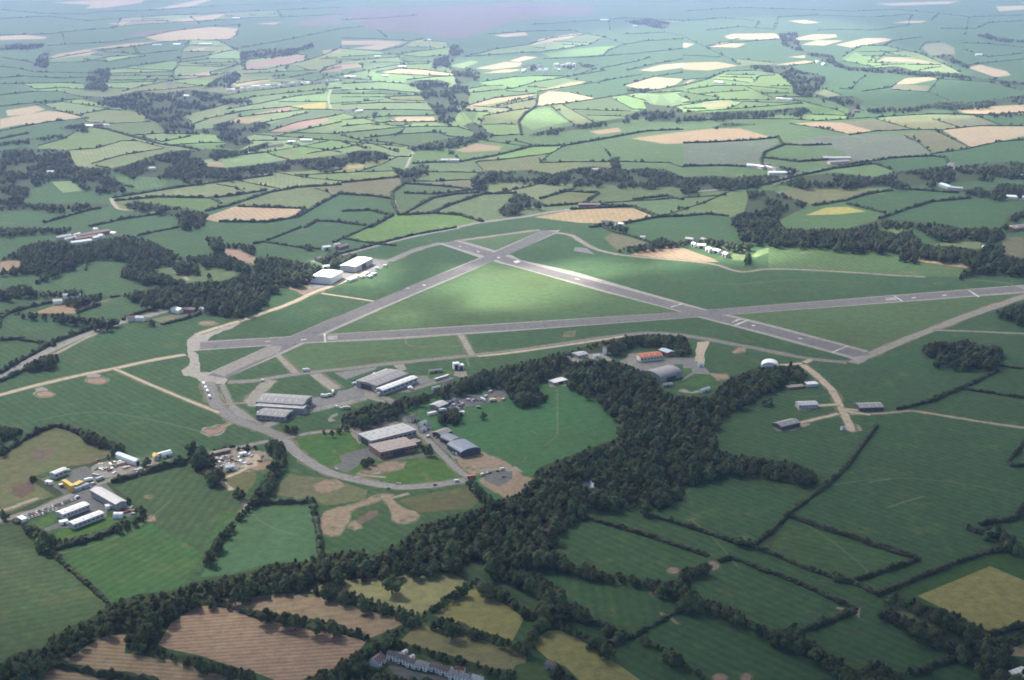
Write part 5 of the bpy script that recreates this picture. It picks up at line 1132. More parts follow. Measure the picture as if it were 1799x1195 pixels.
def landat(x, y):
    cx, cy = cell(x, y)
    if not (0 <= cx < GW and 0 <= cy < GH): return 'out', 0
    if PR[cy, cx]: return POLYS[PR[cy, cx] - 1][0], -int(PR[cy, cx])
    for rr in (0, 1, 2, 4, 7):
        s = LAB[max(0, cy - rr):cy + rr + 1, max(0, cx - rr):cx + rr + 1]; s = s[s > 0]
        if len(s): return regcol[int(s[0])], int(s[0])
    return 'wf', 0
# ------------------------------------------------------------------ the ground: one welded sheet, cut along every hedge, road and edge
V, E, F, FK = [], [], [], []
def addp(p): V.append(Vector(p)); return len(V) - 1
def addface(pts, key):
    if sum(a[0] * b[1] - b[0] * a[1] for a, b in zip(pts, list(pts[1:]) + list(pts[:1]))) < 0: pts = list(pts)[::-1]
    F.append([addp(p) for p in pts]); FK.append(key)
def ribbon(pts, w, rag=0.0):
    G = [Vector(ground(*p)[:2]) for p in pts]; L, Rr = [], []
    # soften corners
    for _ in range(2 if len(G) > 2 else 0):
        H = [G[0]]
        for a, b in zip(G, G[1:]): H += [a * .75 + b * .25, a * .25 + b * .75]
        G = H + [G[-1]]
    for i, g in enumerate(G):
        d = (G[min(i + 1, len(G) - 1)] - G[max(i - 1, 0)]).normalized(); n = Vector((-d.y, d.x)) * w / 2
        L.append(pix(*(g + n * (1 + R.uniform(-rag, rag))))); Rr.append(pix(*(g - n * (1 + R.uniform(-rag, rag)))))
    return L + Rr[::-1]
def wob(pts, amp):                                   # a natural, slightly ragged outline
    out = []
    for a, b in zip(pts, pts[1:] + pts[:1]):
        n = max(1, int(math.dist(a, b) / 5)); out.append(a)
        for i in range(1, n):
            f = i / n; out.append((a[0] + (b[0] - a[0]) * f + R.uniform(-amp, amp), a[1] + (b[1] - a[1]) * f + R.uniform(-amp, amp) * .6))
    return out
keyinfo = []
def grown(p, d):
    if sum(a[0] * b[1] - b[0] * a[1] for a, b in zip(p, p[1:] + p[:1])) < 0: p = p[::-1]
    out = []
    for a, b, c_ in zip(p[-1:] + p[:-1], p, p[1:] + p[:1]):
        nx_, ny_ = (b[1] - a[1]) + (c_[1] - b[1]), -(b[0] - a[0]) - (c_[0] - b[0]); q = math.hypot(nx_, ny_) or 1
        out.append((b[0] + d * nx_ / q, b[1] + .6 * d * ny_ / q))
    return out
def newkey(kind): keyinfo.append(kind); return len(keyinfo) - 1
for k, p in POLYS:
    if k.startswith('run') or k == 'old': continue
    if k.startswith('dirt') and p[0][1] > 420: addface(wob(grown(p, 3.2), 1.8), newkey('edge'))
    addface(wob(p, 2.6 if k.startswith('dirt') and p[0][1] > 700 else 1.5) if k in ('dirt', 'dirtr', 'dirtp', 'conc', 'sand', 'scrap', 'apron', 'rough', 'rough2') else p, newkey(k))
for k, p in ROADS:
    ty, w = k.split(':')
    if ty in ('sand', 'lane', 'conc', 'taxi', 'road') and p[0][1] > 380: addface(ribbon(p, float(w) * 1.0 + 4.5, .3), newkey('edge'))
    addface(ribbon(p, float(w), .18 if ty in ('sand', 'lane', 'worn', 'conc') else .03), newkey(ty))
for k, p in POLYS:
    if k.startswith('run'): addface(p, newkey('runedge'))
def inner(pts, w): addface(ribbon(pts, w), newkey('rundark'))
inner([(381, 662), (548, 583), (760, 494), (868, 452), (966, 406)], 27)
inner([(352, 608), (552, 595), (900, 574.5), (1210, 552.5), (1545, 527), (1795, 507)], 29)
inner([(790, 426), (880, 453), (912, 464.5), (1086, 510.5), (1231, 550.5), (1350, 579.5), (1508, 622), (1515, 625)], 27)
for k, p in POLYS:
    if k == 'old': addface(p, newkey('old'))
NPRI = len(F)
for k, p in WOODS: addface(p, 'w')
for k, p in HEDGES + EXTRA:
    ids = [addp(q) for q in p]; E += list(zip(ids, ids[1:]))
fr = [addp(q) for q in ((-700, -118), (2500, -118), (2500, 1420), (-700, 1420))]; E += list(zip(fr, fr[1:] + fr[:1]))
nr = [addp(q) for q in ((GX0 + 4, -118), (GX0 + 2 * GW - 100 - 4, -118), (GX0 + 2 * GW - 104, GY0 + 2 * GH - 4), (GX0 + 4, GY0 + 2 * GH - 4))]; E += list(zip(nr, nr[1:] + nr[:1]))
for yy in range(-100, 1310, 24):
    for xx in range(-90, 1890, 24): addp((xx + R.uniform(-6, 6), yy + R.uniform(-6, 6)))
ov, oe, of, _, _, ofo = delaunay_2d_cdt(V, E, F, 0, 1e-4)
def pip(x, y, ids):
    c = False; P = [V[i] for i in ids]
    for a, b in zip(P, P[1:] + P[:1]):
        if (a.y <= y) != (b.y <= y) and x < a.x + (y - a.y) * (b.x - a.x) / (b.y - a.y): c = not c
    return c
groups = {}
for f, orig in zip(of, ofo):
    cx = sum(ov[i].x for i in f) / len(f); cy = sum(ov[i].y for i in f) / len(f)
    pri = [o for o in orig if o < NPRI and pip(cx, cy, F[o])]
    if pri:
        i = max(pri); key = ('p', i)
    else:
        ci, cj = cell(cx, cy)
        if not (1 <= ci < GW - 1 and 1 <= cj < GH - 1): key = ('o', 0)
        elif WOODR[cj, ci]: key = ('w', 0)
        else:
            k, l = landat(cx, cy) if not PR[cj, ci] else (None, None)
            if k is None:
                s = LAB[max(0, cj - 3):cj + 4, max(0, ci - 3):ci + 4]; s = s[s > 0]; l = int(s[0]) if len(s) else 0; k = regcol[l] if l else 'wf'
            key = ('r', l) if k != 'wf' else ('w', 0)
    groups.setdefault(key, []).append(f)
WV = [ground(v.x, v.y) for v in ov]
for key, fs in groups.items():
    if key[0] == 'p': k = keyinfo[key[1]]
    elif key[0] == 'o': k = 'out'
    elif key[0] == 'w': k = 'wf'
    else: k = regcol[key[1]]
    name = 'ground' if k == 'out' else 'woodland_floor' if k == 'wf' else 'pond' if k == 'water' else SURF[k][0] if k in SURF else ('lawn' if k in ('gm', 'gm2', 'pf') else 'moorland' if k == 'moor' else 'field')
    idx = {}; vs = []; ff = []
    for f in fs:
        q = []
        for i in f:
            if i not in idx: idx[i] = len(vs); vs.append(WV[i])
            q.append(idx[i])
        a, b, c_ = (Vector(vs[j]) for j in q[:3])
        if (b - a).cross(c_ - a).z < 0: q.reverse()
        ff.append(q)
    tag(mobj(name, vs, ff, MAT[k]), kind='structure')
# ------------------------------------------------------------------ trees
def leafmat(name, c, c2, v=.35):
    m, t = nt(name); oi = t.nodes.new('ShaderNodeObjectInfo'); geo = t.nodes.new('ShaderNodeNewGeometry')
    n = N(t, 'ShaderNodeTexNoise', Scale=.35, Detail=4.0); t.links.new(geo.outputs['Position'], n.inputs['Vector'])
    col = mix(t, c, c2, rng(t, n.outputs[0], .35, .65, 0, 1))
    hs = N(t, 'ShaderNodeHueSaturation'); t.links.new(col, hs.inputs['Color'])
    t.links.new(rng(t, oi.outputs['Random'], 0, 1, 1 - v, 1 + v), hs.inputs['Value'])
    r = mathn(t, 'FRACT', mathn(t, 'MULTIPLY', oi.outputs['Random'], 57.3)); t.links.new(rng(t, r, 0, 1, .455, .53), hs.inputs['Hue'])
    b = N(t, 'ShaderNodeBsdfPrincipled', Roughness=.75); b.inputs['Specular IOR Level'].default_value = .2; t.links.new(hs.outputs[0], b.inputs['Base Color'])
    tr = t.nodes.new('ShaderNodeBsdfTranslucent'); t.links.new(hs.outputs[0], tr.inputs[0])
    ms = t.nodes.new('ShaderNodeMixShader'); ms.inputs[0].default_value = .22; t.links.new(b.outputs[0], ms.inputs[1]); t.links.new(tr.outputs[0], ms.inputs[2])
    o = t.nodes.new('ShaderNodeOutputMaterial'); t.links.new(ms.outputs[0], o.inputs[0]); return m
M_LEAF = leafmat('tree_foliage', (.048, .084, .032), (.108, .140, .050), .42)
M_HEDGE = leafmat('hedge_foliage', (.036, .058, .028), (.055, .075, .034), .25)
mb, tb = nt('bark'); M_BARK = finish(mb, tb, (.07, .055, .04), .9)
def crown_mesh(seed, slim=1.0):
    """unit tree: crown for a 1 m high tree, foliage as hundreds of leaf sprays round a few limbs"""
    r = random.Random(seed); vs = []; fs = []
    lobes = [(0, 0, .52, .27, .38)]
    for i in range(r.randint(6, 8)):
        a = i * 2 * math.pi / 7 + r.uniform(-.4, .4); d = r.uniform(.16, .27) * slim
        lobes.append((math.cos(a) * d, math.sin(a) * d, r.uniform(.20, .66), r.uniform(.13, .21) * slim, r.uniform(.13, .22)))
    lobes.append((r.uniform(-.08, .08), r.uniform(-.08, .08), .80, .15, .19))
    for (cx, cy, cz, rr, rz) in lobes:                 # dense inner foliage of each limb
        b = bmesh.new(); bmesh.ops.create_icosphere(b, subdivisions=1, radius=1)
        o = len(vs)
        for v in b.verts:
            k = .93 * (1 + r.uniform(-.14, .1)); vs.append((cx + v.co.x * rr * k, cy + v.co.y * rr * k, cz + v.co.z * rz * k))
        fs += [[o + v.index for v in f.verts] for f in b.faces]; b.free()
        for _ in range(int(70 * (rr / .2))):           # leaf sprays on its surface
            u = r.uniform(-.75, 1); a = r.uniform(0, 6.283); q = math.sqrt(1 - u * u)
            nrm = Vector((q * math.cos(a), q * math.sin(a), u)); k = r.uniform(.86, 1.12)
            c = Vector((cx + nrm.x * rr * k, cy + nrm.y * rr * k, cz + nrm.z * rz * k))
            nrm = (nrm + Vector((r.uniform(-.4, .4), r.uniform(-.4, .4), r.uniform(-.3, .45)))).normalized()
            t1 = nrm.orthogonal().normalized(); t2 = nrm.cross(t1); an = r.uniform(0, 6.28)
            e1 = (t1 * math.cos(an) + t2 * math.sin(an)) * r.uniform(.035, .075); e2 = (t2 * math.cos(an) - t1 * math.sin(an)) * r.uniform(.03, .055)
            o = len(vs); vs += [tuple(c + e1), tuple(c + e2 * .9), tuple(c - e1 * .8), tuple(c - e2)]; fs.append([o, o + 1, o + 2, o + 3])
    m = D.meshes.new('tree_crown'); m.from_pydata(vs, [], fs); m.materials.append(M_LEAF); return m
def trunk_mesh(seed):
    r = random.Random(seed); vs = []; fs = []
    def limb(a, b, ra, rb, n=6):
        a, b = Vector(a), Vector(b); d = (b - a).normalized(); x = d.orthogonal().normalized(); y = d.cross(x); o = len(vs)
        for p, q in ((a, ra), (b, rb)):
            for i in range(n): w = i * 6.2832 / n; vs.append(tuple(p + (x * math.cos(w) + y * math.sin(w)) * q))
        for i in range(n): fs.append([o + i, o + (i + 1) % n, o + n + (i + 1) % n, o + n + i])
    limb((0, 0, -.02), (.01, .0, .34), .034, .024); limb((.01, 0, .32), (0, .01, .7), .024, .01)
    for i in range(4):
        a = i * 1.57 + r.uniform(-.4, .4); limb((.005, 0, .28 + .05 * i), (math.cos(a) * .22, math.sin(a) * .22, .5 + .06 * i), .014, .006, 5)
    m = D.meshes.new('tree_trunk'); m.from_pydata(vs, [], fs); m.materials.append(M_BARK); return m
CROWN = [crown_mesh(40 + i, (1, 1.12, .9, 1.05, .82, 1.2, .95, 1.0)[i]) for i in range(8)]
TRUNK = [trunk_mesh(90 + i) for i in range(8)]
# where they stand: (x, y, height, width factor, variant, turn, wood index or None)
SPOT = []
NZ = __import__('mathutils').noise
def free(px, py):
    cx, cy = cell(px, py); return 0 <= cx < GW and 0 <= cy < GH and not CLR[cy, cx]
def inw(px, py, i):
    cx, cy = cell(px, py); return 0 <= cx < GW and 0 <= cy < GH and WOODR[cy, cx] == i
PAR = dict(f=(15, 11.5, .3), v=(11.5, 11, .3), m=(9.6, 11, .38), n=(8.3, 10, .42))
for wi, (k, poly) in enumerate(WOODS):
    sp, hh, var = PAR[k]
    xs = [p[0] for p in poly]; ys = [p[1] for p in poly]
    y = max(ys) + 14
    GP = [ground(a, b)[:2] for a, b in poly]
    ar = abs(sum(a[0] * b[1] - b[0] * a[1] for a, b in zip(GP, GP[1:] + GP[:1]))) / 2; pe = sum(math.dist(a, b) for a, b in zip(GP, GP[1:] + GP[:1])); thin = k in 'mn' and 2 * ar / pe < 20
    if thin: sp *= .72
    x0, x1 = min(p[0] for p in GP), max(p[0] for p in GP); y0 = min(p[1] for p in GP) - 25; y1 = max(p[1] for p in GP)
    ny = int((y1 - y0) / (sp * .87)) + 1; nx = int((x1 - x0) / sp) + 2
    for j in range(ny):
        for i in range(nx):
            gx = x0 + (i + .5 * (j % 2)) * sp + R.uniform(-.42, .42) * sp; gy = y0 + j * sp * .87 + R.uniform(-.42, .42) * sp
            h = hh * (1 + R.uniform(-var, var))
            if k in 'fv' and NZ.noise(Vector((gx / 60, gy / 60, 4))) > (-.04 if k == 'f' else .06): continue
            h *= 1 + .35 * NZ.noise(Vector((gx / 33, gy / 33, 2)))
            if R.random() < .10: h *= 1.3
            if k in 'mn' and not thin and NZ.noise(Vector((gx / 26, gy / 26, 7))) > .52: continue
            b = pix(gx, gy)
            if not (-110 < b[0] < 1910 and b[1] < 1290): continue
            ok = False
            for _ in range(3):
                c = pix(gx, gy, h * .45); tp = pix(gx, gy, h * .92)
                if inw(*c, wi + 1) and (inw(*tp, wi + 1)): ok = True; break
                h *= .72
            if not ok and inw(*pix(gx, gy, 2), wi + 1): h = max(h, 4.6); ok = True
            if ok and free(*b) and free(*pix(gx, gy, h * .5)) and h > 2.5: SPOT.append((gx, gy, h, R.uniform(.92, 1.2), R.randrange(8), R.uniform(0, 6.28), wi))
for h, p in TREES:
    for q in p:
        hm = float(h) ; g = ground(*q); s = mpp(*q); b = ground(q[0], q[1] + .38 * hm / s)
        SPOT.append((b[0], b[1], hm, 1.28, R.randrange(8), R.uniform(0, 6.28), None))
# hedgerow trees along the farther hedges
HT = dict(f=(60, 6.5), t=(20, 6.2), m=(70, 5.0))
for hi, (k, p) in enumerate(HEDGES + EXTRA):
    G = [Vector(ground(*q)[:2]) for q in p]; acc = R.uniform(0, 60)
    st, hh = HT[k]
    for a, b in zip(G, G[1:]):
        L = (b - a).length
        while acc < L:
            q = a + (b - a) * acc / L; py = pix(*q)
            if True:
                n = R.choice((1, 1, 1, 2, 3)) if k == 'f' else 1
                for _ in range(n): SPOT.append((q.x + R.uniform(-9, 9) * (n > 1), q.y + R.uniform(-2, 2), hh * R.uniform(.6, 1.35), R.uniform(1, 1.3), R.randrange(8), R.uniform(0, 6.28), -hi - 1))
            acc += R.expovariate(1 / st) + 6
        acc -= L
def shown(s):
    p = pix(s[0], s[1], s[2] * .5)
    if not (3 < p[0] < 1796 and 3 < p[1] < 1192): return 0
    return s[2] * s[3] / math.sqrt(s[0] ** 2 + s[1] ** 2 + CAMH ** 2)
# ------------------------------------------------------------------ words for places in the view
WHERE = [('the purple moor', 850, 40), ('the far pinkish ploughland at the left edge', 60, 205), ('the wooded valley with the far village', 300, 190), ('the row of far white houses', 480, 150), ('the long red ploughed strips', 520, 205), ('the sunlit far hamlet', 960, 115), ('the bright straw field in the sun', 985, 172), ('the sunlit straw field on the slope', 1165, 146), ('the white straw field at the top', 1320, 63),
 ('the winding wooded stream', 1440, 100), ('the far round copse', 1410, 145), ('the orange strip at the right edge', 1740, 195), ('the big pink stubble field', 1245, 240), ('the grey ploughland', 1400, 265), ('the pink block field', 1730, 238), ('the white-roofed farm in the valley', 1350, 297), ('the yellow striped field', 1470, 378), ('the long dark valley wood', 1080, 312), ('the small copse above the main road', 920, 350), ('the bending lane', 692, 340), ('the tan field left of the lane', 445, 378), ('the left valley wood', 110, 290), ('the broken wood by the village green', 310, 290),
 ('the purple-roofed farm', 150, 415), ('the olive hill field', 170, 485), ('the parkland clearing', 370, 475), ('the white hangars', 600, 480), ('the apex of the runways', 890, 440), ('the works with white sheds', 1250, 440), ('the right-hand valley wood', 1500, 415), ('the main road at the left', 100, 620), ('the left airfield boundary', 300, 700), ('the big grey hangar', 500, 705), ('the rectangular copse', 1690, 620), ('the far right farmland', 1700, 690), ('the three grey sheds on the spur', 1450, 730), ('the roadside scrapyard', 420, 820), ('the trading estate', 130, 860), ('the rough scrub field', 60, 800), ('the sandy loop track', 610, 890), ('the playing field', 950, 760), ('the central wood', 1100, 760), ('the wood behind the orange hall', 1150, 605), ('the wooded strip by the workshops', 650, 730), ('the tail of the central wood', 1380, 825), ('the long diagonal hedge', 1420, 880), ('the empty meadows on the right', 1620, 900), ('the green square field', 460, 950), ('the lower left pasture', 90, 1040), ('the belt above the stubble', 300, 1020), ('the striped stubble', 430, 1120), ('the stubble corner', 170, 1150), ('the plain stubble strip', 560, 1070), ('the terrace of white cottages', 740, 1170), ('the straw green hayfields', 790, 1050), ('the round-ended hayfield', 1010, 1140), ('the dark pastures in the lower middle', 1080, 1030), ('the deep green pasture at the bottom', 1250, 1130), ('the lower right pasture', 1520, 1110), ('the yellow mown field', 1720, 1050), ('the bottom right thicket', 1740, 1160), ('the parallel thin hedges', 1150, 950), ('the belt below the central wood', 800, 960)]
def near(px, py, n=0):
    return sorted(WHERE, key=lambda w: (w[1] - px) ** 2 + (1.5 * (w[2] - py)) ** 2)[n][0]
def side(px, py, name):
    w = next(w for w in WHERE if w[0] == name); dx, dy = px - w[1], py - w[2]
    if abs(dx) > 1.2 * abs(dy): return 'right of' if dx > 0 else 'left of'
    return 'below' if dy > 0 else 'above'
SPOT.sort(key=shown, reverse=True)
THINGS, REST = SPOT[:300], SPOT[300:]
seen = {}
for (x, y, h, wf, vi, rz, wi) in THINGS:
    px, py = pix(x, y, h * .5); w = near(px, py)
    size = 'tall broad' if h > 12.5 else 'tall' if h > 10.5 else 'middling' if h > 8 else 'low bushy'
    tone = ('dark', 'dense', 'rounded', 'lobed', 'narrow', 'spreading', 'ragged', 'full')[vi]
    if wi is None: lab = f'lone {tone} tree {side(px, py, w)} {w}'
    elif wi < 0: lab = f'{size} {tone} tree in hedge {side(px, py, w)} {w}'
    else: lab = f'{size} {tone} tree in woods {side(px, py, w)} {w}'
    lab = ' '.join(lab.split()[:16])
    o = empty('tree', (x, y, 0), rz); o.scale = (h * wf, h * wf, h)
    tag(o, lab, 'tree', 'broadleaf trees of the near woods and hedgerows')
    for nm, me in (('crown', CROWN[vi]), ('trunk', TRUNK[vi])):
        c = D.objects.new(nm, me); COL.objects.link(c); c.parent = o
# the rest of the woods: one mass
protos = D.collections.new('tree_kinds')
for i in range(8):
    o = D.objects.new('tree_kind_%d' % i, CROWN[i]); protos.objects.link(o)
pm = D.meshes.new('woodland'); pm.from_pydata([(s[0], s[1], 0) for s in REST], [], [])
for nm, ty, vals in (('turn', 'FLOAT', [s[5] for s in REST]), ('pick', 'INT', [s[4] for s in REST])):
    a = pm.attributes.new(nm, ty, 'POINT'); a.data.foreach_set('value', vals)
a = pm.attributes.new('size', 'FLOAT_VECTOR', 'POINT'); a.data.foreach_set('vector', [c for s in REST for c in (s[2] * s[3], s[2] * s[3], s[2])])
wo = D.objects.new('woodland', pm); COL.objects.link(wo); tag(wo, 'dark broadleaf woods and hedgerow trees filling the valleys', kind='stuff')
g = D.node_groups.new('plant_woodland', 'GeometryNodeTree')
g.interface.new_socket('Geometry', in_out='INPUT', socket_type='NodeSocketGeometry'); g.interface.new_socket('Geometry', in_out='OUTPUT', socket_type='NodeSocketGeometry')
gi = g.nodes.new('NodeGroupInput'); go = g.nodes.new('NodeGroupOutput'); iop = g.nodes.new('GeometryNodeInstanceOnPoints'); ci = g.nodes.new('GeometryNodeCollectionInfo')
ci.inputs['Collection'].default_value = protos; ci.inputs['Separate Children'].default_value = True; ci.inputs['Reset Children'].default_value = True
def attr(n, ty):
    a = g.nodes.new('GeometryNodeInputNamedAttribute'); a.data_type = ty; a.inputs['Name'].default_value = n; return a.outputs['Attribute']
cx = g.nodes.new('ShaderNodeCombineXYZ'); g.links.new(attr('turn', 'FLOAT'), cx.inputs[2])
g.links.new(gi.outputs[0], iop.inputs['Points']); g.links.new(ci.outputs[0], iop.inputs['Instance']); iop.inputs['Pick Instance'].default_value = True
g.links.new(attr('pick', 'INT'), iop.inputs['Instance Index']); g.links.new(cx.outputs[0], iop.inputs['Rotation']); g.links.new(attr('size', 'FLOAT_VECTOR'), iop.inputs['Scale']); g.links.new(iop.outputs[0], go.inputs[0])
md = wo.modifiers.new('planting', 'NODES'); md.node_group = g
# ------------------------------------------------------------------ hedges: every hedge is a thing
HW = dict(f=(3.0, 2.4, 9.0), t=(5.8, 4.4, 3.6), m=(4.2, 3.2, 2.6))
used = {}
def hedge_mesh(G, w, h, ds):
    P = []
    for a, b in zip(G, G[1:]):
        n = max(1, int((b - a).length / ds)); P += [a + (b - a) * i / n for i in range(n)]
    P.append(G[-1]); vs = []; fs = []
    prof = ((-.5, -.05), (-.52, .45), (-.34, .9), (.05, 1.02), (.38, .86), (.5, .4), (.48, -.05))
    for i, p in enumerate(P):
        d = (P[min(i + 1, len(P) - 1)] - P[max(i - 1, 0)]).normalized(); n = Vector((-d.y, d.x)); kw, kh = R.uniform(.6, 1.3), R.uniform(.55, 1.3) * (1 + .45 * NZ.noise(Vector((p.x / 14, p.y / 14, 5))))
        for u, z in prof:
            q = p + n * (u * w * kw * R.uniform(.88, 1.12)); vs.append((q.x, q.y, z * h * kh * R.uniform(.92, 1.08)))
    k = len(prof)
    for i in range(len(P) - 1):
        for j in range(k - 1): fs.append([i * k + j, i * k + j + 1, (i + 1) * k + j + 1, (i + 1) * k + j])
    e = (len(P) - 1) * k; fs.append(list(range(k - 1, -1, -1))); fs.append([e + j for j in range(k)])
    if ds < 5:                                                    # loose sprays that roughen the outline
        for p in P:
            for _ in range(6):
                c = Vector((p.x + R.uniform(-.6, .6) * w, p.y + R.uniform(-.5, .5) * w, h * R.uniform(.45, 1.25))); o = len(vs); s = R.uniform(.4, .9)
                for _q in range(4): vs.append(tuple(c + Vector((R.uniform(-s, s), R.uniform(-s, s), R.uniform(-s, s) * .7))))
                fs.append([o, o + 1, o + 2, o + 3])
    return vs, fs
for k, p in HEDGES:
    w, h, ds = HW[k]
    G = [Vector(ground(*q)[:2]) for q in p]
    vs, fs = hedge_mesh(G, w, h, ds)
    ln = sum((b - a).length for a, b in zip(G, G[1:])); mid = p[len(p) // 2] if len(p) > 2 else ((p[0][0] + p[1][0]) / 2, (p[0][1] + p[1][1]) / 2)
    i = max(1, len(p) // 2); a, b = p[i - 1], p[i]; c = ((a[0] + b[0]) / 2, (a[1] + b[1]) / 2); dx, dy = b[0] - a[0], b[1] - a[1]; q = math.hypot(dx, dy) or 1
    off = 9 if c[1] > 400 else 5
    s1 = landat(c[0] + dy / q * off, c[1] - dx / q * off)[0]; s2 = landat(c[0] - dy / q * off, c[1] + dx / q * off)[0]
    nm = lambda s: LAND[s][2] if s in LAND else SURF[s][0].replace('_', ' ') if s in SURF else 'land'
    slope = 'level' if abs(p[-1][1] - p[0][1]) < .06 * abs(p[-1][0] - p[0][0]) else 'rising' if (p[-1][1] - p[0][1]) * (p[-1][0] - p[0][0]) < 0 else 'falling'
    pl = near(*c); adj = {'f': 'thin far', 't': 'thick', 'm': 'trimmed'}[k]
    sd = side(c[0], c[1], pl)
    cands = [f'{adj} {slope} hedge {sd} {pl}', f'{"long" if ln > 500 else "short"} {adj} {slope} hedge {sd} {pl}', f'{adj} {slope} hedge beside {nm(s1)} {sd} {pl}', f'{adj} hedge edging {nm(s2)} {sd} {pl}', f'{adj} {slope} hedge between {nm(s1)} and {nm(s2)}', f'{"long" if ln > 500 else "short"} {slope} hedge beside {nm(s2)} near {near(c[0], c[1], 1)}', f'{adj} hedge {side(c[0], c[1], near(c[0], c[1], 1))} {near(c[0], c[1], 1)}', f'{"bent" if len(p) > 2 else "straight"} {slope} hedge {sd} {pl}', f'{"bent" if len(p) > 3 else "straight"} hedge beside {nm(s1)} near {near(c[0], c[1], 2)}', f'{adj} hedge crossing between {pl} and {near(c[0], c[1], 1)}', f'{slope} hedge crossing between {pl} and {near(c[0], c[1], 2)}']
    cands = [x for x in cands if len(x.split()) <= 16]
    lab = next((x for x in cands if x not in used), cands[0]); used[lab] = used.get(lab, 0) + 1
    o = mobj('hedge', vs, fs, M_HEDGE)
    tag(o, lab, 'hedge', 'hedges dividing the fields')

vs, fs = [], []
for k, p in EXTRA:
    a, b = hedge_mesh([Vector(ground(*q)[:2]) for q in p], 2.6, 2.0, 12.0); o = len(vs); vs += a; fs += [[i + o for i in f] for f in b]
if vs: tag(mobj('distant_hedges', vs, fs, M_HEDGE), 'maze of thin hedges dividing the hazy far fields', kind='stuff')
# ------------------------------------------------------------------ materials of built things
TL = dict(P=(0, 0, 1), F1=(0, 0, 2.987), F2=(600, 0, 2.987), F3=(1200, 0, 2.987), M1=(0, 400, 3.982), M2=(450, 400, 3.982), M3=(900, 400, 3.982), M4=(1350, 400, 3.984), L1=(0, 680, 3.982), L2=(450, 680, 3.982), L3=(900, 680, 3.982), B2=(450, 900, 3.998), B4=(1350, 900, 4.007),
 A1=(300, 560, 5.973), A2=(420, 620, 5.973), A3=(640, 660, 5.973), A4=(530, 430, 11.947), A5=(960, 580, 5.973), A6=(1200, 580, 4.978), A7=(600, 1080, 5.997), A8=(1040, 380, 5.622), A9=(0, 780, 5.973), B0=(250, 740, 6.919), B9=(730, 640, 8.995), C0=(780, 780, 8.995), C1=(60, 390, 6.288), C2=(300, 380, 5.291), C3=(1560, 1040, 7.527), C4=(1500, 250, 5.977))
def tp(tile, x, y): x0, y0, k = TL[tile]; return x0 + x / k, y0 + y / k
def pts(tile, s):
    v = [float(a) for a in s.replace(',', ' ').split()]; return [tp(tile, a, b) for a, b in zip(v[::2], v[1::2])]
def built(name, c, var=.18, rough=.7, streak=0.0, metal=0.0, spec=.3, scale=.35):
    m, t = nt(name); tc = t.nodes.new('ShaderNodeTexCoord'); oi = t.nodes.new('ShaderNodeObjectInfo')
    n = N(t, 'ShaderNodeTexNoise', Scale=scale, Detail=5.0, Roughness=.65); t.links.new(tc.outputs['Object'], n.inputs['Vector'])
    g = rng(t, n.outputs[0], .3, .7, 1 - var, 1 + var)
    if streak:
        w = N(t, 'ShaderNodeTexWave', wave_type='BANDS', bands_direction='X', Scale=.314 / 4.5, Distortion=.3, Detail=1.0); t.links.new(tc.outputs['Object'], w.inputs['Vector'])
        g = mathn(t, 'MULTIPLY', g, rng(t, w.outputs[1], 0, 1, 1 - streak, 1 + streak))
    g = mathn(t, 'MULTIPLY', g, rng(t, oi.outputs['Random'], 0, 1, .9, 1.1))
    hs = N(t, 'ShaderNodeHueSaturation'); hs.inputs['Color'].default_value = (*c, 1); t.links.new(g, hs.inputs['Value'])
    return finish(m, t, hs.outputs[0], rough, spec, None, metal)
B = dict(white=built('white_paint', (.78, .78, .76), .08, .5), wroof=built('white_roof_sheet', (.72, .72, .71), .14, .5, .07), cream=built('cream_render', (.62, .57, .46), .1), groof=built('grey_sheet_roof', (.24, .235, .24), .16, .7, .10), pgroof=built('pale_grey_roof', (.42, .42, .43), .12, .6, .07), broof=built('brownish_felt_roof', (.30, .255, .23), .18, .85), dgroof=built('dark_slate_roof', (.115, .105, .11), .2, .75), blroof=built('blue_grey_roof', (.15, .18, .24), .14, .55, .16), lbroof=built('pale_blue_roof', (.42, .52, .60), .08, .5, .05),
 orange=built('orange_roof', (.50, .13, .055), .14, .6, .05), purple=built('purple_brown_roof', (.19, .13, .14), .2, .75), yellow=built('yellow_wall', (.62, .42, .06), .14, .6), gwall=built('grey_block_wall', (.28, .27, .26), .15, .85), dwall=built('dark_metal_wall', (.075, .08, .09), .15, .7), bwall=built('brick_wall', (.26, .15, .11), .18, .9), wwall=built('white_wall', (.84, .83, .80), .08, .7), glass=built('window_glass', (.03, .035, .04), .1, .15, 0, 0, .5), ddoor=built('dark_door', (.05, .055, .065), .1, .6), rust=built('rusty_metal', (.22, .12, .08), .3, .85), lgwall=built('light_grey_wall', (.45, .45, .45), .1, .7), conc_w=built('concrete_block', (.35, .33, .30), .15, .9), red=built('red_paint', (.48, .05, .04), .1, .4), brick_roof=built('brown_tile_roof', (.17, .125, .11), .18, .85))
def bx(v, f, x0, x1, y0, y1, z0, z1):
    o = len(v); v += [(x0, y0, z0), (x1, y0, z0), (x1, y1, z0), (x0, y1, z0), (x0, y0, z1), (x1, y0, z1), (x1, y1, z1), (x0, y1, z1)]
    f += [[o + 3, o + 2, o + 1, o], [o + 4, o + 5, o + 6, o + 7], [o, o + 1, o + 5, o + 4], [o + 1, o + 2, o + 6, o + 5], [o + 2, o + 3, o + 7, o + 6], [o + 3, o, o + 4, o + 7]]
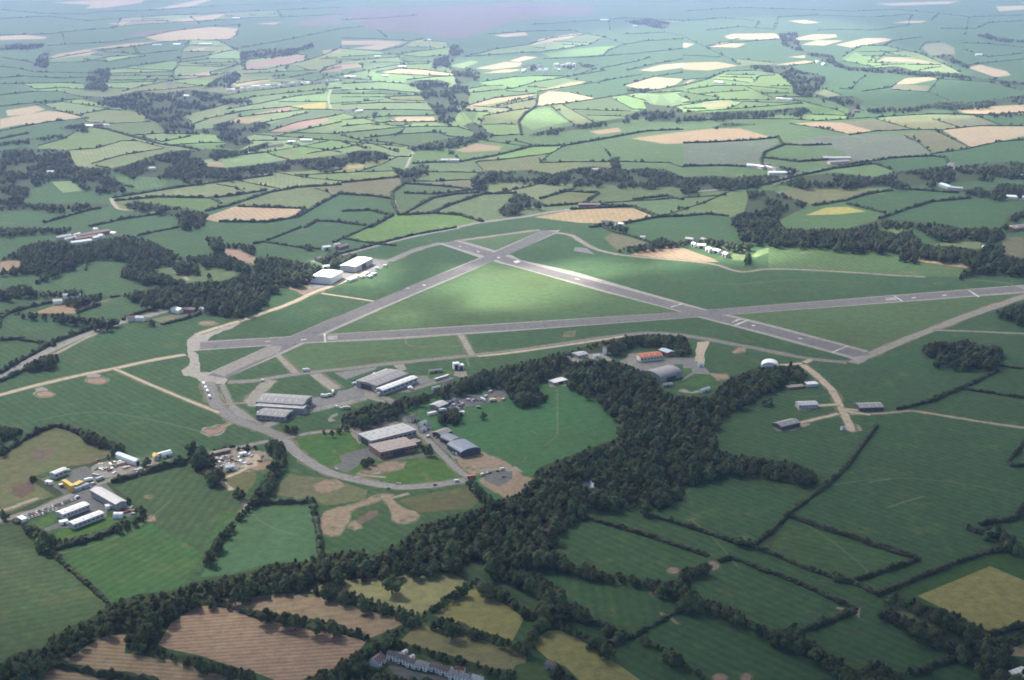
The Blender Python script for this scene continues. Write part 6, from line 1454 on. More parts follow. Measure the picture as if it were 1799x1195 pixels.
def wing(root, L, W, h, roof, rise, wm, rm, ox=0, oy=0, rz=0, front=True, detail=1):
    """one range of a building about local (ox, oy): walls, roof, door and windows"""
    ca, sa = math.cos(rz), math.sin(rz)
    def put(name, v, f, mt, par=root):
        return mobj(name, [(ox + x * ca - y * sa, oy + x * sa + y * ca, z) for x, y, z in v], f, mt, par)
    v, f = [], []; a, b = L / 2, W / 2
    if roof == 'gable':
        v += [(-a, -b, -.3), (a, -b, -.3), (a, b, -.3), (-a, b, -.3), (-a, -b, h), (a, -b, h), (a, b, h), (-a, b, h), (-a, 0, h + rise), (a, 0, h + rise)]
        f += [[0, 1, 5, 4], [1, 2, 6, 9, 5], [2, 3, 7, 6], [3, 0, 4, 8, 7]]
        put('wall', v, f, wm)
        e = min(.45, W * .05); v, f = [], []; s = rise / b
        for sg in (-1, 1):
            o = len(v); y1 = sg * (b + e); z1 = h - s * e
            v += [(-a - e, y1, z1 + .05), (a + e, y1, z1 + .05), (a + e, 0, h + rise + .05), (-a - e, 0, h + rise + .05), (-a - e, y1, z1 + .3), (a + e, y1, z1 + .3), (a + e, 0, h + rise + .3), (-a - e, 0, h + rise + .3)]
            f += [[o + 3, o + 2, o + 1, o], [o + 4, o + 5, o + 6, o + 7], [o, o + 1, o + 5, o + 4], [o + 1, o + 2, o + 6, o + 5], [o + 3, o, o + 4, o + 7]]
        r = put('roof', v, f, rm)
        if detail and L > 26:
            for i in range(int(L / 8)):
                for sg in (-1, 1):
                    x = -a + 4 + i * 8; ya, yb = sg * b * .72, sg * b * .32; v = [(x + dx_, y, h + rise * (1 - abs(y) / b) + .36) for dx_, y in ((-.55, ya), (.55, ya), (.55, yb), (-.55, yb))]
                    put('roof_light', v, [[0, 1, 2, 3]] if sg < 0 else [[3, 2, 1, 0]], B['lgwall'] if rm is not B['wroof'] else B['pgroof'], r)
    elif roof in ('barrel', 'dome'):
        n = 12; h0 = 0 if roof == 'dome' else h
        arc = [(-b * math.cos(math.pi * i / n), h0 + rise * math.sin(math.pi * i / n)) for i in range(n + 1)]
        if roof == 'barrel':
            v = [(-a, -b, -.3), (-a, b, -.3), (a, -b, -.3), (a, b, -.3)] + [(-a, y, z) for y, z in arc] + [(a, y, z) for y, z in arc]; m_ = n + 1
            f = [[0, 4, *range(5, 4 + n), 4 + n, 1], [2, 3, 4 + m_ + n, *range(4 + m_ + n - 1, 4 + m_, -1), 4 + m_], [0, 2, 4 + m_, 4], [1, 4 + n, 4 + m_ + n, 3]]
        else:
            v = [(-a, y, z) for y, z in arc] + [(a, y, z) for y, z in arc]; f = [list(range(n + 1)), list(range(2 * n + 1, n, -1))]
        put('wall', v, f, wm)
        v, f = [], []
        for i, (y, z) in enumerate(arc):
            for x in (-a - .3, a + .3): v.append((x, y * 1.02, z + .08)); v.append((x, y * 1.03, z + .35))
        for i in range(n):
            o = i * 4; q = o + 4; f += [[o + 1, o + 3, q + 3, q + 1], [o, q, q + 2, o + 2], [o, o + 1, q + 1, q], [o + 2, q + 2, q + 3, o + 3]]
        r = put('roof', v, f, rm)
    else:
        bx(v, f, -a, a, -b, b, -.3, h); put('wall', v, f, wm)
        v, f = [], []; bx(v, f, -a - .25, a + .25, -b - .25, b + .25, h + .003, h + .35); r = put('roof', v, f, rm)
        if detail and L > 25:                                    # roof lights in rows
            for i in range(int(L / 9)):
                for y in (-b * .45, b * .4):
                    v, f = [], []; x = -a + 5 + i * 9; bx(v, f, x - 1.2, x + 1.2, y - .8, y + .8, h + .355, h + .75); put('roof_light', v, f, B['lgwall'], r)
    return r, put
def door(put, L, W, h, side, mt, w=None, hh=None):
    w = w or min(W, L) * .55; hh = hh or h * .8; v, f = [], []
    if side == 'x+': bx(v, f, L / 2 + .01, L / 2 + .12, -w / 2, w / 2, -.1, hh)
    elif side == 'x-': bx(v, f, -L / 2 - .12, -L / 2 - .01, -w / 2, w / 2, -.1, hh)
    elif side == 'y-': bx(v, f, -w / 2, w / 2, -W / 2 - .12, -W / 2 - .01, -.1, hh)
    else: bx(v, f, -w / 2, w / 2, W / 2 + .01, W / 2 + .12, -.1, hh)
    put('door', v, f, mt)
def frame(tile, s, h):
    Q = [Vector(ground(*q, h)[:2]) for q in pts(tile, s)]
    u = (Q[1] - Q[0]) + (Q[2] - Q[3]); wv = (Q[3] - Q[0]) + (Q[2] - Q[1])
    L, W = u.length / 2, wv.length / 2; u.normalize()
    vv = Vector((-u.y, u.x)); W = abs(wv.dot(vv)) / 2
    c = sum(Q, Vector((0, 0))) / 4
    ang = math.atan2(u.y, u.x)
    if W > L: L, W = W, L; ang += math.pi / 2
    # front (local -y) looks toward the camera
    if math.cos(ang) < 0: ang += math.pi
    return c, ang, L, W
def roofed(name, label, cat, tile, s, h, roof, rise, wm, rm, group=None, extra=(), dr=None, dm='ddoor', axis=None, win=0):
    c, ang, L, W = frame(tile, s, h)
    if axis == 'short': L, W = W, L; ang += math.pi / 2
    o = empty(name, (c.x, c.y, 0), ang); tag(o, label, cat, group)
    r, put = wing(o, L, W, h, roof, rise, B[wm], B[rm])
    for d in (dr or ()): door(put, L, W, h, d, B[dm])
    for i in range(win):
        v, f = [], []; x = -L / 2 + (i + .5) * L / win; ww = L / win * .3; bx(v, f, x - ww, x + ww, -W / 2 - .09, -W / 2 - .01, h * .44, h * .66); put('window', v, f, B['glass'])
    for (t2, s2, h2, roof2, rise2, wm2, rm2) in extra:
        c2, a2, L2, W2 = frame(t2, s2, h2); d = c2 - c; ca, sa = math.cos(-ang), math.sin(-ang)
        wing(o, L2, W2, h2, roof2, rise2, B[wm2], B[rm2], d.x * ca - d.y * sa, d.x * sa + d.y * ca, a2 - ang)
    return o
def small(name, label, cat, tile, x, y, ax, ay, L, W, h, roof='gable', rise=1.6, wm='wwall', rm='dgroof', group=None, dr=('y-',), win=0, chim=False, dm='ddoor'):
    """a building by the middle of its foot, its long side running along (ax, ay) in the view"""
    p = tp(tile, x, y); g = Vector(ground(*p)[:2]); k = TL[tile][2]; q = Vector(ground(p[0] + ax / k, p[1] + ay / k)[:2]) - g
    if p[1] < 260: L, W = L * .6, W * .7
    ang = math.atan2(q.y, q.x)
    if math.cos(ang) < 0: ang += math.pi
    o = empty(name, (g.x, g.y, 0), ang); tag(o, label, cat, group)
    r, put = wing(o, L, W, h, roof, rise, B[wm], B[rm], detail=0)
    for d in dr: door(put, L, W, h, d, B[dm], min(L, W) * .3 if h < 5 else None, 2.1 if h < 5 else None)
    for i in range(win):
        for z in ((.35, .62) if h < 4 else (.18, .40), (.62, .84))[:1 if h < 4 else 2]:
            v, f = [], []; xx = -L / 2 + (i + .5) * L / win; bx(v, f, xx - .5, xx + .5, -W / 2 - .09, -W / 2 - .01, h * z[0], h * z[1]); put('window', v, f, B['glass'])
    if chim:
        v, f = [], []; bx(v, f, L / 2 - 1.1, L / 2 - .2, -.45, .45, h + rise * .6, h + rise + 1.1); mobj('chimney', v, f, B['bwall'], r)
    return o
# ------------------------------------------------------------------ the airfield's buildings
roofed('hangar', 'big grey wartime hangar with pale lower roof strip beside the perimeter road', 'hangar', 'A2', '250,420 740,455 700,545 205,517', 8, 'gable', 2.2, 'gwall', 'groof', extra=(('A2', '205,520 715,548 672,588 182,556', 6.5, 'flat', 0, 'gwall', 'pgroof'),), dr=('x+', 'x-'))
roofed('workshop', 'low dark grey annexe in front of the big grey hangar', 'workshop', 'A2', '232,572 545,600 505,680 222,652', 5, 'gable', 1.5, 'gwall', 'groof', dr=('x+',), win=6)
roofed('factory', 'wide grey flat-topped factory hall behind the long white hall', 'factory', 'A2', '1245,292 1565,172 1785,215 1425,352', 7, 'gable', 1.6, 'gwall', 'groof', extra=(('A2', '1235,290 1545,168 1575,176 1260,300', 5, 'flat', 0, 'lgwall', 'pgroof'),), dr=('x-',))
roofed('factory', 'long white-roofed hall in front of the grey factory', 'factory', 'A3', '130,132 500,2 545,22 190,160', 6, 'gable', 1.2, 'lgwall', 'wroof', dr=('x-',), win=8)
roofed('warehouse', 'long pale grey flat-roofed warehouse beside the lane', 'warehouse', 'L2', '727,322 1040,252 1108,300 787,385', 7.5, 'flat', 0, 'gwall', 'pgroof', dr=('x-',), win=10)
roofed('warehouse', 'brownish flat-roofed warehouse with short wing in front of the grey one', 'warehouse', 'L2', '802,400 1108,337 1058,418 856,462', 6.5, 'flat', 0, 'bwall', 'broof', extra=(('L2', '1062,378 1130,352 1138,385 1072,402', 5, 'flat', 0, 'bwall', 'broof'),), dr=('y-',), win=9)
roofed('curved_shed', 'largest blue-grey barrel-roofed shed with dark open front', 'shed', 'A3', '902,712 1110,682 1178,772 982,832', 4.5, 'barrel', 3.2, 'dwall', 'blroof', axis='short' if frame('A3', '902,712 1110,682 1178,772 982,832', 4.5)[2] < 0 else None, dr=('x-', 'y-'))
roofed('curved_shed', 'smaller blue-grey barrel-roofed shed behind the largest one', 'shed', 'A3', '818,642 945,615 985,678 882,714', 4, 'barrel', 2.6, 'dwall', 'blroof', dr=('y-',))
roofed('shed', 'grey-green roofed shed rearmost in the row of blue sheds', 'shed', 'A3', '725,590 870,542 880,592 800,632', 4, 'gable', 1.8, 'dwall', 'groof', dr=('y-',))
roofed('shed', 'white and blue shed with orange gable by the lane bend', 'shed', 'A3', '568,495 640,466 652,486 592,510', 4, 'gable', 1.5, 'white', 'lbroof', dr=('y-',))
small('cottage', 'brown-roofed house at the top of the lane', 'house', 'A3', 505, 470, 60, -20, 11, 8, 4.5, rm='brick_roof', wm='cream', win=3, chim=True)
small('hut', 'white hut with pinkish roof beside the lane sheds', 'hut', 'A3', 650, 560, 60, -20, 9, 6, 3, rm='purple', wm='wwall', win=2)
small('hut', 'small white hut below the pinkish one by the lane', 'hut', 'A3', 610, 585, 60, -20, 8, 5, 2.8, rm='pgroof', wm='wwall')
roofed('shed', 'blue-grey roofed shed at the corner of the works yard', 'shed', 'B9', '232,632 390,572 490,622 350,690', 4.5, 'gable', 1.5, 'gwall', 'pgroof', dr=('y-',), win=3)
roofed('shed', 'long low white shed below the works yard corner', 'shed', 'B9', '190,768 318,736 330,752 202,785', 2.6, 'flat', 0, 'wwall', 'wroof')
roofed('shed', 'long white shed with orange end along the playing field edge', 'shed', 'B9', '450,793 760,735 770,752 462,812', 2.6, 'flat', 0, 'wwall', 'wroof', dr=('x+',), dm='rust')
roofed('shed', 'long narrow white hut on the lane above the works yard', 'hut', 'B9', '262,363 380,336 386,350 270,378', 2.8, 'gable', .8, 'wwall', 'wroof', win=4)
roofed('shelter', 'grey-roofed open shelter on the grass behind the factory', 'shelter', 'B9', '205,92 410,70 420,90 222,112', 3, 'gable', 1, 'gwall', 'groof', dr=('y-',))
roofed('shed', 'low pale strip shed below the open shelter', 'shed', 'B9', '300,228 520,160 530,170 310,240', 2.4, 'flat', 0, 'lgwall', 'wroof')
small('control_tower', 'white cube control tower with flat roof near the taxiway', 'control tower', 'B9', 640, 75, 60, -5, 7, 7, 7.5, 'flat', 0, 'white', 'wroof', win=2)
small('office', 'white office block attached beside the control tower', 'office', 'B9', 712, 76, 60, -5, 7, 7, 5.5, 'flat', 0, 'white', 'wroof', win=2)
small('cottage', 'cream gabled house between the trees above the works yard', 'house', 'B9', 500, 365, 60, -15, 8, 6, 5, rm='brick_roof', wm='cream', win=2, chim=True)
roofed('hall', 'orange-roofed hall with white gable in the clearing', 'hall', 'A5', '955,245 1180,226 1210,264 972,290', 6, 'gable', 1.8, 'cream', 'orange', dr=('x-',), dm='wwall', win=7)
roofed('shed', 'pale blue roofed shed behind the orange hall', 'shed', 'A5', '1190,202 1262,190 1330,226 1258,246', 5, 'gable', 1.2, 'bwall', 'lbroof', dr=('y-',))
roofed('arched_hangar', 'grey arched hangar at the edge of the central wood', 'hangar', 'A5', '1095,440 1330,362 1345,480 1122,522', 5, 'barrel', 5, 'gwall', 'groof', dr=('x-', 'y-'))
small('silo', 'white silo with brown side among the trees', 'silo', 'A5', 612, 250, 30, 0, 4.5, 4.5, 8.5, 'flat', 0, 'white', 'rust', dr=())
roofed('glasshouse', 'grey glazed workshop in the tree clearing', 'workshop', 'A5', '285,236 385,220 420,250 312,278', 3.5, 'gable', 1.2, 'lgwall', 'pgroof', win=3)
small('hut', 'white hut beside the silo clearing', 'hut', 'A5', 525, 290, 40, -6, 8, 5, 3, wm='wwall', rm='wroof')
small('hut', 'small pale hut at the left edge of the silo clearing', 'hut', 'A5', 225, 312, 40, -6, 6, 4, 3, wm='wwall', rm='pgroof')
roofed('pavilion', 'flat white pavilion at the top of the playing field', 'pavilion', 'A5', '32,530 160,492 218,525 72,555', 3.2, 'flat', 0, 'cream', 'wroof', dr=('y-',), win=4)
small('hut', 'low grey hut below the arched hangar', 'hut', 'A5', 1270, 590, 60, -5, 11, 5, 2.8, wm='gwall', rm='pgroof')
small('hut', 'long white hut on the wood edge below the lawn', 'hut', 'A5', 1660, 645, 60, -18, 14, 5, 3, wm='wwall', rm='wroof')
small('hut', 'white hut at the top of the car yard beside the stony bank', 'hut', 'A6', 157, 318, 40, 0, 7, 4, 3, wm='white', rm='wroof')
small('blister_hangar', 'white arched blister hangar beside the trees near the runway end', 'hangar', 'A6', 758, 312, 2, -30, 15, 20, .4, 'dome', 6.2, 'white', 'wroof', dr=())
roofed('shed', 'grey and white sided shed, middle one left of the track', 'shed', 'A6', '992,624 1160,620 1170,652 1005,660', 4, 'gable', 1.5, 'lgwall', 'pgroof', win=6, group='cattle sheds on the spur')
roofed('shed', 'largest dark grey shed at the end of its own track', 'shed', 'A6', '792,812 958,770 1014,812 852,848', 4, 'gable', 1.8, 'dwall', 'groof', win=4, group='cattle sheds on the spur')
roofed('shed', 'grey shed right of the track beside the round bush', 'shed', 'A6', '1517,640 1730,630 1738,676 1535,680', 4, 'gable', 1.5, 'dwall', 'groof', win=6, group='cattle sheds on the spur')
roofed('shed', 'small white roofed shed nearest the blister hangar', 'shed', 'A6', '1062,455 1160,449 1180,470 1090,478', 3.2, 'flat', 0, 'lgwall', 'wroof', group='cattle sheds on the spur')
roofed('ruin', 'roofless rusty frame of a shed beside the small white shed', 'ruin', 'A6', '892,486 1040,472 1058,490 920,508', 2.2, 'flat', 0, 'rust', 'broof')
small('hut', 'white hut at the bottom end of the spur track', 'hut', 'A6', 1400, 872, 40, -4, 5, 3, 2.6, wm='white', rm='wroof')
roofed('white_hangar', 'huge white-roofed hangar with long lit side wall', 'hangar', 'A4', '188,662 440,530 862,560 610,705', 10, 'gable', 1.4, 'white', 'wroof', dr=('x+',), dm='lgwall', axis='short' if False else None)
roofed('white_hangar', 'second white-roofed hangar beyond the huge one', 'hangar', 'A4', '822,434 1205,236 1450,312 1105,470', 9, 'gable', 1.2, 'lgwall', 'wroof', dr=('y-',))
small('shed', 'small white shed behind the huge white hangar', 'shed', 'A4', 515, 500, 60, -6, 10, 7, 4, wm='white', rm='wroof')
small('hut', 'pink hut at the corner of the huge white hangar', 'hut', 'A4', 150, 780, 60, 0, 10, 6, 3, wm='red', rm='purple')
small('farmhouse', 'white farmhouse beside the main road behind the hangars', 'house', 'A4', 515, 110, 60, -8, 13, 9, 5.5, wm='wwall', rm='wroof', win=3)
small('barn', 'long purple-brown barn behind the white farmhouse', 'barn', 'A4', 850, 75, 60, -18, 24, 9, 4, wm='bwall', rm='purple')
small('barn', 'pale barn right of the white farmhouse', 'barn', 'A4', 730, 40, 60, -12, 12, 8, 4, wm='wwall', rm='pgroof')
small('shed', 'grey roadside shed nearest the white hangars', 'shed', 'A4', 520, 320, 60, -28, 22, 6, 4, wm='gwall', rm='pgroof')
small('shed', 'dark roadside shed left of the grey one', 'shed', 'A4', 350, 330, 60, -28, 14, 6, 4, wm='gwall', rm='dgroof')
for i, (x, y, L, lab) in enumerate(((1060, 760, 21, 'long white store shed nearest the perimeter track'), (1270, 690, 11, 'white cabin next along from the long store shed'), (1352, 632, 9, 'white cabin set back from the row by the apron'), (1430, 690, 9, 'white cabin third along the apron edge'), (1510, 640, 9, 'white cabin at the far end of the apron row'))):
    small('cabin', lab, 'cabin', 'A4', x, y, 60, -22, L, 5, 3.2, 'flat' if i else 'gable', 1, 'white', 'wroof', group='white cabins along the hangar apron')
small('fuel_tank', 'round white tank standing on the apron edge', 'tank', 'A4', 1580, 515, 40, 0, 5, 5, 3.5, 'dome', 3.2, 'white', 'wroof', dr=())
small('fuel_tank', 'round white tank farthest out on the grass', 'tank', 'A4', 1750, 462, 40, 0, 5, 5, 3.5, 'dome', 3.2, 'white', 'wroof', dr=())
# works with white sheds, right of the apex
for i, (x, y, L, W, lab, rm) in enumerate(((1010, 300, 9, 7, 'small white shed at the left of the white works', 'wroof'), (1085, 312, 13, 10, 'white shed second from left in the works', 'wroof'), (1165, 350, 13, 10, 'white shed in the middle of the works', 'wroof'), (1240, 365, 13, 10, 'white shed second from right in the works', 'wroof'), (1325, 400, 12, 9, 'cream shed at the right end of the works', 'wroof'), (965, 250, 14, 8, 'grey shed behind the row of white works sheds', 'pgroof'), (1105, 255, 12, 7, 'grey hut on the bank behind the works', 'groof'))):
    small('works_shed', lab, 'shed', 'A8', x, y, 60, (22, 4, 30, 14, 26, 8, 16)[i], L, W, 5, 'gable', 2, 'white' if i < 4 else 'cream', rm, group='sheds of the white works')
small('tank', 'single white tank alone in the green field', 'tank', 'A8', 500, 225, 40, 0, 8, 8, 5, 'dome', 5, 'white', 'wroof', dr=())
for x, y, lab in ((125, 78, 'leftmost white house in the lane-end hamlet'), (182, 82, 'white house second from left in the lane-end hamlet'), (207, 90, 'white house third along the lane-end hamlet'), (288, 100, 'larger white house at the right of the lane-end hamlet')):
    small('house', lab, 'house', 'A8', x, y, 60, 6, 10, 8, 5, wm='wwall', rm='dgroof' if x != 288 else 'wroof', group='houses of the lane-end hamlet', win=2)
# ------------------------------------------------------------------ trading estate, lower left
roofed('warehouse', 'long pale grey roofed warehouse along the estate hedge', 'warehouse', 'A9', '980,480 1075,442 1308,612 1182,640', 6.5, 'gable', 1.6, 'gwall', 'pgroof', dr=('x-',), win=0)
roofed('warehouse', 'white-roofed unit, upper of the two parallel ones', 'warehouse', 'A9', '592,710 870,610 935,636 652,744', 5, 'gable', 1, 'lgwall', 'wroof', win=7, group='twin white units')
roofed('warehouse', 'white-roofed unit, lower of the two parallel ones', 'warehouse', 'A9', '718,820 1035,702 1085,726 767,850', 5, 'gable', 1, 'lgwall', 'wroof', win=7, group='twin white units')
roofed('shed', 'pale blue white shed beyond the stone yard', 'shed', 'A9', '1228,100 1280,86 1460,170 1400,194', 4.5, 'gable', 1.4, 'white', 'lbroof', dr=('x+',))
roofed('shed', 'white-roofed grey shed on the lawn at the estate corner', 'shed', 'A9', '532,296 665,246 694,266 562,324', 5.5, 'gable', 1, 'lgwall', 'wroof', win=3)
roofed('yellow_works', 'bright yellow works building with stepped wing', 'works', 'A9', '668,376 702,370 764,438 722,452', 6, 'flat', 0, 'yellow', 'yellow', extra=(('A9', '768,418 850,378 860,400 790,442', 4.5, 'flat', 0, 'yellow', 'yellow'),))
roofed('shed', 'thin white and pink lean-to left of the yellow works', 'shed', 'A9', '618,422 690,404 696,414 626,434', 2.6, 'flat', 0, 'bwall', 'wroof')
roofed('wall', 'long white boundary wall with yellow gate end', 'wall', 'A9', '1610,108 1786,62 1789,70 1614,118', 3, 'flat', 0, 'white', 'white')
small('hut', 'turquoise roofed hut inside the white boundary wall', 'hut', 'A9', 1745, 130, 60, -16, 11, 6, 3, wm='wwall', rm='lbroof')
small('hut', 'cream hut at the end of the white boundary wall', 'hut', 'A9', 1635, 155, 20, 30, 9, 5, 3.5, wm='cream', rm='yellow')
small('tank', 'white domed tank beside the scrap heap', 'tank', 'A9', 1245, 765, 40, 0, 8, 8, 3, 'dome', 4, 'white', 'wroof', dr=())
small('cabin', 'white cabin at the near end of the grey warehouse', 'cabin', 'A9', 1155, 672, 60, -14, 8, 5, 3, 'flat', 0, 'white', 'wroof')
small('cabin', 'white cabin beside the hedge left of the yellow works', 'cabin', 'A9', 515, 420, 60, 14, 7, 4, 2.8, 'flat', 0, 'white', 'wroof')
small('cabin', 'white cabin at the far corner of the lower unit', 'cabin', 'A9', 670, 838, 60, -14, 7, 5, 2.8, 'flat', 0, 'white', 'wroof')
small('cabin', 'long grey cabin in front of the yellow works', 'cabin', 'A9', 855, 470, 60, -22, 16, 5, 3, 'flat', 0, 'lgwall', 'blroof')
small('hut', 'white end hut at the left end of the long car park', 'hut', 'A9', 235, 805, 60, 36, 9, 5, 2.8, 'flat', 0, 'white', 'wroof')
small('cottage', 'white cottage at the head of the scrapyard', 'house', 'B0', 1060, 590, 60, -10, 9, 7, 4, wm='white', rm='wroof', win=2)
small('cabin', 'white cabin among the scrap near the hedge', 'cabin', 'B0', 1225, 418, 60, -12, 7, 4, 3, 'flat', 0, 'white', 'wroof')
small('hut', 'low pinkish hut on the verge above the scrapyard', 'hut', 'B0', 960, 390, 60, -14, 18, 6, 2.6, 'gable', .8, 'bwall', 'broof')
# ------------------------------------------------------------------ cottages at the bottom edge
rowl = ('slate-roofed', 'dark-roofed', 'brown-roofed with bright gable', 'tan-roofed', 'grey brown roofed', 'dark brown roofed', 'grey roofed with porch', 'pale grey roofed', 'lowest grey roofed')
for i, (x, y) in enumerate(((545, 468), (648, 505), (745, 545), (865, 572), (995, 590), (1095, 626), (1195, 672), (1312, 700), (1430, 722))):
    o = small('cottage', f'{rowl[i]} white cottage, number {("one two three four five six seven eight nine").split()[i]} from the top of the terrace', 'house', 'A7', x, y, 100, 28, 7.6, 6, 4.4, rise=2, wm='wwall', rm=('dgroof', 'dgroof', 'brick_roof', 'broof', 'purple', 'brick_roof', 'groof', 'groof', 'pgroof')[i], win=3, chim=True, group='terrace of white cottages')
    if i in (0, 1, 5, 6): wing(o, 3.6, 2.6, 2.2, 'gable', .7, B['wwall'], B['pgroof'], 1.5, 4.9, 1.57)
small('house', 'brown-roofed detached house standing apart left of the terrace', 'house', 'A7', 385, 520, 70, -60, 9.5, 8, 4.2, rise=2.6, wm='wwall', rm='brick_roof', win=3, chim=True)
small('garage', 'white garage behind the top cottage', 'garage', 'A7', 665, 412, 50, -28, 4.5, 2.6, 2.2, rise=.6, wm='wwall', rm='wroof')
small('garage', 'white garage behind the dark-roofed cottage', 'garage', 'A7', 738, 466, 50, -28, 4.5, 2.6, 2.2, rise=.6, wm='wwall', rm='wroof')
small('shed', 'brown-roofed shed with white gable among the back gardens', 'shed', 'A7', 1250, 605, 80, 10, 7, 5, 3, rise=1.6, wm='wwall', rm='rust')
small('house', 'pale house half hidden in the lowest right thicket', 'house', 'C3', 1330, 870, 60, 10, 8, 6, 4, wm='wwall', rm='dgroof')
small('house', 'white house half hidden at the bottom by the lower right pasture', 'house', 'B4', 780, 1100, 60, 16, 9, 6, 4, wm='wwall', rm='dgroof')
small('depot', 'white and blue depot building at the bottom right corner', 'depot', 'C3', 1730, 1150, 60, -22, 16, 10, 5, 'flat', 0, 'lbroof', 'wroof', dr=('y-',), dm='red')
small('house', 'grey-roofed house in the garden trees below the round-ended hayfield', 'house', 'P', 968, 1174, 20, 5, 7, 6, 3.8, wm='gwall', rm='purple', chim=True)
# ------------------------------------------------------------------ farms and hamlets beyond
def farm(tile, rows, grp):
    for (x, y, ax, ay, L, W, wm, rm, lab) in rows: small('farm_building', lab, 'farm building', tile, x, y, ax, ay, L, W, 5, 'gable', 2, wm, rm, group=grp, dr=())
farm('C1', ((468, 172, 60, -20, 16, 9, 'white', 'wroof', 'bright white barn in the middle of the purple-roofed farm'), (520, 245, 60, -8, 34, 9, 'white', 'wroof', 'long white barn at the front of the purple-roofed farm'), (325, 190, 60, -10, 26, 9, 'lgwall', 'pgroof', 'pale barn at the left of the purple-roofed farm'), (395, 210, 60, -14, 24, 9, 'lgwall', 'pgroof', 'pale barn between the left barn and long white barn'), (640, 152, 60, -10, 60, 14, 'bwall', 'purple', 'long purple-brown roof at the back of the farm'), (600, 192, 60, -10, 50, 12, 'bwall', 'purple', 'second purple-brown roof inside the farm yard'), (682, 200, 60, -8, 10, 8, 'white', 'wroof', 'white house at the right of the farm yard'), (745, 180, 60, 8, 10, 8, 'wwall', 'pgroof', 'pale house beside the right of the farm wood'), (880, 152, 60, 6, 10, 7, 'white', 'wroof', 'white house standing apart right of the farm'), (685, 108, 60, 4, 8, 6, 'white', 'wroof', 'white house farthest back above the farm'), (210, 320, 60, -4, 16, 8, 'wwall', 'pgroof', 'pale house buried in the wood below the farm'), (262, 905, 60, -4, 12, 10, 'wwall', 'pgroof', 'tall pale house at the trees above the tan field'), (370, 842, 60, -4, 12, 8, 'wwall', 'pgroof', 'pale house in the row of trees'), (458, 846, 60, -4, 14, 8, 'wwall', 'pgroof', 'pale house at the right of the tree row')), 'buildings of the left farms')
farm('M1', ((1245, 592, 60, 14, 16, 12, 'white', 'wroof', 'bright white shed by the road at the airfield boundary'), (1330, 592, 60, 4, 16, 9, 'bwall', 'purple', 'brown-roofed shed beside the bright white road shed'), (1415, 590, 60, 6, 8, 6, 'white', 'wroof', 'small white house at the end of the road sheds'), (925, 652, 60, -8, 14, 8, 'cream', 'purple', 'brown-roofed roadside house left of two'), (985, 652, 60, 4, 12, 8, 'wwall', 'pgroof', 'pale roadside house right of two'), (725, 690, 60, -8, 12, 8, 'bwall', 'purple', 'red-brown house beside the main road bend'), (1605, 548, 60, -10, 14, 8, 'cream', 'rust', 'tan roof showing in a gap of the wood')), 'buildings along the main road')
farm('L2', ((0, 0, 1, 0, 1, 1, 'white', 'wroof', 'x'),)[:0], '')
farm('F3', ((360, 878, 60, 4, 20, 14, 'white', 'wroof', 'leftmost white barn of the valley farm'), (410, 884, 60, 14, 22, 14, 'white', 'wroof', 'white barn second from left of the valley farm'), (455, 888, 60, 14, 28, 14, 'lgwall', 'pgroof', 'grey barn in the middle of the valley farm'), (480, 894, 60, 14, 20, 12, 'wwall', 'purple', 'brown-roofed house of the valley farm'), (505, 916, 60, 0, 46, 14, 'white', 'wroof', 'long white barn at the right of the valley farm'), (440, 872, 60, 4, 14, 10, 'bwall', 'purple', 'brown barn behind the valley farm'), (805, 838, 60, 0, 60, 16, 'lgwall', 'pgroof', 'long grey barn on the lane above the right valley'), (815, 858, 60, -4, 50, 14, 'cream', 'broof', 'brownish barn below the long grey barn'), (1380, 985, 60, 20, 34, 14, 'lgwall', 'lbroof', 'pale blue barn below the right valley wood'), (1430, 998, 60, 4, 26, 10, 'lgwall', 'pgroof', 'grey shed beside the pale blue barn'), (1768, 1046, 60, 4, 50, 16, 'white', 'wroof', 'big white barn at the right edge'), (1775, 932, 60, 0, 18, 12, 'wwall', 'pgroof', 'pale house near the right edge above the white barn'), (1410, 872, 60, 10, 16, 10, 'wwall', 'purple', 'left house in the valley wood hamlet'), (1440, 888, 60, 10, 16, 10, 'wwall', 'dgroof', 'middle house in the valley wood hamlet'), (1490, 904, 60, 4, 14, 10, 'wwall', 'pgroof', 'right house in the valley wood hamlet')), 'farm buildings of the right valley')
farm('M4', ((1540, 158, 60, 8, 20, 12, 'white', 'wroof', 'white house below the small pale clearing'), (1305, 78, 60, 0, 14, 9, 'wwall', 'pgroof', 'pale house in the wood gap left of two'), (1245, 80, 60, 0, 12, 9, 'wwall', 'pgroof', 'leftmost pale house in the wood gap'), (1680, 14, 60, 4, 12, 8, 'wwall', 'wroof', 'left white house at the estate edge on the right'), (1712, 16, 60, 4, 12, 8, 'wwall', 'wroof', 'right white house at the estate edge on the right'), (1770, 8, 60, -10, 60, 20, 'bwall', 'purple', 'big brown roof at the right edge of the far estate')), 'houses of the right valley')
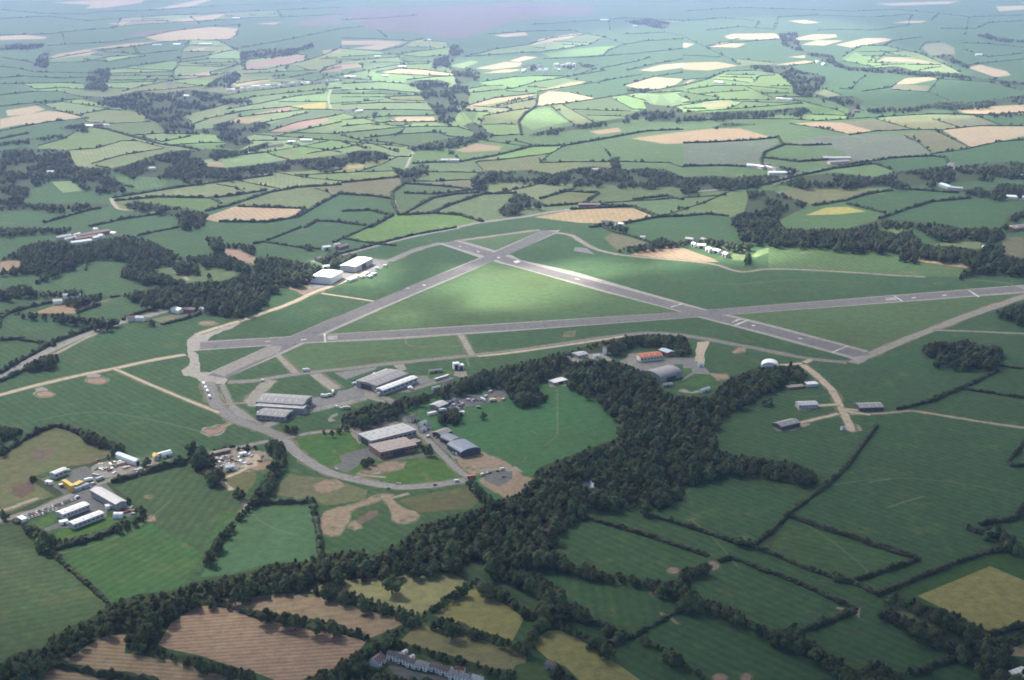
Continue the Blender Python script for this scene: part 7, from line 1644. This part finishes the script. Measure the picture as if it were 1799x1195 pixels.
farm('F1', ((470, 668, 60, 2, 40, 14, 'white', 'wroof', 'white barn of the farm on the left hillside'), (520, 662, 60, -4, 50, 12, 'bwall', 'purple', 'purple-brown barn of the farm on the left hillside'), (560, 664, 60, 0, 24, 12, 'wwall', 'pgroof', 'pale barn right of the purple barn on the hillside'), (1530, 752, 60, 0, 30, 20, 'white', 'wroof', 'left white barn of two by the central far lane'), (1608, 744, 60, 0, 46, 20, 'white', 'wroof', 'right larger white barn of two by the central far lane'), (1430, 770, 60, -6, 90, 14, 'cream', 'broof', 'low tan barns beside the far valley wood'), (980, 510, 60, 0, 26, 16, 'white', 'wroof', 'left white house on the far valley side'), (1100, 518, 60, 0, 26, 16, 'white', 'wroof', 'right white house on the far valley side'), (885, 444, 60, 0, 34, 18, 'white', 'dgroof', 'white farmhouse at the foot of the far lane'), (930, 238, 60, 0, 50, 30, 'white', 'wroof', 'bright white farm by the far pink fields'), (825, 240, 60, 0, 60, 24, 'wwall', 'pgroof', 'pale barns left of the bright white far farm'), (800, 893, 60, 0, 14, 10, 'wwall', 'pgroof', 'pale house in the broken wood, left'), (970, 886, 60, 0, 14, 10, 'wwall', 'pgroof', 'pale house in the broken wood, right'), (190, 930, 60, 0, 16, 10, 'wwall', 'pgroof', 'white house deep in the left valley wood'), (270, 912, 60, 0, 16, 10, 'wwall', 'pgroof', 'white house by the clearing in the left valley'), (1080, 236, 60, 0, 90, 24, 'cream', 'wroof', 'pale barns right of the far pink field'), (1240, 98, 60, 0, 60, 30, 'white', 'wroof', 'white farm high in the far left haze')), 'far farms on the left')
r2 = random.Random(5)
for i in range(26):
    x = 1195 + i * 23 + r2.uniform(-8, 8); y = 478 - i * 2.1 + r2.uniform(-5, 5)
    small('house', 'tiny white house in the long far roadside row', 'house', 'F1', x, y, 60, -6, r2.uniform(16, 28), 12, 6, wm='wwall', rm=r2.choice(('wroof', 'dgroof', 'pgroof')), group='far roadside row of white houses', dr=())
for i in range(22):
    x = 930 + r2.uniform(0, 300); y = 372 - (x - 930) * .08 + r2.uniform(-18, 18)
    small('house', 'tiny sunlit house of the far hamlet', 'house', 'F2', x, y, 60, -6, r2.uniform(18, 34), 14, 6, wm='wwall', rm=r2.choice(('wroof', 'dgroof', 'pgroof', 'broof')), group='houses of the sunlit far hamlet', dr=())
farm('F2', ((190, 302, 60, 0, 40, 24, 'white', 'wroof', 'white farm below the purple moor'), (320, 355, 60, 0, 44, 24, 'white', 'wroof', 'white farm above the left sunlit straw strip'), (45, 408, 60, 0, 60, 24, 'white', 'wroof', 'white houses left of the far copse'), (230, 402, 60, 0, 30, 20, 'white', 'wroof', 'small white house on the far strip fields'), (90, 590, 60, -8, 44, 16, 'white', 'wroof', 'bright white barn on the central strip fields'), (30, 588, 60, 0, 36, 14, 'wwall', 'dgroof', 'dark barn left of the bright white barn'), (1380, 108, 60, 0, 70, 30, 'cream', 'wroof', 'cream farm on the far lane top'), (1540, 140, 60, 0, 30, 24, 'white', 'wroof', 'single white farmhouse high in the far haze'), (460, 214, 60, 0, 24, 20, 'white', 'wroof', 'tiny white farmhouse at the foot of the moor'), (620, 580, 60, 0, 20, 14, 'wwall', 'purple', 'house at the right edge of the far copse'), (1300, 1085, 60, 0, 40, 14, 'bwall', 'purple', 'grey-brown barns in the fields above the main road'), (570, 850, 60, 0, 40, 16, 'lgwall', 'pgroof', 'grey barn in the fields above the long valley wood'), (1330, 900, 60, 0, 16, 10, 'wwall', 'pgroof', 'pale house in the long valley wood')), 'far farms in the middle')
farm('F3', ((190, 438, 60, 4, 50, 22, 'white', 'wroof', 'white farm on the sunlit right hillside'), (505, 524, 60, 0, 30, 16, 'white', 'wroof', 'left white farm below the winding stream wood'), (548, 528, 60, 4, 44, 18, 'wwall', 'pgroof', 'right pale farm below the winding stream wood'), (1552, 292, 60, 0, 40, 20, 'white', 'wroof', 'white farm far right on the hillside'), (705, 330, 60, 20, 50, 20, 'white', 'wroof', 'left white barn by the winding wooded stream'), (740, 342, 60, 20, 40, 20, 'cream', 'wroof', 'right cream barn by the winding wooded stream'), (910, 590, 60, 0, 26, 14, 'bwall', 'purple', 'brown house at the stream foot')), 'far farms on the right')
# ------------------------------------------------------------------ vehicles
CARC = dict(white=(.75, .75, .74), red=(.45, .04, .03), blue=(.05, .10, .28), dark=(.03, .03, .035), silver=(.45, .46, .47), cream=(.6, .55, .42), green=(.04, .14, .08))
CM = {k: built('car_paint_' + k, c, .03, .3, 0, 0, .5) for k, c in CARC.items()}; RUB = built('tyre_rubber', (.02, .02, .02), .1, .9)
def lathe_wheel(v, f, mi, x, y, r, w):
    o = len(v); n = 10
    for yy in (y - w / 2, y + w / 2):
        for i in range(n): v.append((x + r * math.cos(i * 6.2832 / n), yy, r + r * math.sin(i * 6.2832 / n)))
    f.append(list(range(o, o + n))[::-1]); f.append(list(range(o + n, o + 2 * n))); mi += [2, 2]
    for i in range(n): f.append([o + i, o + (i + 1) % n, o + n + (i + 1) % n, o + n + i]); mi.append(2)
def prism(v, f, mi, prof, w, wt, m):
    """side profile (x, z) swept across the width, top narrower"""
    o = len(v); n = len(prof); zt = max(z for x, z in prof); z0 = min(z for x, z in prof)
    for s in (-1, 1):
        for x, z in prof: k = (z - z0) / (zt - z0); v.append((x, s * (w * (1 - k) + wt * k) / 2, z))
    f.append(list(range(o, o + n))); f.append(list(range(o + 2 * n - 1, o + n - 1, -1))); mi += [m, m]
    for i in range(n): j = (i + 1) % n; f.append([o + j, o + i, o + n + i, o + n + j]); mi.append(m)
def vehicle_mesh(kind, c):
    v, f, mi = [], [], []
    if kind == 'car':
        prism(v, f, mi, [(-2.05, .3), (2.1, .3), (2.12, .62), (1.9, .78), (.9, .86), (-1.95, .9), (-2.1, .65)], 1.68, 1.55, 0)
        prism(v, f, mi, [(-1.75, .89), (.95, .87), (.35, 1.38), (-1.2, 1.4)], 1.5, 1.2, 1); prism(v, f, mi, [(-1.2, 1.405), (.35, 1.385), (.3, 1.45), (-1.1, 1.46)], 1.22, 1.15, 0)
        for x in (-1.3, 1.3):
            for y in (-.74, .74): lathe_wheel(v, f, mi, x, y, .31, .2)
    elif kind == 'van':
        prism(v, f, mi, [(-2.6, .4), (2.5, .4), (2.5, .95), (1.7, 1.25), (1.2, 2.2), (-2.6, 2.25)], 1.95, 1.8, 0); prism(v, f, mi, [(1.72, 1.27), (1.86, 1.3), (1.4, 2.05), (1.24, 2.0)], 1.8, 1.6, 1)
        for x in (-1.6, 1.6):
            for y in (-.88, .88): lathe_wheel(v, f, mi, x, y, .36, .24)
    elif kind == 'lorry':
        prism(v, f, mi, [(-4.2, 1.0), (2.2, 1.0), (2.2, 3.4), (-4.2, 3.4)], 2.4, 2.4, 0); prism(v, f, mi, [(2.4, .5), (4.3, .5), (4.35, 1.4), (4.1, 2.6), (2.4, 2.7)], 2.3, 2.1, 0); prism(v, f, mi, [(4.2, 1.5), (4.4, 1.48), (4.16, 2.5), (4.0, 2.5)], 2.0, 1.9, 1); prism(v, f, mi, [(-4.1, .6), (2.5, .6), (2.5, .98), (-4.1, .98)], 1.2, 1.2, 2)
        for x in (-3.2, -2.1, 3.2):
            for y in (-1.0, 1.0): lathe_wheel(v, f, mi, x, y, .5, .3)
    else:                                                         # caravan / trailer
        prism(v, f, mi, [(-2.7, .5), (2.5, .5), (2.8, 1.2), (2.5, 2.5), (-2.6, 2.55), (-2.8, 1.4)], 2.2, 2.05, 0); prism(v, f, mi, [(-1.2, 1.35), (1.2, 1.35), (1.2, 2.0), (-1.2, 2.0)], 2.24, 2.2, 1); prism(v, f, mi, [(2.5, .48), (4.0, .45), (4.0, .55), (2.5, .6)], .3, .2, 2)
        for y in (-1.0, 1.0): lathe_wheel(v, f, mi, -.2, y, .34, .22)
    m = D.meshes.new(kind); m.from_pydata(v, [], f)
    for a in (CM[c], B['glass'], RUB): m.materials.append(a)
    m.polygons.foreach_set('material_index', mi); return m
VM = {}
def veh(tile, x, y, ax, ay, kind, c, label, group=None, sc_=1.0):
    if (kind, c) not in VM: VM[kind, c] = vehicle_mesh(kind, c)
    p = tp(tile, x, y); g = Vector(ground(*p)[:2]); k = TL[tile][2]; q = Vector(ground(p[0] + ax / k, p[1] + ay / k)[:2]) - g
    o = D.objects.new({'car': 'parked_car', 'van': 'van', 'lorry': 'lorry', 'trailer': 'caravan'}[kind], VM[kind, c]); COL.objects.link(o)
    o.location = (g.x, g.y, .05); o.rotation_euler = (0, 0, math.atan2(q.y, q.x)); o.scale = (sc_,) * 3
    return tag(o, label, {'trailer': 'caravan'}.get(kind, kind), group)
for i, (x, y) in enumerate(((347, 697), (366, 739), (384, 775), (406, 830))): veh('A1', x, y, 20, 42, 'trailer', 'white', f'white caravan {("first", "second", "third", "fourth")[i]} from the top of the line by the perimeter road', 'white caravans lined up on the verge', 1.25)
veh('A2', 705, 192, 60, -6, 'lorry', 'white', 'white lorry standing beside the taxiway above the big grey hangar')
for i, (x, y, ax, ay) in enumerate(((895, 465, 40, 4), (940, 458, 50, -14), (985, 425, 10, 30))): veh('A2', x, y, ax, ay, 'lorry', 'white', ('white lorry at the left end of the bent row by the hangar yard', 'white lorry in the middle of the bent row by the hangar yard', 'white lorry at the corner of the bent row by the hangar yard')[i], 'white lorries beside the hangar yard')
for x, y, ax, ay, kd, c, lab in ((1025, 575, 40, 14, 'van', 'white', 'white van on the verge left of the long coach'), (1075, 592, 40, 6, 'van', 'white', 'white van touching the cream lorry on the verge'), (1130, 590, 50, -4, 'lorry', 'cream', 'cream and orange lorry on the verge by the trees'), (720, 572, 50, -10, 'van', 'white', 'white van behind the open end of the big grey hangar'), (620, 615, 30, -14, 'van', 'white', 'white van parked in front of the annexe end'), (370, 695, 60, 4, 'lorry', 'white', 'long white lorry on the grass below the annexe'), (200, 640, 6, 20, 'van', 'white', 'white van at the left wall of the annexe'), (190, 578, 30, 4, 'van', 'white', 'white van at the corner of the pale roof strip'), (1210, 330, 30, -8, 'trailer', 'white', 'white caravan at the left corner of the factory'), (1325, 348, 20, 6, 'van', 'white', 'white van close to the factory front'), (1480, 440, 30, -14, 'lorry', 'white', 'white lorry at the left end of the long white hall'), (1440, 415, 30, 10, 'van', 'cream', 'cream van beside the lorry at the white hall'), (1420, 228, 30, -10, 'van', 'white', 'white van behind the grey factory'), (1385, 245, 20, -8, 'car', 'silver', 'silver car behind the grey factory'), (255, 298, 20, 0, 'van', 'white', 'white van at the corner of the concrete stub'), (1365, 740, 30, -8, 'van', 'silver', 'silver van in the yard behind the pale warehouse'), (1570, 400, 30, -12, 'car', 'white', 'white car along the front of the long white hall'), (1780, 380, 10, 14, 'trailer', 'white', 'white caravan beyond the right end of the hall')):
    veh('A2', x, y, ax, ay, kd, c, lab)
for x, y, ax, ay, kd, c, lab in ((928, 714, 40, 4, 'car', 'dark', 'dark car stopped at the sandy track junction'), (560, 574, 30, 16, 'car', 'white', 'white car parked on the verge inside the bend'), (995, 678, 30, 2, 'car', 'cream', 'cream car on the inner verge of the bend'), (1252, 688, 40, -2, 'car', 'dark', 'dark green car on the bottom of the bend'), (1405, 662, 40, -6, 'van', 'white', 'white van on the road near the junction'), (1505, 640, 40, -8, 'lorry', 'red', 'bright red lorry at the road junction'), (1205, 350, 30, -10, 'van', 'white', 'white van beside the lane opposite the warehouse'), (1262, 355, 20, -8, 'car', 'cream', 'cream car beside the grey-green shed'), (865, 60, 30, -8, 'van', 'cream', 'cream van where the lane meets the factory road'), (1085, 18, 20, 14, 'lorry', 'white', 'white lorry on the lane above the works yard'), (1040, 445, 24, -2, 'car', 'silver', 'silver car in front of the brownish warehouse'), (770, 362, 10, 20, 'van', 'white', 'white van at the left end of the pale warehouse'), (800, 255, 30, -6, 'van', 'silver', 'silver van in the yard by the trees')):
    veh('L2', x, y, ax, ay, kd, c, lab)
for x, y, ax, ay, kd, c, lab in ((607, 494, 50, -24, 'van', 'white', 'leftmost white van in the small lane-end car park'), (685, 466, 40, -10, 'car', 'white', 'white car beside the leftmost van in the car park'), (855, 436, 40, 0, 'car', 'dark', 'dark car in the middle of the small car park'), (925, 408, 40, -8, 'van', 'white', 'white van at the back of the small car park'), (730, 460, 40, -8, 'car', 'blue', 'dark blue car next to the white car'), (940, 522, 50, -12, 'car', 'dark', 'dark car at the front right of the car park'), (200, 175, 10, 30, 'van', 'white', 'white van against the front of the barrel-roofed shed'), (150, 138, 14, 20, 'car', 'white', 'white car beside the barrel-roofed shed')):
    veh('C0', x, y, ax, ay, kd, c, lab)
rv = random.Random(11)
for x, y, ax, ay, kd, c, lab in ((430, 745, 40, -6, 'lorry', 'white', 'white lorry beside the blue-grey shed of the works yard'), (455, 690, 40, -10, 'van', 'white', 'white van behind the lorry at the blue-grey shed'), (1070, 580, 50, 20, 'lorry', 'white', 'white lorry slanting across the works yard'), (1225, 590, 40, -6, 'lorry', 'cream', 'pinkish cream lorry at the field edge of the yard'), (1115, 515, 40, -14, 'van', 'white', 'white van in the middle of the works yard'), (1190, 440, 40, -14, 'van', 'white', 'white van at the back of the works yard'), (1392, 565, 40, -16, 'van', 'white', 'white van alone at the right end of the works yard'), (1170, 395, 30, -10, 'car', 'silver', 'silver car at the back of the works yard')):
    veh('B9', x, y, ax, ay, kd, c, lab)
for i in range(30): veh('B9', rv.uniform(480, 1010), rv.uniform(540, 700) - 0, 40, rv.uniform(-20, 10), rv.choice(('car', 'car', 'van')), rv.choice(('silver', 'white', 'dark', 'cream', 'blue', 'silver')), 'vehicle among the crowded works yard', 'vehicles crowding the works yard')
# trading estate
for x, y, ax, ay, kd, c, lab in ((660, 832, 30, -12, 'van', 'white', 'white van at the left end of the lower white unit'), (790, 872, 30, -12, 'car', 'white', 'white car on the grass below the lower unit, left of two'), (850, 850, 30, -12, 'van', 'white', 'white van on the grass below the lower unit'), (870, 700, 30, -10, 'car', 'silver', 'silver car between the two white units'), (815, 566, 30, -12, 'van', 'white', 'white van at the right end of the long car park'), (980, 425, 30, -8, 'van', 'cream', 'cream van on the road right of the yellow works'), (930, 392, 30, -8, 'lorry', 'white', 'white lorry at the stone yard gate'), (720, 285, 30, -8, 'van', 'white', 'white van beside the white-roofed grey shed'), (1050, 380, 40, -14, 'lorry', 'silver', 'grey lorry on the estate road at the stone yard')):
    veh('A9', x, y, ax, ay, kd, c, lab)
for i in range(17): veh('A9', 245 + i * 34, 768 - i * 11.6 + rv.uniform(-4, 4), 12, 22, 'car', rv.choice(('silver', 'dark', 'white', 'blue', 'red', 'dark')), 'car in the upper row of the long estate car park', 'cars in the upper row of the car park')
for i in range(9): veh('A9', 300 + i * 36 + rv.uniform(-6, 6), 785 - i * 12.3 + rv.uniform(-4, 4), 12, 22, 'car', rv.choice(('silver', 'white', 'dark', 'cream')), 'car in the lower row of the long estate car park', 'cars in the lower row of the car park')
for i in range(11): veh('A9', 1020 + i * 17, 545 + i * 11, 26, -10, 'car', rv.choice(('silver', 'dark', 'white', 'blue', 'dark')), 'car parked nose to the long grey warehouse', 'cars parked along the grey warehouse')
for i in range(6): veh('A9', 900 + i * 24, 800 - i * 10, 14, 18, 'car', rv.choice(('silver', 'dark', 'white')), 'car in front of the lower white unit', 'cars beside the lower white unit')
# heaps and wrecks
def block(tile, x, y, L, W, h, mt, name, label, cat, group, rz=None):
    g = ground(*tp(tile, x, y)); v, f = [], []
    for k in range(3): a = rv.uniform(.6, 1); bx(v, f, -L / 2 + k * L / 3 + .02, -L / 2 + (k + 1) * L / 3 - .02, -W / 2 * a, W / 2 * a, -.1, h * rv.uniform(.6, 1.1))
    o = mobj(name, v, f, B[mt]); o.location = g; o.rotation_euler = (0, 0, rv.uniform(0, 3)); tag(o, label, cat, group)
for i in range(24):
    c = rv.choice(('silver', 'dark', 'red', 'white', 'blue', 'cream', 'silver', 'white')); veh('B0', rv.uniform(890, 1230), rv.uniform(440, 590), rv.uniform(-40, 40), rv.uniform(-30, 30), rv.choice(('car', 'car', 'van')), c, f'scrapped {c} vehicle dumped in the roadside scrapyard', 'wrecks in the roadside scrapyard')
for i in range(20): block('B0', rv.uniform(900, 1480), rv.uniform(400, 560), rv.uniform(3, 6), rv.uniform(2, 3.5), rv.uniform(1, 2.2), rv.choice(('rust', 'conc_w', 'lgwall', 'white')), 'scrap_pile', 'jumbled pile of scrap in the roadside scrapyard', 'scrap pile', 'scrap piles in the roadside scrapyard')
for i in range(34): block('A9', rv.uniform(980, 1480), 250 + rv.uniform(-80, 90), rv.uniform(4, 9), rv.uniform(1.6, 3), rv.uniform(1, 2), rv.choice(('conc_w', 'conc_w', 'bwall', 'lgwall', 'cream', 'white')), 'block_stack', 'stack of pale blocks in the stone yard', 'block stack', 'block stacks in the stone yard')
for i in range(14): block('A9', rv.uniform(1240, 1410), rv.uniform(650, 745), rv.uniform(3, 6), rv.uniform(2, 3), rv.uniform(1, 2), rv.choice(('rust', 'rust', 'bwall', 'lgwall', 'blroof')), 'scrap_pile', 'rusty scrap heap at the end of the grey warehouse', 'scrap pile', 'scrap heaps on the trading estate')
# ------------------------------------------------------------------ painted runway markings, 5 cm sheets clear of the surface below
MK = land('surface_white_marking', (.52, .51, .49), (.38, .37, .36), big=12, small=2, rand=.02, fine=.15)
def mark(*qs, tile):
    for s in qs:
        P = [ground(*q, .12) for q in pts(tile, s)]
        n = (Vector(P[1]) - Vector(P[0])).cross(Vector(P[2]) - Vector(P[0])).z
        tag(mobj('runway_marking', P if n > 0 else P[::-1], [list(range(len(P)))], MK), kind='structure')
mark('472,742 484,741 490,803 476,805', '1048,424 1060,419 1078,421 1064,428', '1160,402 1172,397 1190,402 1176,408', '1415,130 1430,128 1440,134 1424,137', '1540,166 1556,164 1566,170 1550,172', '1682,206 1700,204 1712,211 1692,214', '62,796 100,793 100,797 62,800', '312,783 352,778 352,784 312,789', tile='M2')
for i in range(5): mark(f'{498+i*0},{758+i*5.4} 570,{756+i*5.4} 570,{758.6+i*5.4} 499,{760.8+i*5.4}', tile='M2')
mark('1548,682 1640,645 1656,648 1562,687', '1672,683 1690,680 1702,686 1684,690', '440,352 470,360 466,366 436,358', '6,236 40,226 60,240 24,250', '1106,554 1190,530 1194,534 1110,558', tile='M3')
for i in range(4): mark(f'{1534+i*13},{664-i*5} {1568+i*13},{641-i*1} {1573+i*13},{642-i*1} {1540+i*13},{667-i*5}', tile='M3')
mark('440,870 546,828 558,831 452,876', '205,773 235,772 238,779 210,780', '875,478 884,476 944,514 934,518', '1395,440 1410,438 1480,482 1468,486', '1000,490 1030,486 1032,492 1002,496', '1215,473 1245,469 1247,475 1218,479', tile='M4')
for i in range(5): mark(f'820,{492+i*4.2} 900,{488+i*4.2} 900,{490.2+i*4.2} 820,{494.2+i*4.2}', tile='M4')
# ------------------------------------------------------------------ camera, sky, sun, clouds, haze
sc = bpy.context.scene
cam = D.cameras.new('camera'); cam.sensor_width = 36; cam.lens = FPX / 1799 * 36; cam.clip_start = 1; cam.clip_end = 120000
co = D.objects.new('camera', cam); co.location = (0, 0, CAMH); co.rotation_euler = (math.pi / 2 - TH, 0, 0); COL.objects.link(co); sc.camera = co
AZ, EL_ = math.radians(38), math.radians(42)          # the sun stands beyond the airfield, to the left
SUN = Vector((-math.sin(AZ) * math.cos(EL_), math.cos(AZ) * math.cos(EL_), math.sin(EL_)))
w = D.worlds.new('World'); sc.world = w; w.use_nodes = True; t = w.node_tree; t.nodes.clear()
sky = t.nodes.new('ShaderNodeTexSky'); sky.sky_type = 'NISHITA'; sky.sun_disc = False; sky.sun_elevation = EL_; sky.sun_rotation = -AZ; sky.altitude = 100; sky.air_density = 1.0; sky.dust_density = 1.5
bg = t.nodes.new('ShaderNodeBackground'); bg.inputs[1].default_value = .075; t.links.new(sky.outputs[0], bg.inputs[0])
ow = t.nodes.new('ShaderNodeOutputWorld'); t.links.new(bg.outputs[0], ow.inputs[0])
sl = D.lights.new('sun', 'SUN'); sl.energy = 5.0; sl.angle = math.radians(.8); sl.color = (1, .94, .84)
so = D.objects.new('sun', sl); so.rotation_euler = SUN.to_track_quat('Z', 'Y').to_euler(); so.location = (0, 0, 3000); COL.objects.link(so)
# unseen broken cloud deck, shaped for its shade; sun comes through the gaps
CB = 1500.0
LIT = [(900, 505, 150, 42, .45), (600, 530, 160, 30, .25), (850, 506, 70, 30, 1.0), (935, 497, 95, 18, .95), (880, 532, 80, 11, .9), (1035, 474, 90, 18, 1.0), (975, 464, 60, 6, .7), (1120, 470, 80, 8, .5), (1265, 447, 130, 15, 1.0), (600, 478, 100, 28, 1.0), (690, 560, 90, 9, .4), (520, 540, 90, 14, .4), (820, 470, 40, 6, .6), (1640, 455, 110, 10, .25),
 (985, 170, 190, 42, 1.0), (1150, 150, 190, 55, 1.0), (1330, 95, 240, 50, 1.0), (1350, 60, 200, 30, .9), (1180, 80, 200, 35, .8), (900, 118, 170, 22, .9), (760, 130, 150, 22, .7), (1500, 130, 200, 40, .7), (640, 190, 200, 40, .35), (1600, 200, 150, 14, .6), (1250, 235, 170, 18, .3), (480, 150, 120, 14, .3)]
def sunlit(px, py):
    v = 0.0
    for cx, cy, rx, ry, s in LIT:
        d = ((px - cx) / rx) ** 2 + ((py - cy) / ry) ** 2
        v = max(v, s * max(0.0, min(1.0, 1.9 * (1.25 - d))))
    return v
def base_thick(px, py):
    # heavier cloud toward the near edge and lower right, thinner far off
    a = min(1.0, max(0.0, (py - 150) / 900.0)); b = min(1.0, max(0.0, (px - 500) / 1300.0))
    far = min(1.0, max(0.0, (430 - py) / 250.0)); lf = min(1.0, max(0.0, (760 - px) / 500.0))
    return 34 + 16 * far * lf + 33 * min(1.0, max(0.0, (py - 215) / 180.0)) + 12 * a + 70 * a * b
dxs, dys = SUN.x / SUN.z * CB, SUN.y / SUN.z * CB
def grid(xs, ys, zf):
    pass
xs = [-5200 + 50 * i for i in range(209)]; ys = [-1060 + 100 * i for i in range(22)] + [1140 + 45 * i for i in range(66)] + [4110 + 170 * i for i in range(62)]
noise = __import__('mathutils').noise
TH_ = []
for y in ys:
    row = []
    for x in xs:
        px, py = pix(x, max(y, 150))
        k = 1 + .35 * noise.fractal(Vector((x / 700, y / 700, 3.1)), 1.0, 2.0, 4)
        v = sunlit(px, py) if -100 < py < 1300 else 0
        v = min(1, max(0, 1.35 * v * (1 + (.55 if y < 3600 else .4) * noise.fractal(Vector((x / 190 + y / 900, y / 75, 9)), 1.0, 2.0, 3))))
        row.append((250 * max(0.0, min(1.0, (1010 - y) / 380))) + max(0.0, base_thick(px, py) * k * (1 - v) - 3.0 * v))  # added thick bank near the camera darkens the near haze and bottom edge
    TH_.append(row)
vs = []; fs = []; nx = len(xs)
for j, y in enumerate(ys):
    for i, x in enumerate(xs):
        vs.append((x + dxs, y + dys, CB - TH_[j][i] * .09 - .2))
nb = len(vs)
for j, y in enumerate(ys):
    for i, x in enumerate(xs):
        vs.append((x + dxs, y + dys, CB + TH_[j][i] * .21 + .2))
act = set()
for j in range(len(ys) - 1):
    for i in range(nx - 1):
        if max(TH_[j][i], TH_[j + 1][i], TH_[j][i + 1], TH_[j + 1][i + 1]) > 1.0: act.add((i, j))
for (i, j) in act:
    a, b, c, d = j * nx + i, j * nx + i + 1, (j + 1) * nx + i + 1, (j + 1) * nx + i
    fs.append([a, d, c, b]); fs.append([a + nb, b + nb, c + nb, d + nb])
    for (di, dj, p, q) in ((0, -1, a, b), (1, 0, b, c), (0, 1, c, d), (-1, 0, d, a)):
        if (i + di, j + dj) not in act: fs.append([p, q, q + nb, p + nb])
mc, tc = nt('cloud_vapour')
pv = t2 = tc.nodes.new('ShaderNodeVolumePrincipled'); pv.inputs['Color'].default_value = (.97, .97, .98, 1); pv.inputs['Density'].default_value = .042; pv.inputs['Anisotropy'].default_value = .5
oc = tc.nodes.new('ShaderNodeOutputMaterial'); tc.links.new(pv.outputs[0], oc.inputs['Volume'])
tag(mobj('shading_clouds', vs, fs, mc), 'unseen broken cloud deck shaped to shade the airfield and open sun pools', kind='stuff')
mh, th = nt('haze_air')
pv = th.nodes.new('ShaderNodeVolumePrincipled'); pv.inputs['Color'].default_value = (.44, .58, 1.0, 1); pv.inputs['Density'].default_value = 7.0e-5; pv.inputs['Anisotropy'].default_value = .3
oh = th.nodes.new('ShaderNodeOutputMaterial'); th.links.new(pv.outputs[0], oh.inputs['Volume'])
X, Y0, Y1, Z0, Z1 = 34000, -3000, 52000, -1.5, CAMH + 40
tag(mobj('haze', [(-X, Y0, Z0), (X, Y0, Z0), (X, Y1, Z0), (-X, Y1, Z0), (-X, Y0, Z1), (X, Y0, Z1), (X, Y1, Z1), (-X, Y1, Z1)], [[3, 2, 1, 0], [4, 5, 6, 7], [0, 1, 5, 4], [1, 2, 6, 5], [2, 3, 7, 6], [3, 0, 4, 7]], mh), 'blue summer haze over the countryside', kind='stuff')
vs_ = sc.view_settings; vs_.view_transform = 'Standard'; vs_.look = 'None'; vs_.exposure = 1.8; vs_.gamma = 1
cy = sc.cycles; cy.max_bounces = 5; cy.diffuse_bounces = 2; cy.glossy_bounces = 1; cy.transmission_bounces = 2; cy.volume_bounces = 1; cy.transparent_max_bounces = 8
cy.pixel_filter_type = 'BLACKMAN_HARRIS'; cy.filter_width = 1.7; cy.use_denoising = True; cy.sample_clamp_indirect = 6
